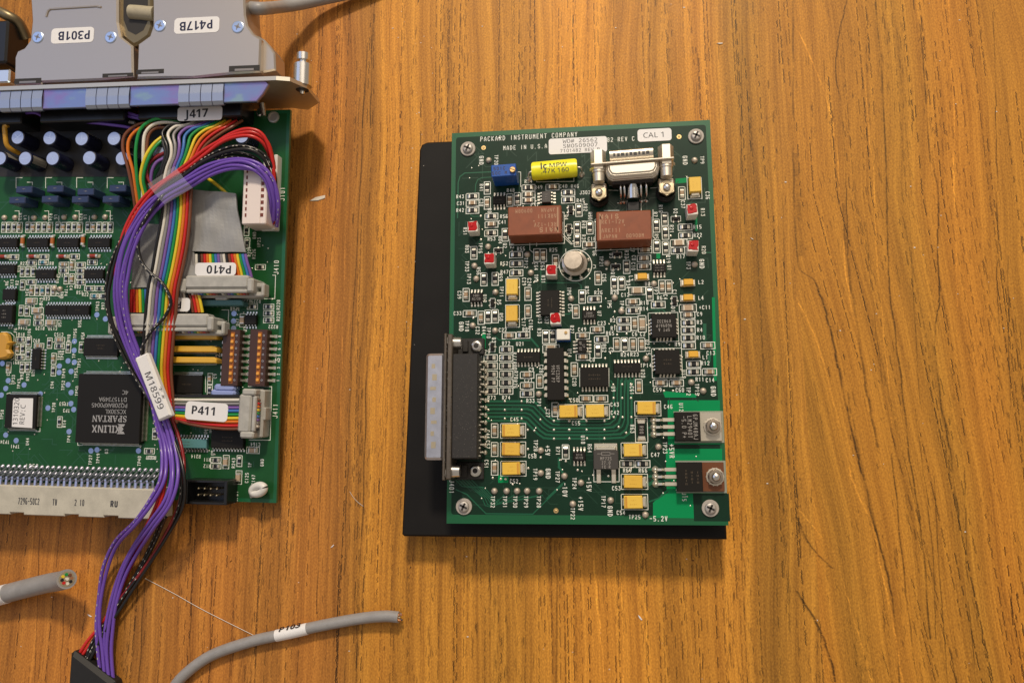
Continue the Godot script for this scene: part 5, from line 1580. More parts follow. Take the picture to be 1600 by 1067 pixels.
func build_de9(bd: Node3D) -> void:
	# upright metal connector near the top edge, mating face towards the top of the board
	var o := joint(bd, "metal_connector", Vector3(20.1, 0.04, -53.05), -2.0)
	var q := Geo.new()
	q.sweep(pairs2("-8.9 2.6 -8.9 8.8 -8.5 9.7 -7.7 10.2 -3.6 10.2 -3.6 2.6"), -8.1, 8.0)
	place(o, "mating_shell", solid([q, "steel warm"]))
	q = Geo.new()
	for i in 9:
		q.box(Vector3(-6.4 + i * 1.55, 10.21, -6.6 + 0.15 * (i % 2)), Vector3(0.75 + 0.25 * (i % 3), 0.06, 1.3))
	place(o, "stamped_code", solid([q, "ink black"]), Vector3.ZERO, 0.0, true)
	q = Geo.new()
	q.prism(rounded(-15.3, -3.6, 15.4, -2.9, 0.2), 0.6, 11.6, 0.25)
	place(o, "flange", solid([q, "steel warm"]))
	q = Geo.new()
	for s in [[0.0, 2.0, 8.2, 0.3], [0.25, 7.9, 9.3, 0.45], [0.75, 8.9, 10.1, 0.5], [1.45, 9.6, 10.6, 0.5]]:
		var k: float = s[0]
		q.prism(PackedVector2Array([Vector2(-10.2 + k, -2.9), Vector2(10.2 - k, -2.9), Vector2(10.1 - k, -0.6), Vector2(9.2 - k, 1.6 - k * 0.5), Vector2(7.6 - k, 2.7 - k), Vector2(-7.6 + k, 2.7 - k), Vector2(-9.2 + k, 1.6 - k * 0.5), Vector2(-10.1 + k, -0.6)]), s[1], s[2], s[3])
	place(o, "rear_shell", solid([q, "steel warm"]))
	q = Geo.new()
	q.box(Vector3(0, 4.4, 3.0), Vector3(15.2, 4.6, 1.2), 0.3)
	place(o, "insulator", solid([q, "plastic black matte"]))
	for s in [-1.0, 1.0]:
		var p := joint(bd, "mounting_post", Vector3(20.1, 0.04, -53.05) + Vector3(s * 12.6, 0, -s * 0.44))
		q = Geo.new()
		var hex := []
		q.cyl(Vector3(0, 7.4, -9.4), Vector3(0, 7.4, -3.6), 2.9, 2.9, 6)
		place(p, "hex_standoff", solid([q, "steel warm"]))
		q = Geo.new()
		q.cyl(Vector3(0, 7.4, -2.9), Vector3(0, 7.4, -1.8), 3.3, 3.3, 6)
		q.cyl(Vector3(0, 7.4, -1.8), Vector3(0, 7.4, -0.9), 2.7, 2.7, 18)
		q.cyl(Vector3(0, 7.4, -0.9), Vector3(0, 7.4, 2.6), 2.35, 2.2, 18)
		place(p, "nut", solid([q, "steel warm"]))
		q = Geo.new()
		q.box(Vector3(0, 4.0, 3.4), Vector3(5.6, 1.0, 3.0), 0.3)
		q.box(Vector3(0, 2.6, 5.0), Vector3(6.0, 4.6, 5.4), 0.6)
		place(p, "bracket", solid([q, "steel warm"]))
		q = Geo.new()
		q.lathe(Vector3(0, 0.0, 6.4), [Vector2(3.7, 0), Vector2(3.7, 1.6), Vector2(3.4, 2.0), Vector2(3.4, 4.9)], 20)
		place(p, "spacer", solid([q, "plastic black matte"]))
		q = Geo.new()
		q.cyl(Vector3(0, 4.9, 6.4), Vector3(0, 6.5, 6.4), 3.05, 3.05, 6)
		q.lathe(Vector3(0, 6.5, 6.4), [Vector2(2.6, 0), Vector2(2.5, 0.25), Vector2(1.6, 0.3)], 24)
		place(p, "top_nut", solid([q, "brass pale"]))
		q = Geo.new()
		q.lathe(Vector3(0, 6.4, 6.4), [Vector2(1.35, 0), Vector2(1.35, 1.0), Vector2(1.0, 1.4), Vector2(0.001, 1.5)], 16, true)
		place(p, "stud", solid([q, "steel bright"]))
	q = Geo.new()
	for x in [-4.6, -3.2, 3.0, 5.0]:
		q.tube(smooth_path(PackedVector3Array([Vector3(x, 5.2, 3.2), Vector3(x, 5.4, 5.4), Vector3(x, 3.6, 7.6), Vector3(x, 0.1, 8.4)])), 0.42, 8)
		q.lathe(Vector3(x, 0.03, 8.5), [Vector2(0.95, 0), Vector2(0.7, 0.5), Vector2(0.001, 0.9)], 10, true)
	place(o, "pins", solid([q, "steel bright"]), Vector3.ZERO, 0.0, true)
	var c := joint(bd, "feed_through", Vector3(20.1, 0.04, -53.05) + Vector3(0.2, 0, 3.2))
	q = Geo.new()
	q.cyl(Vector3(0, 4.4, 0.0), Vector3(0, 4.0, 1.6), 1.6, 2.2, 18)
	q.cyl(Vector3(0, 4.0, 1.6), Vector3(0, 3.6, 5.6), 2.3, 2.3, 18)
	place(c, "barrel", solid([q, "steel bright"]))
	q = Geo.new()
	q.box(Vector3(0, 1.8, 8.4), Vector3(4.6, 3.2, 3.8), 0.3)
	place(c, "block", solid([q, "plastic black"]))


func build_regulators(bd: Node3D, silk: Geo) -> void:
	for e in [[Vector3(41.01, 0.04, 41.61), "nickel matte", ["6PJM48AJ", "LM2940T", "-5.0 P+"], "print pale", "regulator"], [Vector3(41.09, 0.04, 59.3), "tab copper", ["-=-=", "=-=-", "-==-="], "print dim", "regulator"]]:
		var o := joint(bd, e[4], e[0])
		var q := Geo.new()
		q.box(Vector3(0.6, 0.12, 0), Vector3(17.6, 0.2, 11.4), 0.05)
		place(o, "insulating_pad", solid([q, "mica film"]))
		q = Geo.new()
		q.box(Vector3(4.6, 0.9, 0), Vector3(7.8, 1.3, 10.2), 0.12)
		place(o, "tab", solid([q, e[1]]))
		q = Geo.new()
		q.prism(pairs2("-8.2 -5.1 0.7 -5.1 0.7 5.1 -8.2 5.1"), 0.4, 4.6, 0.25)
		place(o, "body", solid([q, "chip black"]))
		q = Geo.new()
		for z in [-2.54, 0.0, 2.54]:
			q.box(Vector3(-10.2, 2.4, z), Vector3(4.2, 0.45, 1.3), 0.1)
			q.seg(Vector3(-12.2, 2.4, z), Vector3(-13.2, 1.0, z), 0.85, 0.4)
			q.seg(Vector3(-13.0, 1.1, z), Vector3(-15.0, 0.6, z), 0.85, 0.4)
		place(o, "leads", solid([q, "tinned lead"]), Vector3.ZERO, 0.0, true)
		q = Geo.new()
		for z in [-2.54, 0.0, 2.54]:
			q.lathe(Vector3(-15.4, 0.03, z), [Vector2(1.35, 0), Vector2(1.2, 0.4), Vector2(0.7, 0.9), Vector2(0.4, 1.4), Vector2(0.001, 1.5)], 12, true)
		place(o, "solder_joints", solid([q, "solder"]), Vector3.ZERO, 0.0, true)
		q = Geo.new()
		q.lathe(Vector3(5.3, 1.55, 0), [Vector2(3.1, 0), Vector2(3.1, 0.4), Vector2(2.6, 0.45)], 24)
		for i in 14:
			var u := Vector3(cos(TAU * i / 14), 0, sin(TAU * i / 14))
			q.box(Vector3(5.3, 1.75, 0) + u * 3.05, Vector3(0.5, 0.3, 0.5), 0.1)
		place(o, "lock_washer", solid([q, "steel warm"]))
		q = Geo.new()
		q.cyl(Vector3(5.3, 1.6, 0), Vector3(5.3, 4.0, 0), 2.75, 2.75, 6)
		q.lathe(Vector3(5.3, 4.0, 0), [Vector2(2.4, 0), Vector2(2.3, 0.25), Vector2(1.6, 0.3)], 24)
		place(o, "nut", solid([q, "steel dark"]))
		q = Geo.new()
		q.lathe(Vector3(5.3, 3.9, 0), [Vector2(1.4, 0), Vector2(1.4, 0.9), Vector2(1.0, 1.3), Vector2(0.001, 1.4)], 16, true)
		place(o, "stud", solid([q, "steel bright"]))
		q = Geo.new()
		for i in 3:
			q.text(e[2][i], Vector2(-1.0 - i * 2.0, 0.2), 1.35, 90.0, 4.63, 0.2)
		place(o, "marking", solid([q, e[3]]), Vector3.ZERO, 0.0, true)
	# large surface-mount resistor with tab and two legs
	var d := joint(bd, "power_resistor", Vector3(8.09, 0.04, 52.79))
	var q := Geo.new()
	q.box(Vector3(0, 0.4, -4.2), Vector3(8.4, 0.7, 2.6), 0.15)
	q.box(Vector3(0, 0.8, -3.6), Vector3(7.4, 1.2, 1.4), 0.3)
	for x in [-2.7, 2.7]:
		q.seg(Vector3(x, 1.2, 3.6), Vector3(x, 0.9, 4.8), 1.5, 0.4)
		q.seg(Vector3(x, 1.0, 4.7), Vector3(x, 0.3, 5.6), 1.5, 0.4)
		q.box(Vector3(x, 0.3, 7.2), Vector3(1.6, 0.5, 3.2), 0.15)
	place(d, "tab_and_legs", solid([q, "solder"]))
	q = Geo.new()
	q.prism(pairs2("-4.5 -3.0 4.5 -3.0 4.5 3.9 -4.5 3.9"), 0.15, 2.5, 0.25)
	place(d, "body", solid([q, "chip grey"]))
	q = Geo.new()
	q.text("MP725", Vector2(0, 0.0), 1.0, 0.0, 2.53, 0.15)
	q.text("27.0", Vector2(0, 1.5), 1.0, 0.0, 2.53, 0.15)
	q.text("1% R", Vector2(0, 3.0), 1.0, 0.0, 2.53, 0.15)
	q.path(pairs2("-3 -1.7 -1.5 -1.7 -1.5 -2.2 1.5 -2.2 1.5 -1.2 -1.5 -1.2 -1.5 -1.7"), 0.16, 2.53)
	q.path(pairs2("1.5 -1.7 3 -1.7"), 0.16, 2.53)
	place(d, "marking", solid([q, "print pale"]), Vector3.ZERO, 0.0, true)
	# R63, a wide chip resistor
	var r := joint(bd, "wide_resistor", Vector3(21.14, 0.04, 42.51))
	q = Geo.new()
	q.box(Vector3(0, 0.5, 0), Vector3(2.5, 0.7, 4.6), 0.1)
	place(r, "body", solid([q, "chip black"]))
	q = Geo.new()
	for s in [-1.0, 1.0]:
		q.box(Vector3(0, 0.45, s * 2.9), Vector3(2.6, 0.8, 1.4), 0.15)
		q.box(Vector3(0, 0.15, s * 3.4), Vector3(3.0, 0.25, 1.2), 0.08)
	place(r, "terminals", solid([q, "solder"]))
	q = Geo.new()
	q.text("R80", Vector2.ZERO, 1.2, 90.0, 0.87, 0.18)
	place(r, "marking", solid([q, "print pale"]), Vector3.ZERO, 0.0, true)
	silk.rect(Vector2(21.14, 42.51), 4.4, 8.8, 0.0, 0.22, 0.06)


func build_large_board() -> Node3D:
	var bd := thing("circuit_board", "large green logic board with rows of upright capacitors and a pale edge connector", "circuit board", Vector3(-130.93, 6, 9.75), B2)
	var q := Geo.new()
	q.box(Vector3(-85, -0.8, -80), Vector3(170, 1.6, 160))
	place(bd, "board", solid([q, "mask edge green"]))
	q = Geo.new()
	q.flat(PackedVector2Array([Vector2(-169, -158.5), Vector2(-1.4, -158.5), Vector2(-1.4, -1.5), Vector2(-169, -1.5)]), 0.012)
	place(bd, "ground_plane", solid([q, "mask leaf green"]))
	q = Geo.new()
	stray_traces(q, Rect2(-135, -150, 128, 138), 300, 23, 0.28, [Rect2(-20, -150, 20, 60)])
	place(bd, "traces", solid([q, "mask trace leaf"]), Vector3.ZERO, 0.0, true)
	var rng := RandomNumberGenerator.new()
	rng.seed = 4
	var silk := Geo.new()
	populate(bd, SMD_LARGE, TEXT_LARGE, 0.86, 1.25, silk)
	var via := Geo.new()
	for i in 240:
		via.lathe(Vector3(rng.randf_range(-133, -4), 0.03, rng.randf_range(-105, -14)), [Vector2(0.3, 0), Vector2(0.26, 0.07), Vector2(0.001, 0.09)], 6, true)
	place(bd, "solder_vias", solid([via, "solder"]), Vector3.ZERO, 0.0, true)
	for row in "-121.14 -119.5 -119.24 -119.47 -118.97 -115.28;-107.43 -119.29 -105.55 -119.26 -105.29 -115.09;-93.39 -119.07 -91.53 -119.04 -91.29 -114.89;-79.27 -118.85 -77.42 -118.82 -77.19 -114.69;-114.6 -117.2 -114.47 -115.22;-100.73 -116.99 -100.61 -115.02;-86.76 -116.79 -86.65 -114.83;-13.08 -45.96 -3.63 -46.07 -3.45 -24.72 -12.22 -24.63;-4.93 -91.21 -3.72 -91.2 -3.7 -81.62 -19.77 -81.44;-26.14 -77.01 -23.16 -77.01 -23.15 -68.67;-18.01 -9.05 -17.6 0.54;-13.52 -46.01 -3.63 -46;-28.8 -67.61 -28.14 -67.61 -28.01 -64.69 -47.2 -64.52;-28.56 -62.19 -27.9 -62.2 -27.77 -59.29 -46.93 -59.08;-28.35 -57.63 -27.7 -57.63 -27.57 -54.73 -46.71 -54.49;-119.59 -40.25 -119.69 -41.73 -118.09 -42.18;-103.71 -27.79 -103.62 -26.32 -105.46 -26.28;-86.49 -22.67 -86.39 -21 -84.35 -21.04;-84.09 -78.72 -83.86 -74.88;-69.56 -63.24 -69.29 -58.18;-14.53 -28.57 -14.24 -21.67;-31.94 -49.72 -31.66 -43.53;-124.03 -67.71 -121.45 -67.72 -119.54 -67.3 -118.05 -66.01 -117.42 -56.56 -118.77 -55.91;-121.34 -129.52 -121.63 -133.96 -118.77 -133.9;-116.27 -131.86 -113.89 -131.81 -113.82 -130.7;-107.59 -129.25 -107.87 -133.68 -105.04 -133.62;-102.57 -131.58 -100.22 -131.53 -100.15 -130.43;-93.29 -128.98 -93.55 -133.38 -90.75 -133.32;-88.3 -131.29 -85.98 -131.25 -85.92 -130.15;-79.36 -128.71 -79.61 -133.09 -76.83 -133.03;-74.42 -131.02 -72.12 -130.97 -72.06 -129.88".split(";", false):
		silk.path(pairs2(row), 0.26, 0.06)
	for p in pairs2("-80.99 -75.01 -77.06 -73.26 -90.41 -63.9 -90.32 -60.07 -92.81 -55.68 -89.93 -55.15 -96.58 -53.52 -96.56 -50.85 -91.17 -51.32 -112.12 -45.5 -119.5 -47.21 -92.21 -45.81 -90.64 -42.58 -122.65 -54.37 -120.4 -43.91 -122.22 -41.12 -100.69 -36.06 -90.46 -38.02 -89.08 -35.6 -90.58 -26.47 -80.38 -18.83 -77.7 -19.31 -59.49 -19.28 -104.47 -41.8 -119.09 -24.55 -114.2 -22.32 -20.83 -75.55 -20.91 -72.42 -20.79 -69.5"):
		var g := Geo.new()
		g.lathe(Vector3.ZERO, [Vector2(1.16, 0), Vector2(1.12, 0.05), Vector2(0.001, 0.06)], 20)
		place(bd, "test_pad", solid([g, "pad tin"]), Vector3(p.x, 0.03, p.y))
	for p in pairs2("-125.76 -116.58 -120.77 -116.51 -111.94 -116.38 -106.86 -116.31 -98.13 -116.4 -93.1 -116.33 -84.31 -116.28 -79.47 -116.21 -100.76 -86.05 -98.2 -85.82"):
		place(bd, "test_point", post_mesh(), Vector3(p.x, 0.04, p.y), fposmod(p.x * 37.0, 180.0))
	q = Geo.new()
	q.flat(pairs2("-148.71 -158.45 -53.29 -154.82 -62.77 -133.14 -147 -134.91"), 0.12)  # added near-black sheet, darkening the board like shade between the upright capacitors
	place(bd, "added_shade_sheet", solid([q, "plastic black matte"]))
	# upright electrolytic capacitors, tops scored
	for p in pairs2("-114.51 -148.31 -100.04 -147.7 -85.62 -146.96 -71.3 -146.7 -110.54 -139.32 -98.12 -139.02 -81.75 -138.85 -67.25 -138.29 -122.05 -139.6 -16.09 -146.17 -51.12 -140.01"):
		var e := joint(bd, "electrolytic_capacitor", Vector3(p.x, 0.03, p.y), rng.randf_range(0, 360))
		q = Geo.new()
		q.lathe(Vector3.ZERO, [Vector2(3.2, 0.3), Vector2(3.2, 8.4), Vector2(3.05, 8.95), Vector2(2.7, 9.1), Vector2(2.6, 9.0)], 28)
		place(e, "sleeve", solid([q, "sleeve navy"]))
		q = Geo.new()
		q.lathe(Vector3.ZERO, [Vector2(2.75, 8.98), Vector2(2.68, 9.13), Vector2(0.001, 9.14)], 28)
		place(e, "can_top", solid([q, "aluminium"]))
		q = Geo.new()
		q.line(Vector2(-1.9, 0), Vector2(1.9, 0), 0.16, 9.16, 0.0)
		q.line(Vector2(0, 0.1), Vector2(0.1, 1.8), 0.16, 9.164, 0.0)
		place(e, "vent_score", solid([q, "steel bright"]))
		q = Geo.new()
		for i in 3:
			var a := -0.35 + 0.35 * i
			var b := a + 0.35
			q.quad(Vector3(cos(b), 0, sin(b)) * 3.3 + Vector3.UP * 0.5, Vector3(cos(a), 0, sin(a)) * 3.3 + Vector3.UP * 0.5, Vector3(cos(a), 0, sin(a)) * 3.3 + Vector3.UP * 8.4, Vector3(cos(b), 0, sin(b)) * 3.3 + Vector3.UP * 8.4)
		place(e, "polarity_stripe", solid([q, "stripe grey"]))
	for p in pairs2("-111.26 -126.52 -97.24 -126.55 -83.51 -125.05 -69.4 -126.23 -114.06 -122.04 -99.35 -122.22 -85.81 -121.89 -72.15 -121.74"):
		var e := joint(bd, "film_capacitor", Vector3(p.x, 0.03, p.y))
		q = Geo.new()
		q.box(Vector3(0, 4.1, 0), Vector3(7.4, 7.6, 2.9), 0.3)
		place(e, "case", solid([q, "case navy"]))
		q = Geo.new()
		q.text("-=-", Vector2(0, -0.2), 0.6, 0.0, 7.93, 0.14)
		place(e, "marking", solid([q, "print pale"]), Vector3.ZERO, 0.0, true)
	# small glass diodes standing between the driver chips
	for p in triples("-116.06 -106.34 90 -102.34 -106.19 90 -88.45 -106.39 90 -111.03 -99.67 0 -97.37 -99.55 0 -83.32 -99.6 0 -124.67 -99.69 0"):
		var e := joint(bd, "glass_diode", Vector3(p.x, 0.9, p.y), p.z)
		q = Geo.new()
		q.cyl(Vector3(-1.3, 0, 0), Vector3(1.3, 0, 0), 0.85, 0.85, 12)
		place(e, "glass", solid([q, "glass amber" if p.z > 45.0 else "glass red"]))
		q = Geo.new()
		for s in [-1.0, 1.0]:
			q.cyl(Vector3(s * 1.75 - 0.45, 0, 0), Vector3(s * 1.75 + 0.45, 0, 0), 0.95, 0.95, 12)
			q.box(Vector3(s * 2.3, -0.6, 0), Vector3(0.9, 0.5, 1.5), 0.15)
		place(e, "end_caps", solid([q, "solder"]))
	for row in CHIPS_LARGE.split("\n", false):
		var t := row.split(" ", false)
		var word := t[12] if t.size() > 12 else ""
		var o := chip(bd, Vector3(float(t[0]), 0.04, float(t[1])), float(t[2]), float(t[3]), float(t[4]), float(t[5]), int(t[6]), float(t[7]), float(t[8]), t[9], t[10].replace("_", " "), t[11].replace("_", " "), "" if word == "GATE" else word, float(t[13]) if t.size() > 13 else 0.0, float(t[14]) if t.size() > 14 else 0.8)
		if word == "GATE":
			# the big gate-array chip's print, upside down
			var c := o
			letters(c, "XILINX", 3.0, Vector3(0.6, 3.58, -8.2), 0.0, "ink silver", "Droid Sans", true, 0.9)
			letters(c, "SPARTAN", 2.6, Vector3(-0.6, 3.58, -4.1), 0.0, "ink silver", "Droid Serif", true, 0.85)
			letters(c, "XCS30XL", 1.7, Vector3(-3.2, 3.58, -1.2), 0.0, "ink silver", "Droid Sans", false, 1.0)
			letters(c, "PQ208AKP0045", 1.7, Vector3(-0.4, 3.58, 1.3), 0.0, "ink silver", "Droid Sans", false, 0.95)
			letters(c, "D1157349A", 1.7, Vector3(-1.8, 3.58, 3.7), 0.0, "ink silver", "Droid Sans", false, 1.0)
			letters(c, "4C", 1.7, Vector3(-6.9, 3.58, 6.6), 0.0, "ink silver")
			q = Geo.new()
			q.prism(pairs2("-7.6 -10.2 -4.2 -10.2 -5.4 -9.0 -4.6 -8.2 -5.4 -7.3 -4.4 -6.2 -7.6 -6.2 -7.0 -7.2 -6.2 -7.2 -7.0 -8.2 -6.2 -9.2 -7.0 -9.2"), 3.5, 3.6)
			place(c, "logo", solid([q, "ink silver"]))
	# paper label on the other square chip, reading upwards
	var st := sticker(bd, PackedVector2Array([Vector2(-114.27, -39.96), Vector2(-105.62, -39.99), Vector2(-105.29, -27.76), Vector2(-114.49, -28.1), Vector2(-114.66, -38.82)]), 2.5)
	letters(st, "1310320", 2.15, Vector3(-112.89, 2.63, -34.42), -88.5, "ink black", "Droid Sans Mono", false, 0.9)
	letters(st, "REV:C", 2.15, Vector3(-109.91, 2.63, -33.21), -88.5, "ink black", "Droid Sans Mono", false, 0.9)
	# pale edge connector with two rows of bent leads
	var ec := joint(bd, "edge_connector", Vector3(-46.59, 0, 0.69))
	q = Geo.new()
	q.prism(pairs2("-125 -5.9 2.4 -5.9 2.4 5.6 -13.6 5.6 -13.6 4.8 -19.6 4.8 -19.6 5.6 -30.4 5.6 -30.4 4.8 -36.4 4.8 -36.4 5.6 -54 5.6 -54 4.8 -60 4.8 -60 5.6 -125 5.6"), -1.0, 10.6, 0.3)
	place(ec, "housing", solid([q, "plastic ivory"]))
	q = Geo.new()
	for i in 46:
		var x := -3.0 - i * 2.54
		for r in 2:
			var z := -7.4 - r * 0.9
			q.seg(Vector3(x + r * 1.1, 8.6 - r * 1.8, -5.8), Vector3(x + r * 1.1, 8.4 - r * 1.8, z - 0.6), 0.85, 0.62)
			q.seg(Vector3(x + r * 1.1, 8.6 - r * 1.8, z - 0.4), Vector3(x + r * 1.1, 0.2, z - 2.2 - r * 1.6), 0.85, 0.62)
			q.lathe(Vector3(x + r * 1.1, -0.0, z - 2.4 - r * 1.6), [Vector2(0.95, 0), Vector2(0.6, 0.5), Vector2(0.001, 0.9)], 8, true)
	place(ec, "leads", solid([q, "lead tin"]), Vector3.ZERO, 0.0, true)
	q = Geo.new()
	q.text("7296-50C2", Vector2(-52, 0.18), 2.3, 0.0, 10.62, 0.32, 0.33)
	q.text("TW", Vector2(-40.73, 0.21), 2.2, 0.0, 10.62, 0.34, 0.36)
	q.text("2 10", Vector2(-30.18, 0.11), 2.2, 0.0, 10.62, 0.32, 0.36)
	q.text("RU", Vector2(-15.45, 0.17), 2.0, 0.0, 10.62, 0.55)
	place(ec, "marking", solid([q, "ink grey"]), Vector3.ZERO, 0.0, true)
	# open black pin header
	var hd := joint(bd, "pin_header", Vector3(-25.28, 0, -4.43))
	q = Geo.new()
	for s in [-1.0, 1.0]:
		q.box(Vector3(s * 8.2, 4.4, 0), Vector3(1.4, 8.8, 9.4), 0.2)
	q.box(Vector3(0, 4.4, -4.2), Vector3(15.1, 8.8, 1.0), 0.2)
	q.box(Vector3(0, 4.4, 4.2), Vector3(15.1, 8.8, 1.0), 0.2)
	q.box(Vector3(0, 1.0, 0), Vector3(15.0, 2.0, 7.4))
	place(hd, "shroud", solid([q, "plastic black"]))
	q = Geo.new()
	for i in 4:
		for j in 2:
			q.box(Vector3(-3.8 + i * 2.54, 4.4, -1.27 + j * 2.54), Vector3(0.64, 6.0, 0.64), 0.15)
	place(hd, "pins", solid([q, "brass pale"]), Vector3.ZERO, 0.0, true)
	# three yellow resistor strips and a teal one
	for row in "-34.54 -65.8 9.6 0;-34.65 -60.68 9.8 0;-34.62 -56.26 9.8 0;-23.48 -79.34 9.0 1".split(";", false):
		var f := nums(row)
		var e := joint(bd, "resistor_strip", Vector3(f[0], 0.03, f[1]))
		q = Geo.new()
		q.prism(PackedVector2Array([Vector2(-f[2], -1.2), Vector2(f[2] - 1.2, -1.2), Vector2(f[2], -0.3), Vector2(f[2], 1.2), Vector2(-f[2], 1.2)]), 0.9, 5.4, 0.3)
		place(e, "body", solid([q, "strip yellow" if f[3] == 0.0 else "strip teal"]))
		q = Geo.new()
		for i in 8:
			q.box(Vector3(f[2] - 1.5 - i * 2.0, 0.5, 1.0), Vector3(0.5, 1.0, 0.4))
		place(e, "pins", solid([q, "solder"]), Vector3.ZERO, 0.0, true)
	# switch banks with eight orange sliders
	for p in pairs2("-19.47 -57.32 -8.06 -57.4"):
		var e := joint(bd, "switch_bank", Vector3(p.x, 0.03, p.y), 0.8)
		q = Geo.new()
		q.prism(rounded(-3.6, -11.3, 3.6, 11.3, 0.2, 1), 0.4, 4.4, 0.2)
		place(e, "case", solid([q, "switch brown"]))
		q = Geo.new()
		q.box(Vector3(0.6, 4.42, 0), Vector3(1.7, 0.06, 20.6), 0.02)
		place(e, "slot", solid([q, "slot amber"]))
		for i in 8:
			q = Geo.new()
			q.box(Vector3(0, 0.35, 0), Vector3(1.25, 0.9, 1.3), 0.25)
			place(e, "slider", solid([q, "slider orange"]), Vector3(0.55 + (0.5 if (i * 5) % 7 == 9 else 0.0), 4.3, -8.9 + i * 2.54))
		q = Geo.new()
		for i in 8:
			for s in [-1.0, 1.0]:
				q.seg(Vector3(s * 3.5, 1.8, -8.9 + i * 2.54), Vector3(s * 5.0, 0.2, -8.9 + i * 2.54), 0.9, 0.25)
				q.box(Vector3(s * 5.3, 0.12, -8.9 + i * 2.54), Vector3(1.4, 0.24, 1.3), 0.08)
			q.circle(Vector2(2.2, -8.9 + i * 2.54), 0.35, 0.1, 4.42, 8)
		place(e, "pins", solid([q, "solder"]), Vector3.ZERO, 0.0, true)
		for i in 8:
			silk.text(str(8 - i), Vector2(p.x + 7.0, p.y - 8.9 + i * 2.54), 1.0, -90.0, 0.09, 0.2)
	# pale blue crystals lying side by side
	for p in triples("-21.6 -45.27 4.7 -22.32 -43.1 5.3"):
		q = Geo.new()
		q.prism(rounded(-p.z, -1.5, p.z, 1.5, 1.45, 5), 0.3, 4.2, 0.9)
		place(bd, "crystal", solid([q, "crystal blue"]), Vector3(p.x, 0.03, p.y), 1.0)
	# amber fuse disc at the left, bent yellow lead above it
	q = Geo.new()
	q.prism(pairs2("-124.91 -66.54 -120.31 -67.41 -118.6 -66.13 -117.73 -63.58 -115.5 -63.38 -117.62 -61.88 -117.87 -60.18 -116.46 -58.49 -117.72 -56.57 -120.46 -55.91 -124.2 -56.31"), 1.2, 3.6, 0.8)
	place(bd, "fuse_disc", solid([q, "fuse amber"]))
	q = Geo.new()
	q.tube(smooth_path(triples("-119.37 9 -153.71 -120.72 9 -153.09 -120.19 9 -148.72 -120.11 8 -145.56 -119.32 6 -144.22 -118.42 3 -143.62")), 1.0, 8)
	place(bd, "yellow_lead", solid([q, "fuse amber"]))
	# white cable clip
	var cl := joint(bd, "cable_clip", Vector3(-6.51, 0.04, -5.36), -18.0)
	q = Geo.new()
	var ring := PackedVector3Array()
	for i in 25:
		var a := TAU * i / 24.0
		ring.append(Vector3(cos(a) * 2.9, 2.6 + cos(a) * 0.8, sin(a) * 1.5))
	q.tube(ring, 1.55, 10, false)
	place(cl, "clip_body", solid([q, "plastic white"]))
	q = Geo.new()
	q.disc(Vector2.ZERO, 1.2, 2.2)
	q.box(Vector3(-3.6, 0.6, 0.6), Vector3(2.6, 1.2, 3.4), 0.2)
	place(cl, "clip_foot", solid([q, "plastic grey"]))
	# brass-lined hole in the corner
	q = Geo.new()
	q.lathe(Vector3(-7.06, 0.03, -156.98), [Vector2(2.5, 0), Vector2(2.3, 0.5), Vector2(1.8, 0.55), Vector2(1.7, 0.1), Vector2(0.001, 0.05)], 24)
	place(bd, "plated_hole", solid([q, "nickel matte"]))
	# front panel with its contact strip and spring fingers
	var pn := joint(bd, "front_panel")
	q = Geo.new()
	var outl := pairs2("-165 18 1.5 18 6.5 16.5 10.4 9.0 9.6 -6.5 2.0 -13.8 -4.0 -11.0 -8.0 -11.0 -165 -11.0")
	var ids := Geometry2D.triangulate_polygon(outl)
	for k in range(0, ids.size(), 3):
		var a := outl[ids[k]]
		var b := outl[ids[k + 1]]
		var d := outl[ids[k + 2]]
		for z in [-165.0, -166.6]:
			var va := Vector3(a.x, a.y, z)
			var vb := Vector3(b.x, b.y, z)
			var vd := Vector3(d.x, d.y, z)
			if ((vb - va).cross(vd - va).z > 0.0) == (z > -166.0):
				q.tri(va, vb, vd)
			else:
				q.tri(va, vd, vb)
	for i in outl.size():
		var a := outl[i]
		var b := outl[(i + 1) % outl.size()]
		q.quad(Vector3(a.x, a.y, -166.6), Vector3(b.x, b.y, -166.6), Vector3(b.x, b.y, -165.0), Vector3(a.x, a.y, -165.0))
	place(pn, "panel_plate", solid([q, "nickel matte"]))
	q = Geo.new()
	q.prism(pairs2("-165 -165.52 -3.86 -165.81 -1.95 -163.94 -4.16 -160.16 -6.67 -157.16 -165 -156.83"), 15.6, 17.0, 0.3)
	q.box(Vector3(-88, 14.0, -166.3), Vector3(154, 5.0, 0.9))
	place(pn, "contact_strip", solid([q, "zinc violet"]))
	for f in [-116.48, -78.69, -39.04]:
		for i in 4:
			q = Geo.new()
			var x: float = f + i * 4.75
			var prof := [Vector2(-156.83 - 0.3, 14.6), Vector2(-156.83 + 0.35, 15.6), Vector2(-156.83 + 0.3, 16.6), Vector2(-156.83 - 0.9, 17.5), Vector2(-156.83 - 4.0, 17.75), Vector2(-156.83 - 7.4, 17.4), Vector2(-156.83 - 8.6, 16.6)]
			for k in prof.size() - 1:
				var a := Vector3(x, prof[k].y, prof[k].x)
				var b := Vector3(x, prof[k + 1].y, prof[k + 1].x)
				var dx := Vector3(4.45, 0, 0)
				q.quad(a, a + dx, b + dx, b)
				q.quad(b - Vector3(0, 0.0, 0.3), b + dx - Vector3(0, 0, 0.3), a + dx - Vector3(0, 0, 0.3), a - Vector3(0, 0, 0.3))
			place(pn, "spring_finger", solid([q, "zinc grey"]))
	var th := joint(bd, "thumb_screw", Vector3(8.0, 7.6, -166.6))
	q = Geo.new()
	q.cyl(Vector3(0, 0, 0.2), Vector3(0, 0, -8.6), 3.75, 3.75, 24)
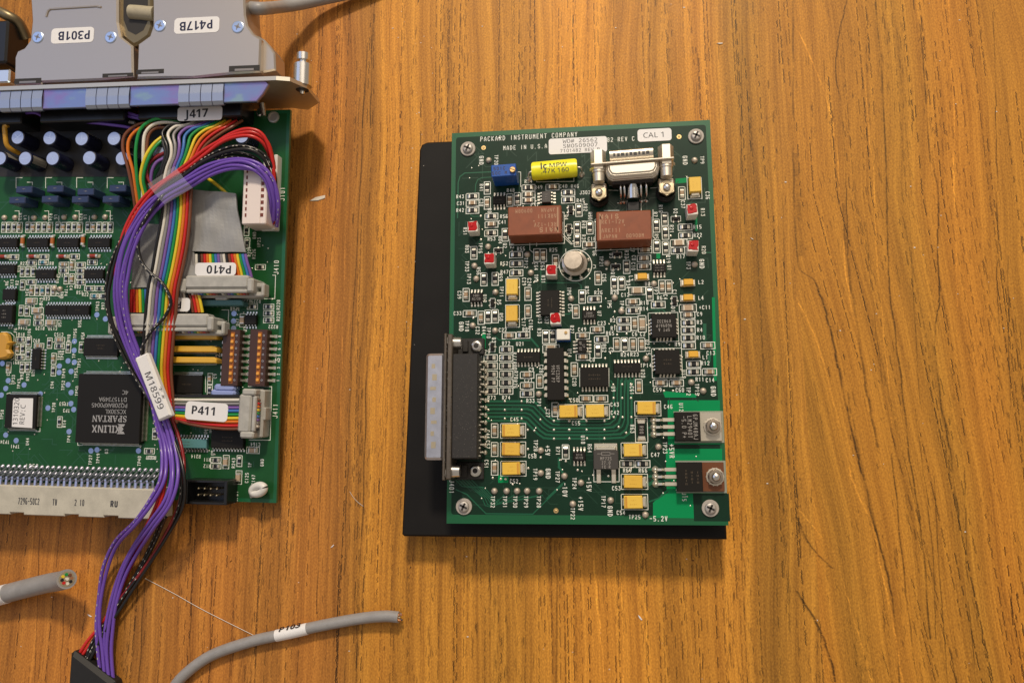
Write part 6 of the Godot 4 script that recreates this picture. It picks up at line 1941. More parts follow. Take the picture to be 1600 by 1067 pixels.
	q.cyl(Vector3(0, 0, -8.5), Vector3(0, 0, -10.6), 1.7, 1.7, 16)
	q.cyl(Vector3(0, 0, -10.5), Vector3(0, 0, -11.0), 2.5, 2.75, 20)
	q.cyl(Vector3(0, 0, -11.0), Vector3(0, 0, -13.2), 2.75, 2.75, 20)
	q.cyl(Vector3(0, 0, 1.5), Vector3(0, 0, 3.4), 1.2, 0.9, 12)
	place(th, "screw", solid([q, "steel bright"]))
	q = Geo.new()
	q.cyl(Vector3(0, 0, 1.55), Vector3(0, 0, 1.75), 2.6, 2.6, 16)
	place(th, "screw_hole", solid([q, "recess dark"]))
	q = Geo.new()
	q.cyl(Vector3(-12.0, 0.8, -162.5), Vector3(-11.0, 1.0, -157.0), 1.3, 1.3, 12)
	q.lathe(Vector3(-12.2, 0.2, -158.6), [Vector2(1.9, 0), Vector2(1.9, 1.6), Vector2(1.2, 2.0)], 6)
	place(pn, "panel_bolt", solid([q, "steel bright"]))
	# black connector bodies behind the panel
	for e in [[-60.1, -15.6], [-136.2, -111.7], [-103.6, -66]]:
		q = Geo.new()
		q.box(Vector3((e[0] + e[1]) / 2.0, 5.6, -158.0), Vector3(e[1] - e[0], 11.0, 8.6), 0.5)
		place(bd, "panel_connector", solid([q, "plastic black"]))
	q = Geo.new()
	q.prism(rounded(-42.74, -158.04, -23.67, -152.36, 1.2), 11.15, 11.3, 0.03)
	st = place(bd, "label", solid([q, "label white"]))
	letters(st, "J417", 3.4, Vector3(-34.41, 11.32, -155.2), -2.5, "ink black", "Droid Sans", true, 1.05)
	place(bd, "white_print", solid([silk, "silk white"]), Vector3.ZERO, 0.0, true)
	return bd


# metal hood of a cable plug lying behind the panel: outline seen from above, 14 mm thick
func hood(called: String, label: String, outline: String, screws: String, at: Vector3) -> Node3D:
	var o := thing(called, label, "cable plug", at, B2, "metal hooded plugs along the front panel")
	var q := Geo.new()
	q.prism(pairs2(outline), 0.3, 14.0, 0.7)
	place(o, "hood", solid([q, "zinc hood"]))
	for p in pairs2(screws):
		var s := joint(o, "hood_screw", Vector3(p.x, 13.95, p.y))
		q = Geo.new()
		q.lathe(Vector3.ZERO, [Vector2(2.55, 0), Vector2(2.5, 0.25), Vector2(2.2, 0.42), Vector2(0.001, 0.5)], 24)
		place(s, "head", solid([q, "steel blue bright"]))
		q = Geo.new()
		for a in [20.0, 110.0]:
			var u := Vector3(cos(deg_to_rad(a)), 0, sin(deg_to_rad(a)))
			q.seg(u * -1.3 + Vector3.UP * 0.5, u * 1.3 + Vector3.UP * 0.5, 0.4, 0.06)
		q.lathe(Vector3(0, 0.48, 0), [Vector2(0.7, 0), Vector2(0.001, 0.05)], 12)
		place(s, "cross_recess", solid([q, "steel dark"]))
	return o


func build_plugs() -> void:
	var a := hood("cable_plug", "grey metal plug hood with round screws and an upside-down P301B label", "-109.3 -215.83 -108.58 -204.76 -107.43 -195.91 -107.76 -187.72 -110.15 -184.55 -113.24 -183.31 -114.22 -180.62 -113.74 -169.17 -101.38 -168.73 -101.43 -169.54 -74.59 -169.64 -60.99 -170.48 -61.95 -183.34 -67.48 -187.6 -68.93 -193.59 -70.04 -213.72", "-104.09 -188.65 -71.66 -187.24", Vector3(-130.93, 6, 9.75))
	var q := Geo.new()
	q.prism(rounded(-98.1, -192.05, -79.17, -185.54, 1.6), 14.0, 14.12, 0.03)
	var st := place(a, "label", solid([q, "label white"]))
	letters(st, "P301B", 3.7, Vector3(-87.84, 14.14, -188.8), 180.0, "ink navy", "Droid Sans", true)
	for f in [[-113.53, -101.45, -170.25, 2.18], [-74.4, -61, -171.24, 1.61]]:
		q = Geo.new()
		q.box(Vector3((f[0] + f[1]) / 2.0, 14.02, f[2]), Vector3(f[1] - f[0], 0.06, f[3]))
		place(a, "slot", solid([q, "recess dark"]))
	q = Geo.new()
	for f in [[-113.53, -101.45, -170.25, 2.18], [-74.4, -61, -171.24, 1.61]]:
		q.box(Vector3((f[0] + f[1]) / 2.0, 14.05, f[2] + f[3] * 0.22), Vector3((f[1] - f[0]) * 0.62, 0.12, f[3] * 0.4), 0.03)
	place(a, "jack_screws", solid([q, "steel dark"]), Vector3.ZERO, 0.0, true)
	q = Geo.new()
	q.tube(triples("-100.9 14.1 -197.25 -100.19 14.1 -199.68 -99.09 14.1 -200.45 -89.95 14.1 -200.56 -78.61 14.1 -200.69 -76.6 14.1 -200.18"), 0.45, 6)
	place(a, "stamped_ridge", solid([q, "zinc hood"]))
	q = Geo.new()
	q.prism(pairs2("-71.48 -215.19 -70.28 -193.26 -68.31 -188.28 -63.34 -184.55 -61.13 -185.27 -56.54 -188.31 -55.34 -192.04 -56.48 -214.39"), 1.0, 11.5, 1.0)
	place(a, "cable_clamp", solid([q, "brass hood"]))
	q = Geo.new()
	q.prism(pairs2("-69.21 -215.07 -68.16 -195.88 -65.92 -190.89 -62.46 -189.11 -59.19 -190.86 -57.44 -194.84 -58.45 -214.49"), 11.48, 11.56)
	place(a, "clamp_opening", solid([q, "recess dark"]))
	q = Geo.new()
	q.tube(smooth_path(triples("-65.1 11.6 -198.78 -60.88 11.6 -198.31 -56.94 11.6 -197.72 -54.42 11.6 -197.46")), 2.9, 14)
	place(a, "cable", solid([q, "cable beige"]))
	var b := hood("cable_plug", "grey metal plug hood with an upside-down P417B label, its grey cable leaving to the right", "-54.88 -212.91 -53.77 -191.29 -54.95 -187.32 -59.77 -184.05 -59.56 -169.63 -47.98 -169.46 -35.41 -169 -19.79 -170 -7.25 -170.31 -7.26 -183.92 -10.55 -186.17 -13.11 -189.71 -14.22 -193.99 -14.72 -200.11 -15.59 -210.8", "-50.45 -191.14 -17.11 -189.1", Vector3(-130.93, 6, 9.75))
	q = Geo.new()
	q.prism(rounded(-44.24, -193.95, -24.99, -187.36, 1.6), 14.0, 14.12, 0.03)
	st = place(b, "label", solid([q, "label white"]))
	letters(st, "P417B", 3.7, Vector3(-34.82, 14.14, -190.66), 178.0, "ink navy", "Droid Sans", true)
	for f in [[-59.69, -47.82, -172.16, 1.87], [-20.15, -7.3, -171.98, 2.37]]:
		q = Geo.new()
		q.box(Vector3((f[0] + f[1]) / 2.0, 14.02, f[2]), Vector3(f[1] - f[0], 0.06, f[3]))
		place(b, "slot", solid([q, "recess dark"]))
	q = Geo.new()
	for f in [[-59.69, -47.82, -172.16, 1.87], [-20.15, -7.3, -171.98, 2.37]]:
		q.box(Vector3((f[0] + f[1]) / 2.0, 14.05, f[2] + f[3] * 0.22), Vector3((f[1] - f[0]) * 0.62, 0.12, f[3] * 0.4), 0.03)
	place(b, "jack_screws", solid([q, "steel dark"]), Vector3.ZERO, 0.0, true)
	q = Geo.new()
	q.prism(pairs2("-10.48 -186.95 -7.43 -185.22 -4.89 -182.44 -2.61 -179.16 -2.07 -172.24 -9.84 -170.95"), 1.5, 11.0, 0.6)
	place(b, "side_shell", solid([q, "zinc hood"]))
	q = Geo.new()
	q.tube(smooth_path(triples("-14.74 8 -200 -10.04 7.5 -199.76 -10.25 -8.64 -208.73 -4.71 -15.06 -212.91 3.44 -19.99 -217.26 19.81 -22.99 -222.42 53.7 -25.47 -234.94")), 2.55, 16)
	place(b, "cable", solid([q, "cable grey"]))
	var c := thing("cable_plug", "black plug cut off by the left edge of the picture", "cable plug", Vector3(-130.93, 6, 9.75), B2)
	q = Geo.new()
	q.box(Vector3(-130.63, 5, -189.17), Vector3(20, 12, 18.5), 0.8)
	place(c, "body", solid([q, "plastic black"]))
	q = Geo.new()
	q.box(Vector3(-128.13, 5, -175.17), Vector3(16, 8, 6.0), 0.6)
	place(c, "metal_shell", solid([q, "steel bright"]))
	q = Geo.new()
	q.tube(smooth_path(triples("-133.03 8 -206.27 -123.78 8 -201.88 -120.74 5 -199.85 -120.02 1 -194.91")), 2.2, 10)
	place(c, "strap", solid([q, "brass hood"]))


func idc(e: Node3D, l: float, arms := true, skin := "plastic grey") -> void:
	# ribbon connector, l long along x, cable entering from -z
	var q := Geo.new()
	q.box(Vector3(0, 3.2, 0.8), Vector3(l + 4.0, 6.4, 7.2), 0.5)
	q.box(Vector3(0, 3.8, 4.6), Vector3(5.0, 5.0, 1.2), 0.3)
	place(e, "header", solid([q, skin]))
	q = Geo.new()
	q.box(Vector3(0, 8.0, -1.4), Vector3(l, 5.4, 5.2), 0.7)
	place(e, "socket", solid([q, skin]))
	q = Geo.new()
	q.box(Vector3(0, 8.9, 2.2), Vector3(l - 1.0, 2.8, 1.6), 0.4)
	place(e, "strain_bar", solid([q, skin]))
	var tips := []
	var hues := ["wire brown", "wire red", "wire orange", "wire yellow", "wire green", "wire blue", "wire purple", "wire grey", "wire white", "wire black"]
	var runs := []
	for i in 10:
		runs.append(Geo.new())
	var cnt := int((l - 1.0) / 1.27)
	for i in cnt:
		(runs[i % 10] as Geo).box(Vector3(-l / 2.0 + 1.2 + i * 1.27, 8.2, 3.2), Vector3(0.9, 1.6, 0.7), 0.2)
	for i in 10:
		tips.append_array([runs[i], hues[9 - i]])
	place(e, "wire_tips", solid(tips), Vector3.ZERO, 0.0, true)
	for s in [-1.0, 1.0]:
		q = Geo.new()
		q.box(Vector3(s * (l / 2.0 + 0.9), 6.4, 0.0), Vector3(2.6, 9.0, 5.6), 0.6)
		if not arms:
			place(e, "latch", solid([q, skin]))
			continue
		q.box(Vector3(s * (l / 2.0 + 3.0), 6.2, 3.2), Vector3(4.4, 2.2, 2.0), 0.5)
		q.box(Vector3(s * (l / 2.0 + 3.0), 6.2, -0.4), Vector3(4.4, 2.2, 2.0), 0.5)
		q.box(Vector3(s * (l / 2.0 + 4.6), 5.2, 1.4), Vector3(1.4, 4.6, 5.0), 0.4)
		place(e, "latch", solid([q, skin]))


func wires(o: Node3D, rows: String, base: Vector3) -> void:
	# each row: colour ; radius ; printed? ; points
	for row in rows.split("\n", false):
		var t := row.split(";")
		var pts := smooth_path(triples(t[3]), 5)
		var g := Geo.new()
		g.tube(pts, float(t[1]), 8)
		var w := place(o, "wire", solid([g, t[0].replace("_", " ")], base))
		if t[2] == "1":
			var k := Geo.new()
			var acc := 0.0
			var want := 1.2
			for i in pts.size() - 1:
				var d := pts[i + 1] - pts[i]
				acc += d.length()
				if acc > want:
					acc = 0.0
					want = 1.1 + 2.6 * absf(sin(i * 12.9898 + pts[0].x)) * absf(cos(i * 4.1))
					var up := Vector3(0, 1, 0.25) * (float(t[1]) + 0.01)
					k.seg(pts[i] + up, pts[i] + up + d.normalized() * 0.8, 0.27, 0.05)
			place(w, "printed_marks", solid([k, "wire print"], base), Vector3.ZERO, 0.0, true)


func build_cables() -> void:
	# rainbow ribbon from the panel connector to the plug marked P411
	var base := Vector3(-168.3, 15.33, -90.15)
	var rb := thing("ribbon_cable", "rainbow ribbon of ten wires folding towards the grey plug labelled P411", "ribbon cable", base, Basis.IDENTITY, "ribbon cables on the large board")
	wires(rb, RAINBOW, base)
	var pl := joint(rb, "plug", Vector3(-138.3, 9.32, -25.67) - base)
	pl.basis = B2 * Basis(Vector3.UP, deg_to_rad(89.0))
	idc(pl, 14.8, false)
	var lab := joint(rb, "cable_label", Vector3(-157.07, 16.53, -25.9) - base)
	lab.basis = B2 * Basis(Vector3.UP, -deg_to_rad(3.2))
	sticker(lab, rounded(-8.9, -3.6, 8.9, 3.6, 1.6), 0.0)
	letters(lab, "P411", 3.3, Vector3(-1.2, 0.13, -0.2), 0.0, "ink black", "Droid Sans", true, 1.05)
	# second ribbon turning down beside it
	base = Vector3(-191.73, 18.41, -123.33)
	rb = thing("ribbon_cable", "loose fan of orange, green and white wires bending down beside the upright capacitors", "ribbon cable", base, Basis.IDENTITY, "ribbon cables on the large board")
	wires(rb, RAINBOW2, base)
	# grey sheathed ribbons
	base = Vector3(-160.2, 16.58, -103.15)
	rb = thing("ribbon_cable", "wide grey sheathed ribbon cable ending in the upper grey plug labelled P410 upside down", "ribbon cable", base, Basis.IDENTITY, "ribbon cables on the large board")
	sheath(rb, SHEATH_A, base)
	wires(rb, STRIPES_A, base)
	pl = joint(rb, "plug", Vector3(-152.28, 14.04, -76.04) - base)
	pl.basis = B2
	idc(pl, 26.5)
	lab = joint(rb, "cable_label", Vector3(-153.53, 23.53, -81.91) - base)
	lab.basis = B2
	sticker(lab, rounded(-8.6, -2.6, 8.6, 2.6, 1.4), 0.0)
	letters(lab, "P410", 3.3, Vector3(1.6, 0.13, 0.1), 181.0, "ink black", "Droid Sans", true, 1.05)
	base = Vector3(-173.9, 15.34, -90.34)
	rb = thing("ribbon_cable", "grey ribbon cable half hidden under the rainbow wires, ending in the lower grey plug", "ribbon cable", base, Basis.IDENTITY, "ribbon cables on the large board")
	sheath(rb, SHEATH_B, base)
	wires(rb, STRIPES_B, base)
	pl = joint(rb, "plug", Vector3(-175.04, 12.61, -61.44) - base)
	pl.basis = B2
	idc(pl, 39.22)
	lab = joint(rb, "cable_label", Vector3(-167.65, 22, -68.16) - base)
	lab.basis = B2
	sticker(lab, rounded(-14.0, -2.7, 3.6, 2.7, 1.4), 0.0)
	letters(lab, "P", 2.9, Vector3(-1.0, 0.13, 0.1), 181.0, "ink black", "Droid Sans", true, 1.05)
	# the bundle of red, black and violet wires
	base = Vector3(-169, 18.36, -122.29)
	var h := thing("wire_harness", "bundle of violet, black and red wires arching from the white socket off the board", "wire harness", base)
	wires(h, HARNESS, base)
	var j := joint(h, "socket_housing", Vector3(-130.93, 6, 9.75) - base)
	j.basis = B2
	var q := Geo.new()
	q.box(Vector3(-8.33, 6.0, -120.87), Vector3(10.06, 11.8, 22.59), 0.4)
	q.box(Vector3(-8.33 - 0.2, 12.0, -120.87), Vector3(10.06 - 4.4, 0.3, 22.59 - 0.5), 0.1)
	place(j, "plug_body", solid([q, "plastic pink white"]))
	q = Geo.new()
	for i in 8:
		for x in [-8.33 - 3.0, -8.33 + 3.1]:
			q.box(Vector3(x, 11.95, -120.87 - 22.59 / 2.0 + 1.3 + i * 2.52), Vector3(1.5, 0.1, 1.4))
	place(j, "contact_windows", solid([q, "window red"]), Vector3.ZERO, 0.0, true)
	q = Geo.new()
	q.box(Vector3(-3.62, 2.2, -124.52), Vector3(1.6, 4.4, 30.74), 0.3)
	q.box(Vector3(-3.62 - 3.0, 0.8, -124.52 + 0.2), Vector3(7.0, 1.5, 30.74 - 0.6), 0.3)
	place(j, "socket_wall", solid([q, "plastic white"]))
	# printed sleeve, clear tape, heat-shrink
	var sl := joint(h, "printed_sleeve", Vector3(-176.39, 22.2, -35.33) - base)
	sl.basis = Basis(Vector3(0.377363, -0.126133, 0.917435), Vector3(0.012943, 0.991303, 0.130965), Vector3(-0.925975, -0.037547, 0.375714))
	q = Geo.new()
	q.prism(rounded(-13.4, -2.9, 13.4, 2.9, 0.5, 2), -1.4, 1.5, 0.9)
	place(sl, "sleeve", solid([q, "label white"]))
	letters(sl, "M18599", 2.6, Vector3(1.5, 1.53, -0.2), 0.0, "ink grey", "Droid Sans", false, 1.2)
	letters(sl, "7  A", 1.8, Vector3(3.5, 1.4, -2.3), 0.0, "ink grey", "Droid Sans", false, 1.2)
	q = Geo.new()
	var tp := triples("-175.55 35.62 -111.64 -163.89 36.85 -118 -173.77 35.65 -109.71 -161.87 36.83 -115.55 -172.24 35.26 -107.68 -160.46 36.25 -113.61")
	var wd := (tp[2] - tp[0]).normalized() * 3.2
	var up := Vector3(0, 0.2, 0)
	var ends := [tp[0] - wd, tp[1] - wd, tp[4] + wd, tp[5] + wd]
	for k in 6:
		var f := k / 6.0
		var f1 := (k + 1) / 6.0
		var r0 := Vector3(0, sin(PI * f) * 1.1 + 0.1, 0)
		var r1 := Vector3(0, sin(PI * f1) * 1.1 + 0.1, 0)
		q.quad((ends[0] as Vector3).lerp(ends[2], f) + r0, (ends[0] as Vector3).lerp(ends[2], f1) + r1, (ends[1] as Vector3).lerp(ends[3], f1) + r1, (ends[1] as Vector3).lerp(ends[3], f) + r0)
	place(h, "clear_tape", solid([q, "clear tape"], base))
	q = Geo.new()
	q.prism(pairs2("-213.51 68.66 -212.25 67.67 -193.87 78.63 -186.79 98.01 -212.81 98.94"), 0.6, 6.2, 1.6)
	place(h, "heat_shrink", solid([q, "shrink black"], base))
	base = Vector3(-187.86, 14.85, -85.46)
	h = thing("jumper_wire", "single black wire with white print looping across the rainbow ribbon", "wire", base)
	wires(h, LOOP, base)
	# two cut grey cables on the table
	base = Vector3(-236.55, 0, 44.43)
	var c := thing("cut_cable", "thick grey cable at the left edge, its cut end showing bundled conductors", "cable", base, Basis.IDENTITY, "cut grey cables lying on the table")
	q = Geo.new()
	var cp := smooth_path(triples("-269.51 4 53.02 -255.21 4.5 49.17 -237.11 6.5 44.59 -223.98 9.5 41.52 -215.51 13 39.98 -209.75 17 38.68"), 8)
	q.tube(cp, 3.75, 20)
	place(c, "jacket", solid([q, "cable grey"], base))
	q = Geo.new()
	var e0 := cp[-1]
	var dv := (cp[-1] - cp[-2]).normalized()
	q.cyl(e0 - dv * 0.05, e0 + dv * 0.12, 2.95, 2.9, 20)
	place(c, "foil", solid([q, "brass pale"], base))
	var side := dv.cross(Vector3.UP).normalized()
	var over := side.cross(dv)
	for i in 9:
		q = Geo.new()
		var u := (side * cos(i * 0.785) + over * sin(i * 0.785)) * (1.75 if i < 8 else 0.0)
		q.cyl(e0 + u - dv * 0.2, e0 + u + dv * (0.35 + 0.15 * (i % 3)), 0.68, 0.62, 8)
		place(c, "conductor", solid([q, ["wire white", "wire red", "wire black", "wire yellow", "wire green", "wire brown", "copper", "wire black", "wire white"][i]], base))
	q = Geo.new()
	q.tube(triples("-250.37 5 48.01 -243.13 5.8 46.15"), 3.9, 20)
	place(c, "label", solid([q, "label white"], base))
	base = Vector3(-128.44, 0, 60.64)
	c = thing("cut_cable", "thin grey cable curving in from the bottom edge with a wrapped P103 label", "cable", base, Basis.IDENTITY, "cut grey cables lying on the table")
	q = Geo.new()
	cp = smooth_path(triples("-175.56 2.2 89.4 -171.38 2.2 81.74 -166.02 2.2 75.42 -155.9 2.2 68.5 -140.44 2.2 63.12 -127.5 2.3 60.07 -112.11 2.4 56.52 -96.72 2.8 53.53 -86.45 3.4 52.29 -80.55 3.8 52.46"), 8)
	q.tube(cp, 2.15, 16)
	place(c, "jacket", solid([q, "cable grey"], base))
	q = Geo.new()
	dv = (cp[-1] - cp[-2]).normalized()
	q.cyl(cp[-1] - dv * 0.02, cp[-1] + dv * 0.06, 1.75, 1.7, 16)
	place(c, "foil", solid([q, "brass pale"], base))
	for i in 6:
		q = Geo.new()
		var fan := (Vector3(0, cos(i * 1.05), 0.0) + dv.cross(Vector3.UP) * sin(i * 1.05)) * (1.0 if i else 0.0)
		q.cyl(cp[-1] + fan - dv * 0.1, cp[-1] + fan * 1.25 + dv * (0.5 + 0.45 * (i % 3)), 0.42, 0.36, 7)
		place(c, "conductor", solid([q, ["wire white", "copper", "wire black", "wire yellow", "wire grey", "copper"][i]], base))
	q = Geo.new()
	var lp := smooth_path(triples("-129.81 2.32 60.6 -123.64 2.32 59.27 -117.24 2.32 57.73"), 6)
	q.tube(lp, 2.26, 16)
	place(c, "label", solid([q, "label white"], base))
	var tx := joint(c, "label_print", Vector3(-123.65, 2.3, 59.16) - base)
	tx.basis = Basis(Vector3.UP, deg_to_rad(12.84)) * Basis(Vector3.RIGHT, -1.12)
	letters(tx, "P103", 2.7, Vector3(0, 2.3, 0.0), 0.0, "ink black", "Droid Sans", true, 1.1)


func sheath(o: Node3D, rows: String, base: Vector3) -> void:
	# grey flat sheath: left and right edges given row by row
	var q := Geo.new()
	var l := []
	var r := []
	for row in rows.split("\n", false):
		var p := triples(row)
		l.append(p[0])
		r.append(p[1])
	var sub := 6
	var grid := []
	for i in l.size() - 1:
		for k in sub:
			var line_ := []
			for c in 13:
				var a: Vector3 = (l[i] as Vector3).lerp(l[i + 1], float(k) / sub)
				var b: Vector3 = (r[i] as Vector3).lerp(r[i + 1], float(k) / sub)
				var p := a.lerp(b, c / 12.0)
				p.y += 0.35 * sin(c * 0.9 + grid.size() * 0.35) + 0.25 * sin(c * 0.4 - grid.size() * 0.6)
				line_.append(p)
			grid.append(line_)
	for i in grid.size() - 1:
		for c in 12:
			var a: Vector3 = grid[i][c]
			var b: Vector3 = grid[i + 1][c]
			var d: Vector3 = grid[i + 1][c + 1]
			var e: Vector3 = grid[i][c + 1]
			q.quad(a, b, d, e)
			var dn := Vector3(0, -0.9, 0)
			q.quad(e + dn, d + dn, b + dn, a + dn)
			if c == 11:
				q.quad(e, d, d + dn, e + dn)
			if c == 0:
				q.quad(b, a, a + dn, b + dn)
	place(o, "sheath", solid([q, "sheath grey"], base))


func build_specks() -> void:
	var base := Vector3(-187.46, 0, 40.16)
	var h := thing("fibre", "long pale hair lying slantwise from the wires to the thin grey cable", "hair", base)
	var q := Geo.new()
	q.tube(smooth_path(triples("-187.31 0.25 40.13 -174.75 0.28 45.66 -160.69 0.3 52.3 -136.08 0.3 62.67"), 6), 0.13, 5)
	place(h, "strand", solid([q, "hair pale"], base))
	h = thing("fibre", "short curled pale hair on the wood left of the black plate", "hair", Vector3(-100.22, 0, 8.32))
	q = Geo.new()
	q.tube(smooth_path(triples("-102.9 0.2 5.3 -101.51 0.2 7.31 -99.59 0.2 9.31 -97.16 0.2 11.05"), 6), 0.09, 5)
	place(h, "strand", solid([q, "hair pale"], Vector3(-100.22, 0, 8.32)))
	var rng := RandomNumberGenerator.new()
	rng.seed = 77
	for e in [["wood_splinter", "pale splinter on the wood between the two boards", "splinter", Vector3(-121.65, 0, -118.25), 0.35, 3.6, "hair pale"], ["paint_fleck", "white fleck below the gap between the boards", "fleck", Vector3(-109.27, 0, 26.78), 0.9, 0.9, "label white"], ["paint_fleck", "brightest white fleck on the empty wood under the black plate", "fleck", Vector3(10.82, 0, 51.39), -0.8, 1.2, "label white"], ["paint_fleck", "pale fleck on the wood near the top edge above the small board", "fleck", Vector3(50.13, 0, -178.85), 0.1, 1.3, "hair pale"], ["paint_fleck", "tiny white fleck on the wood beside the right edge of the small board", "fleck", Vector3(58.84, 0, -93.88), -0.5, 0.8, "hair pale"], ["fibre_scrap", "short white thread beside the red wires of the harness", "thread", Vector3(-210.28, 0, 55.03), -0.35, 1.1, "label white"], ["dark_speck", "dark red speck on the wood under the black plate near its right corner", "speck", Vector3(31.09, 0, 30.53), 0.3, 0.5, "fleck dark"], ["dark_speck", "black speck on the wood under the left corner of the black plate", "speck", Vector3(-77.4, 0, 34.48), 1.2, 0.5, "fleck dark"], ["dark_speck", "dark speck on the wood under the white nylon clip", "speck", Vector3(-151.34, 0, 32.94), 0.9, 0.5, "fleck dark"]]:
		var f := thing(e[0], e[1], e[2], e[3], Basis(Vector3.UP, e[4]))
		q = Geo.new()
		var k: float = e[5]
		q.prism(PackedVector2Array([Vector2(-k, -0.15 * k), Vector2(-k * 0.2, -0.3 * k), Vector2(k, -0.1 * k), Vector2(k * 0.9, 0.25 * k), Vector2(0, 0.22 * k)]), 0.02, 0.35, 0.1)
		place(f, "chip_of_matter", solid([q, e[6]]))
	q = Geo.new()
	for i in 160:
		var p := Vector3(rng.randf_range(-270, 165), 0.0, rng.randf_range(-215, 80))
		var k := rng.randf_range(0.08, 0.26)
		q.box(p + Vector3(0, k * 0.4, 0), Vector3(k * rng.randf_range(1, 3.5), k * 0.8, k * rng.randf_range(1, 2.0)))
	for i in 34:
		var p := Vector3(rng.randf_range(-83, -69), 11.0, rng.randf_range(-185, -45)) if i < 24 else Vector3(rng.randf_range(-75, 30), 11.0, rng.randf_range(-39, -36))
		var k := rng.randf_range(0.08, 0.2)
		q.box(p + Vector3(0, k * 0.4, 0), Vector3(k * rng.randf_range(1, 2.5), k * 0.8, k * rng.randf_range(1, 2.0)))
	var d := place(self, "dust", solid([q, "hair pale"]), Vector3.ZERO, 0.0, true)
	d.set_meta("label", "fine pale dust grains scattered over the wooden table top")
	d.set_meta("category", "dust")


# ---------------------------------------------------------------- the table
func stretch_noise(w: int, h: int, tw: int, th: int, freq: float, seed_: int, oct: int) -> PackedByteArray:
	var n := FastNoiseLite.new()
	n.seed = seed_
	n.noise_type = FastNoiseLite.TYPE_SIMPLEX_SMOOTH
	n.frequency = freq
	n.fractal_octaves = oct
	var im := n.get_image(w, h, false, false, true)
	im.convert(Image.FORMAT_L8)
	im.resize(tw, th, Image.INTERPOLATE_CUBIC)
	return im.get_data()


const TX0 := -300.0
const TZ0 := -240.0
const TPX := 4.18
const TW := 2048
const TH := 1424


func stroke_mark(mark: PackedFloat32Array, pts: PackedVector2Array, width: float, depth: float, rng: RandomNumberGenerator, lop := 0.0) -> void:
	# pts in table millimetres; depth below 0 darkens; lop makes one side fade slowly
	var swell := 0.6
	for i in pts.size() - 1:
		var a := (pts[i] - Vector2(TX0, TZ0)) * TPX
		var b := (pts[i + 1] - Vector2(TX0, TZ0)) * TPX
		var steps := int(maxf(absf(b.y - a.y), 1.0))
		for k in steps:
			var f := float(k) / steps
			var y := int(a.y + (b.y - a.y) * f)
			if y < 0 or y >= TH:
				continue
			var x := a.x + (b.x - a.x) * f + sin(y * 0.045 + a.x) * 0.9
			swell = clampf(swell + rng.randf_range(-0.14, 0.14), 0.15, 1.15)
			var amp := depth * swell * (0.6 + 0.4 * rng.randf())
			var wl := width * (1.0 + maxf(-lop, 0.0) * 5.0)
			var wr := width * (1.0 + maxf(lop, 0.0) * 5.0)
			for xi in range(int(x - wl * 2.0), int(x + wr * 2.0) + 1):
				if xi < 0 or xi >= TW:
					continue
				var u := (xi - x) / (wl if xi < x else wr)
				mark[y * TW + xi] += amp * exp(-u * u)


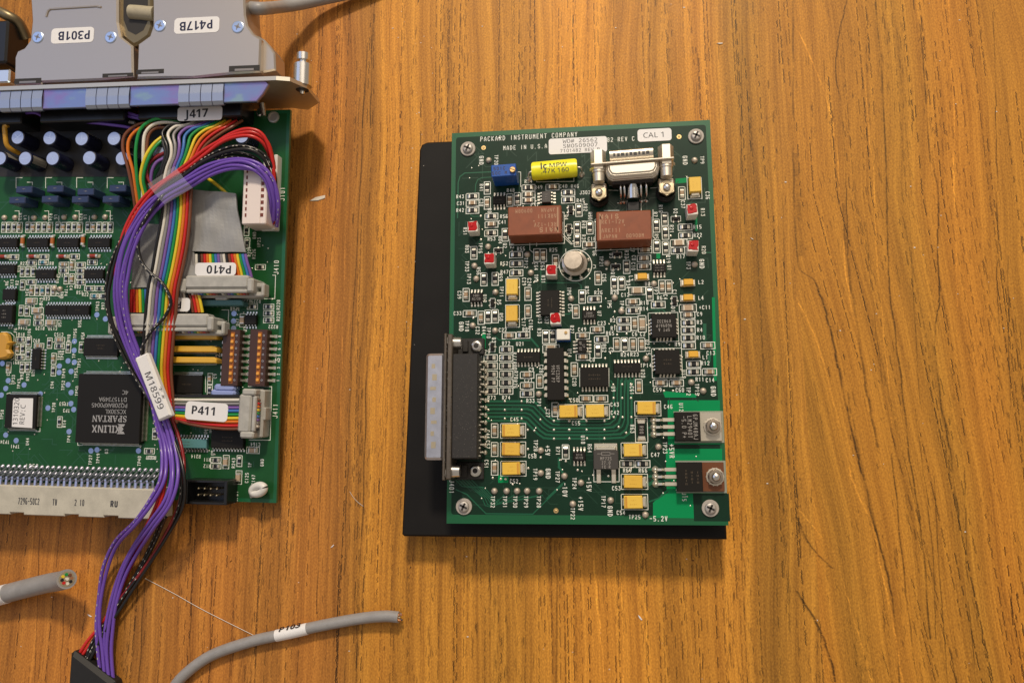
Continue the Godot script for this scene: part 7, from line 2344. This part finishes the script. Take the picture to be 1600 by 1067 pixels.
func wood_texture() -> Image:
	var fine := stretch_noise(TW, 30, TW, TH, 0.22, 3, 2)
	var mid := stretch_noise(TW, 12, TW, TH, 0.045, 9, 3)
	var broad := stretch_noise(512, 8, TW, TH, 0.022, 21, 2)
	var grit := stretch_noise(TW, 700, TW, TH, 0.45, 31, 1)
	var bend := stretch_noise(64, 48, TW, TH, 0.05, 41, 2)
	var patch := stretch_noise(256, 40, TW, TH, 0.06, 57, 2)
	var mark := PackedFloat32Array()
	mark.resize(TW * TH)
	var rng := RandomNumberGenerator.new()
	rng.seed = 12
	for row in STREAKS.split("\n", false):
		var t := row.split(";")
		var f := nums(t[0])
		var raw := PackedVector3Array()
		for p in pairs2(t[1]):
			raw.append(Vector3(p.x, 0, p.y))
		var fine_line := PackedVector2Array()
		for p in smooth_path(raw, 5):
			fine_line.append(Vector2(p.x, p.z))
		stroke_mark(mark, fine_line, f[0], f[1], rng, f[2])
	# open pores: short dark dashes along the grain, gathered in bands
	var leaf_a := -99.74
	var leaf_b := 75.7
	var n := 0
	var lines := 0
	while lines < 470:
		lines += 1
		var lx := rng.randf_range(0, TW - 1)
		var ly := rng.randf_range(-200, TH - 100)
		var run := rng.randf_range(80, 620)
		var ink := rng.randf_range(0.25, 1.15) * rng.randf_range(0.5, 1.0)
		var gap := rng.randf_range(5, 40)
		var drift := rng.randf_range(-0.012, 0.012)
		var yy := 0.0
		while yy < run:
			var dash := rng.randf_range(5, 30)
			for k in int(dash):
				var py := int(ly + yy) + k
				if py < 0 or py >= TH:
					continue
				var off := TX0 + lx / TPX - leaf_b
				var tilt := 0.2 * clampf(1.0 - off / 85.0, 0.0, 1.0) * maxf(0.0, py - TH * 0.38) if off > 0.0 else 0.0
				var px := int(lx + drift * (yy + k) + tilt + rng.randf_range(-0.6, 0.6))
				if px >= 0 and px < TW - 1:
					mark[py * TW + px] -= ink
					mark[py * TW + px + 1] -= ink * 0.35
					mark[py * TW + maxi(px - 1, 0)] += ink * 0.2
			yy += dash + rng.randf_range(0.2, 1.0) * gap
	while n < 42000:
		var x := rng.randf_range(0, TW - 1)
		var y := rng.randf_range(0, TH - 1)
		var mm := TX0 + x / TPX
		var here := int(y) * TW + int(x)
		var want := 0.06 + 1.1 * smoothstep(0.45, 0.85, mid[here] / 255.0) * smoothstep(0.3, 0.7, patch[here] / 255.0)
		if mm > leaf_b:
			want *= 0.75
		n += 1
		if rng.randf() > want:
			continue
		var len_ := int(rng.randf_range(4, 26) * (1.4 if rng.randf() < 0.15 else 0.8))
		var wide := 1 if rng.randf() < 0.88 else 2
		var dark := rng.randf_range(0.1, 0.42)
		var slope := rng.randf_range(-0.05, 0.05) + (0.13 if mm > leaf_b and y > TH * 0.35 else -0.01)
		for k in len_:
			var yy := int(y) + k
			if yy >= TH:
				break
			var xx := int(x + slope * k + rng.randf_range(-0.5, 0.5))
			for q in wide:
				if xx + q >= 0 and xx + q < TW:
					mark[yy * TW + xx + q] -= dark * (0.5 if k < 2 or k > len_ - 3 else 1.0)
	var lean := PackedFloat32Array()
	lean.resize(TW)
	for x in TW:
		var off := TX0 + x / TPX - leaf_b
		lean[x] = 0.2 * clampf(1.0 - off / 85.0, 0.0, 1.0) if off > 0.0 else 0.0
	var out := PackedByteArray()
	out.resize(TW * TH * 3)
	var i := 0
	for y in TH:
		for x in TW:
			var sx := clampi(x + int((bend[i] - 128) * 0.10 - lean[x] * maxf(0.0, y - TH * 0.38)), 0, TW - 1)
			var j := y * TW + sx
			var mm := TX0 + x / TPX
			var v := 1.0 + (fine[j] - 128) * 0.0007 + (mid[j] - 128) * (0.0011 if mm < leaf_b else 0.0008) + (broad[j] - 128) * (0.0010 if mm < leaf_b else 0.0004) + (grit[i] - 128) * 0.0010
			var ink_ := exp(clampf(mark[i], -1.4, 0.3))
			# three leaves of veneer, the left one redder and darker
			var t := smoothstep(leaf_a - 9.0, leaf_a + 9.0, mm)
			var s := smoothstep(leaf_b - 1.0, leaf_b + 1.0, mm)
			var r := lerpf(0.680, lerpf(0.745, 0.725, s), t) * v * ink_
			var deep := pow(maxf(v, 0.05), 1.15) * pow(ink_, 1.04)
			var gg := lerpf(0.448, lerpf(0.510, 0.490, s), t) * deep
			var bb := lerpf(0.195, lerpf(0.195, 0.180, s), t) * deep
			var red := (broad[j] - 128) * 0.0005
			out[i * 3] = clampi(int(r * 255.0), 0, 255)
			out[i * 3 + 1] = clampi(int((gg - red * 0.3) * 255.0), 0, 255)
			out[i * 3 + 2] = clampi(int((bb - red * 0.15) * 255.0), 0, 255)
			i += 1
	return Image.create_from_data(TW, TH, false, Image.FORMAT_RGB8, out)


func build_table() -> void:
	var t := thing("wooden_table", "brown teak veneer table top with dark streaky grain, filling the picture", "table")
	var im := wood_texture()
	im.generate_mipmaps()
	var m := StandardMaterial3D.new()
	m.resource_name = "teak"
	m.albedo_texture = ImageTexture.create_from_image(im)
	m.roughness = 0.56
	m.metallic_specular = 0.34
	m.roughness_texture = M["plastic ivory"].albedo_texture
	m.roughness_texture_channel = BaseMaterial3D.TEXTURE_CHANNEL_GREEN
	M["teak"] = m
	# the measured sheet and its mirror images around it
	var st := SurfaceTool.new()
	st.begin(Mesh.PRIMITIVE_TRIANGLES)
	var w := TW / TPX
	var h := TH / TPX
	for ix in [-1, 0, 1]:
		for iz in [-1, 0, 1]:
			var u0 := 0.0 if ix == 0 else 1.0
			var v0 := 0.0 if iz == 0 else 1.0
			var x0: float = TX0 + ix * w
			var z0: float = TZ0 + iz * h
			var x1 := x0 + w
			var z1 := z0 + h
			if ix != 0:
				x0 = TX0 - 130.0 if ix < 0 else x0
				x1 = x1 if ix < 0 else TX0 + w + 130.0
			if iz != 0:
				z0 = TZ0 - 130.0 if iz < 0 else z0
				z1 = z1 if iz < 0 else TZ0 + h + 130.0
			var fu := func(x: float) -> float:
				var u := (x - TX0) / w
				return u if u >= 0.0 and u <= 1.0 else (-u if u < 0.0 else 2.0 - u)
			var fv := func(z: float) -> float:
				var v := (z - TZ0) / h
				return v if v >= 0.0 and v <= 1.0 else (-v if v < 0.0 else 2.0 - v)
			var c := [Vector2(x0, z0), Vector2(x1, z0), Vector2(x1, z1), Vector2(x0, z1)]
			for k in [0, 1, 2, 0, 2, 3]:
				st.set_normal(Vector3.UP)
				st.set_uv(Vector2(fu.call(c[k].x), fv.call(c[k].y)))
				st.add_vertex(Vector3(c[k].x, 0, c[k].y) * MM)
	var mesh := st.commit()
	mesh.surface_set_material(0, m)
	place(t, "veneer", mesh)
	var g := Geo.new()
	var hx := w / 2.0 + 131.0
	var hz := h / 2.0 + 131.0
	g.box(Vector3(TX0 + w / 2.0, -12.6, TZ0 + h / 2.0), Vector3(hx * 2, 25.0, hz * 2))
	place(t, "core", solid([g, "edge band"]))


func paints() -> void:
	paint("mask edge green", 0.007, 0.105, 0.040, 0.32)
	paint("mask dark green", 0.007, 0.032, 0.018, 0.3, 0.0, 0.36)
	paint("mask bright green", 0.003, 0.26, 0.085, 0.3, 0.0, 0.3)
	paint("mask trace green", 0.008, 0.105, 0.052, 0.3)
	paint("mask faint green", 0.008, 0.046, 0.025, 0.3)
	paint("mask leaf green", 0.013, 0.080, 0.024, 0.32, 0.0, 0.32)
	paint("mask trace leaf", 0.014, 0.085, 0.035, 0.32)
	paint("silk white", 0.80, 0.82, 0.76, 0.6)
	paint("solder", 0.84, 0.80, 0.70, 0.36, 0.9)
	paint("solder dull", 0.55, 0.48, 0.40, 0.55, 0.75)
	paint("gold pad", 0.65, 0.47, 0.22, 0.4, 0.8)
	paint("resistor black", 0.012, 0.013, 0.015, 0.3)
	paint("resistor blue", 0.03, 0.16, 0.22, 0.3)
	paint("capacitor tan", 0.36, 0.24, 0.14, 0.4)
	paint("capacitor beige", 0.45, 0.33, 0.22, 0.4)
	paint("chip black", 0.014, 0.0125, 0.011, 0.45, 0.0, 0.3)
	paint("chip grey", 0.05, 0.045, 0.042, 0.5)
	paint("print dim", 0.085, 0.06, 0.035, 0.6)
	paint("print pale", 0.30, 0.28, 0.26, 0.6)
	paint("tantalum yellow", 0.80, 0.50, 0.06, 0.45)
	paint("tantalum band", 0.62, 0.30, 0.035, 0.5)
	paint("tantalum print", 0.66, 0.38, 0.04, 0.5)
	paint("inductor amber", 0.78, 0.42, 0.04, 0.4)
	paint("relay brown", 0.24, 0.060, 0.019, 0.5)
	paint("relay print", 0.42, 0.24, 0.14, 0.6)
	paint("trimmer white", 0.84, 0.80, 0.72, 0.4)
	paint("trimmer blue", 0.012, 0.09, 0.40, 0.3)
	paint("varnish red", 0.48, 0.008, 0.012, 0.18)
	paint("film yellow", 0.95, 0.82, 0.02, 0.3)
	paint("resin amber", 0.45, 0.33, 0.05, 0.5)
	paint("brass", 0.72, 0.48, 0.22, 0.35, 1.0)
	paint("brass pale", 0.66, 0.56, 0.38, 0.35, 0.9)
	paint("can nickel", 0.60, 0.53, 0.45, 0.36, 0.95)
	paint("steel bright", 0.78, 0.76, 0.73, 0.24, 1.0)
	paint("screw zinc", 0.50, 0.47, 0.44, 0.5, 0.6)
	paint("wire print", 0.50, 0.47, 0.42, 0.5)
	paint("steel warm", 0.76, 0.70, 0.60, 0.34, 0.9)
	paint("steel dark", 0.36, 0.31, 0.26, 0.4, 1.0)
	paint("steel blue", 0.62, 0.63, 0.69, 0.36, 1.0)
	paint("steel blue bright", 0.55, 0.66, 0.86, 0.3, 0.9)
	paint("steel worn", 0.20, 0.17, 0.14, 0.35, 0.8)
	paint("nickel matte", 0.62, 0.58, 0.5, 0.42, 0.9)
	paint("tinned lead", 0.70, 0.66, 0.56, 0.45, 0.8)
	paint("lead tin", 0.52, 0.52, 0.62, 0.35, 0.9)
	paint("pad tin", 0.38, 0.48, 0.72, 0.45, 0.8)
	paint("aluminium", 0.50, 0.57, 0.76, 0.45, 0.7)
	paint("tab copper", 0.20, 0.075, 0.035, 0.35, 0.4)
	paint("nylon grey", 0.42, 0.38, 0.34, 0.5)
	paint("recess dark", 0.02, 0.017, 0.015, 0.6)
	paint("label white", 0.80, 0.79, 0.80, 0.5)
	paint("dust grey", 0.11, 0.10, 0.09, 0.8)
	paint("ink black", 0.012, 0.012, 0.016, 0.5)
	paint("ink grey", 0.05, 0.05, 0.055, 0.5)
	paint("ink navy", 0.012, 0.014, 0.05, 0.5)
	paint("ink silver", 0.34, 0.34, 0.35, 0.6)
	paint("black powder coat", 0.010, 0.009, 0.0085, 0.55, 0.0, 0.3)
	paint("plastic black", 0.009, 0.009, 0.010, 0.3)
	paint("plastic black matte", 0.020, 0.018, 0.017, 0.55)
	paint("plastic ivory", 0.52, 0.49, 0.41, 0.45)
	paint("plastic white", 0.72, 0.70, 0.66, 0.4)
	paint("plastic pink white", 0.78, 0.68, 0.64, 0.4)
	paint("plastic grey", 0.42, 0.41, 0.38, 0.45)
	paint("window red", 0.16, 0.03, 0.015, 0.5)
	paint("sleeve navy", 0.010, 0.012, 0.035, 0.25)
	paint("stripe grey", 0.25, 0.23, 0.2, 0.4)
	paint("case navy", 0.020, 0.035, 0.10, 0.4)
	paint("glass amber", 0.42, 0.13, 0.03, 0.2)
	paint("glass red", 0.30, 0.035, 0.02, 0.2)
	paint("strip yellow", 0.70, 0.40, 0.04, 0.4)
	paint("strip teal", 0.045, 0.14, 0.14, 0.4)
	paint("chip teal", 0.09, 0.24, 0.25, 0.45)
	paint("switch brown", 0.055, 0.022, 0.015, 0.45)
	paint("slot amber", 0.30, 0.09, 0.008, 0.5)
	paint("slider orange", 0.80, 0.36, 0.06, 0.4)
	paint("crystal blue", 0.28, 0.34, 0.64, 0.22)
	paint("fuse amber", 0.58, 0.30, 0.03, 0.35)
	var zv := paint("zinc violet", 1, 1, 1, 0.36, 0.85)
	var hues := Image.create(256, 64, false, Image.FORMAT_RGB8)
	var zn := FastNoiseLite.new()
	zn.seed = 8
	zn.frequency = 0.03
	for y in 64:
		for x in 256:
			var h := clampf(0.5 + 0.35 * sin(x * 0.09) + 0.6 * zn.get_noise_2d(x, y * 2.0) + (y - 32) * 0.004, 0.0, 1.0)
			var c := Color(0.62, 0.54, 0.72).lerp(Color(0.55, 0.60, 0.75), smoothstep(0.3, 0.7, h)).lerp(Color(0.60, 0.69, 0.71), smoothstep(0.75, 1.0, h))
			hues.set_pixel(x, y, c)
	zv.albedo_texture = ImageTexture.create_from_image(hues)
	zv.uv1_triplanar = true
	zv.uv1_scale = Vector3(7.5, 30.0, 30.0)
	paint("zinc grey", 0.42, 0.46, 0.56, 0.42, 0.85)
	paint("zinc hood", 0.54, 0.48, 0.42, 0.38, 0.9)
	paint("brass hood", 0.24, 0.19, 0.11, 0.4, 0.8)
	paint("cable beige", 0.42, 0.37, 0.26, 0.45)
	paint("cable grey", 0.30, 0.29, 0.29, 0.42)
	paint("sheath grey", 0.30, 0.30, 0.30, 0.45)
	paint("mica film", 0.30, 0.32, 0.26, 0.4)
	paint("shrink black", 0.010, 0.009, 0.009, 0.6)
	paint("hair pale", 0.72, 0.66, 0.58, 0.5)
	paint("fleck dark", 0.05, 0.015, 0.01, 0.6)
	paint("copper", 0.7, 0.35, 0.2, 0.4, 1.0)
	paint("edge band", 0.22, 0.10, 0.04, 0.5)
	paint("wire black", 0.012, 0.011, 0.012, 0.32)
	paint("wire brown", 0.17, 0.055, 0.025, 0.35)
	paint("wire red", 0.55, 0.018, 0.016, 0.3)
	paint("wire orange", 0.68, 0.17, 0.015, 0.3)
	paint("wire yellow", 0.74, 0.56, 0.03, 0.3)
	paint("wire green", 0.012, 0.26, 0.055, 0.3)
	paint("wire blue", 0.05, 0.17, 0.48, 0.3)
	paint("wire purple", 0.20, 0.10, 0.36, 0.3)
	paint("wire violet", 0.15, 0.07, 0.42, 0.28)
	paint("wire grey", 0.25, 0.24, 0.24, 0.35)
	paint("wire white", 0.72, 0.68, 0.60, 0.35)
	paint("wire crimson", 0.22, 0.012, 0.016, 0.3)
	paint("tantalum amber", 0.76, 0.46, 0.055, 0.5)
	paint("tantalum pale", 0.82, 0.54, 0.08, 0.42)
	var blotch := Image.create(256, 256, false, Image.FORMAT_RGB8)
	var bn := FastNoiseLite.new()
	bn.seed = 15
	bn.frequency = 0.02
	bn.fractal_octaves = 4
	var rng := RandomNumberGenerator.new()
	rng.seed = 3
	for y in 256:
		for x in 256:
			# wraps round, so that it repeats without a seam
			var f := x / 256.0
			var g := y / 256.0
			var s := lerpf(lerpf(bn.get_noise_2d(x, y), bn.get_noise_2d(x - 256, y), f), lerpf(bn.get_noise_2d(x, y - 256), bn.get_noise_2d(x - 256, y - 256), f), g)
			var k := clampf(0.94 + 0.10 * s + rng.randf_range(-0.03, 0.03), 0.0, 1.0)
			blotch.set_pixel(x, y, Color(k, k, k))
	var spots := ImageTexture.create_from_image(blotch)
	for e in [["cable grey", 38.0], ["sheath grey", 30.0], ["plastic black matte", 90.0], ["black powder coat", 14.0], ["steel worn", 60.0], ["relay brown", 50.0], ["mask dark green", 16.0], ["mask leaf green", 16.0], ["plastic ivory", 22.0], ["plastic grey", 40.0], ["steel blue", 45.0], ["cable beige", 60.0], ["shrink black", 60.0], ["film yellow", 40.0], ["can nickel", 120.0]]:
		var m: StandardMaterial3D = M[e[0]]
		m.albedo_texture = spots
		m.albedo_color = (m.albedo_color * 1.06).clamp()
		m.uv1_triplanar = true
		m.uv1_scale = Vector3.ONE * float(e[1])
	var ct := paint("clear tape", 0.8, 0.78, 0.78, 0.08)
	ct.transparency = BaseMaterial3D.TRANSPARENCY_ALPHA
	ct.albedo_color.a = 0.12


func _ready() -> void:
	var cam := Camera3D.new()
	cam.name = "camera"
	cam.transform = Transform3D(Basis(Vector3(0.992903, -0.118926, 0.000000), Vector3(0.020275, 0.169272, -0.985361), Vector3(0.117185, 0.978368, 0.170482)), Vector3(0, 312.0, 0) * MM)
	cam.fov = 46.78
	cam.near = 0.01
	cam.far = 20.0
	add_child(cam)
	cam.current = true
	var env := Environment.new()
	env.background_mode = Environment.BG_COLOR
	env.background_color = Color(0.66, 0.62, 0.57)
	env.background_energy_multiplier = 0.66
	env.tonemap_mode = Environment.TONE_MAPPER_LINEAR
	env.tonemap_exposure = 1.22
	env.sdfgi_enabled = true
	env.ssao_enabled = true
	env.ssil_enabled = true
	var we := WorldEnvironment.new()
	we.name = "environment"
	we.environment = env
	add_child(we)
	for d in [["room_lamp", Vector3(0.05, 1.30, -1.35), Vector2(0.2, 0.18), 2.1, Color(1.0, 0.94, 0.85)], ["bright_ceiling", Vector3(0.35, 1.7, -1.25), Vector2(2.0, 1.4), 0.75, Color(1.0, 0.94, 0.86)], ["window_light", Vector3(-1.2, 1.4, -0.35), Vector2(1.2, 1.2), 0.30, Color(0.62, 0.76, 1.0)]]:
		var a := AreaLight3D.new()
		a.name = d[0]
		a.area_size = d[2]
		a.light_energy = d[3]
		a.light_color = d[4]
		a.area_normalize_energy = true
		a.shadow_enabled = true
		a.position = d[1]
		add_child(a)
		a.look_at_from_position(d[1], Vector3(-0.05, 0, -0.08), Vector3.UP)
	paints()
	build_table()
	build_small_board()
	build_large_board()
	build_plugs()
	build_cables()
	build_specks()
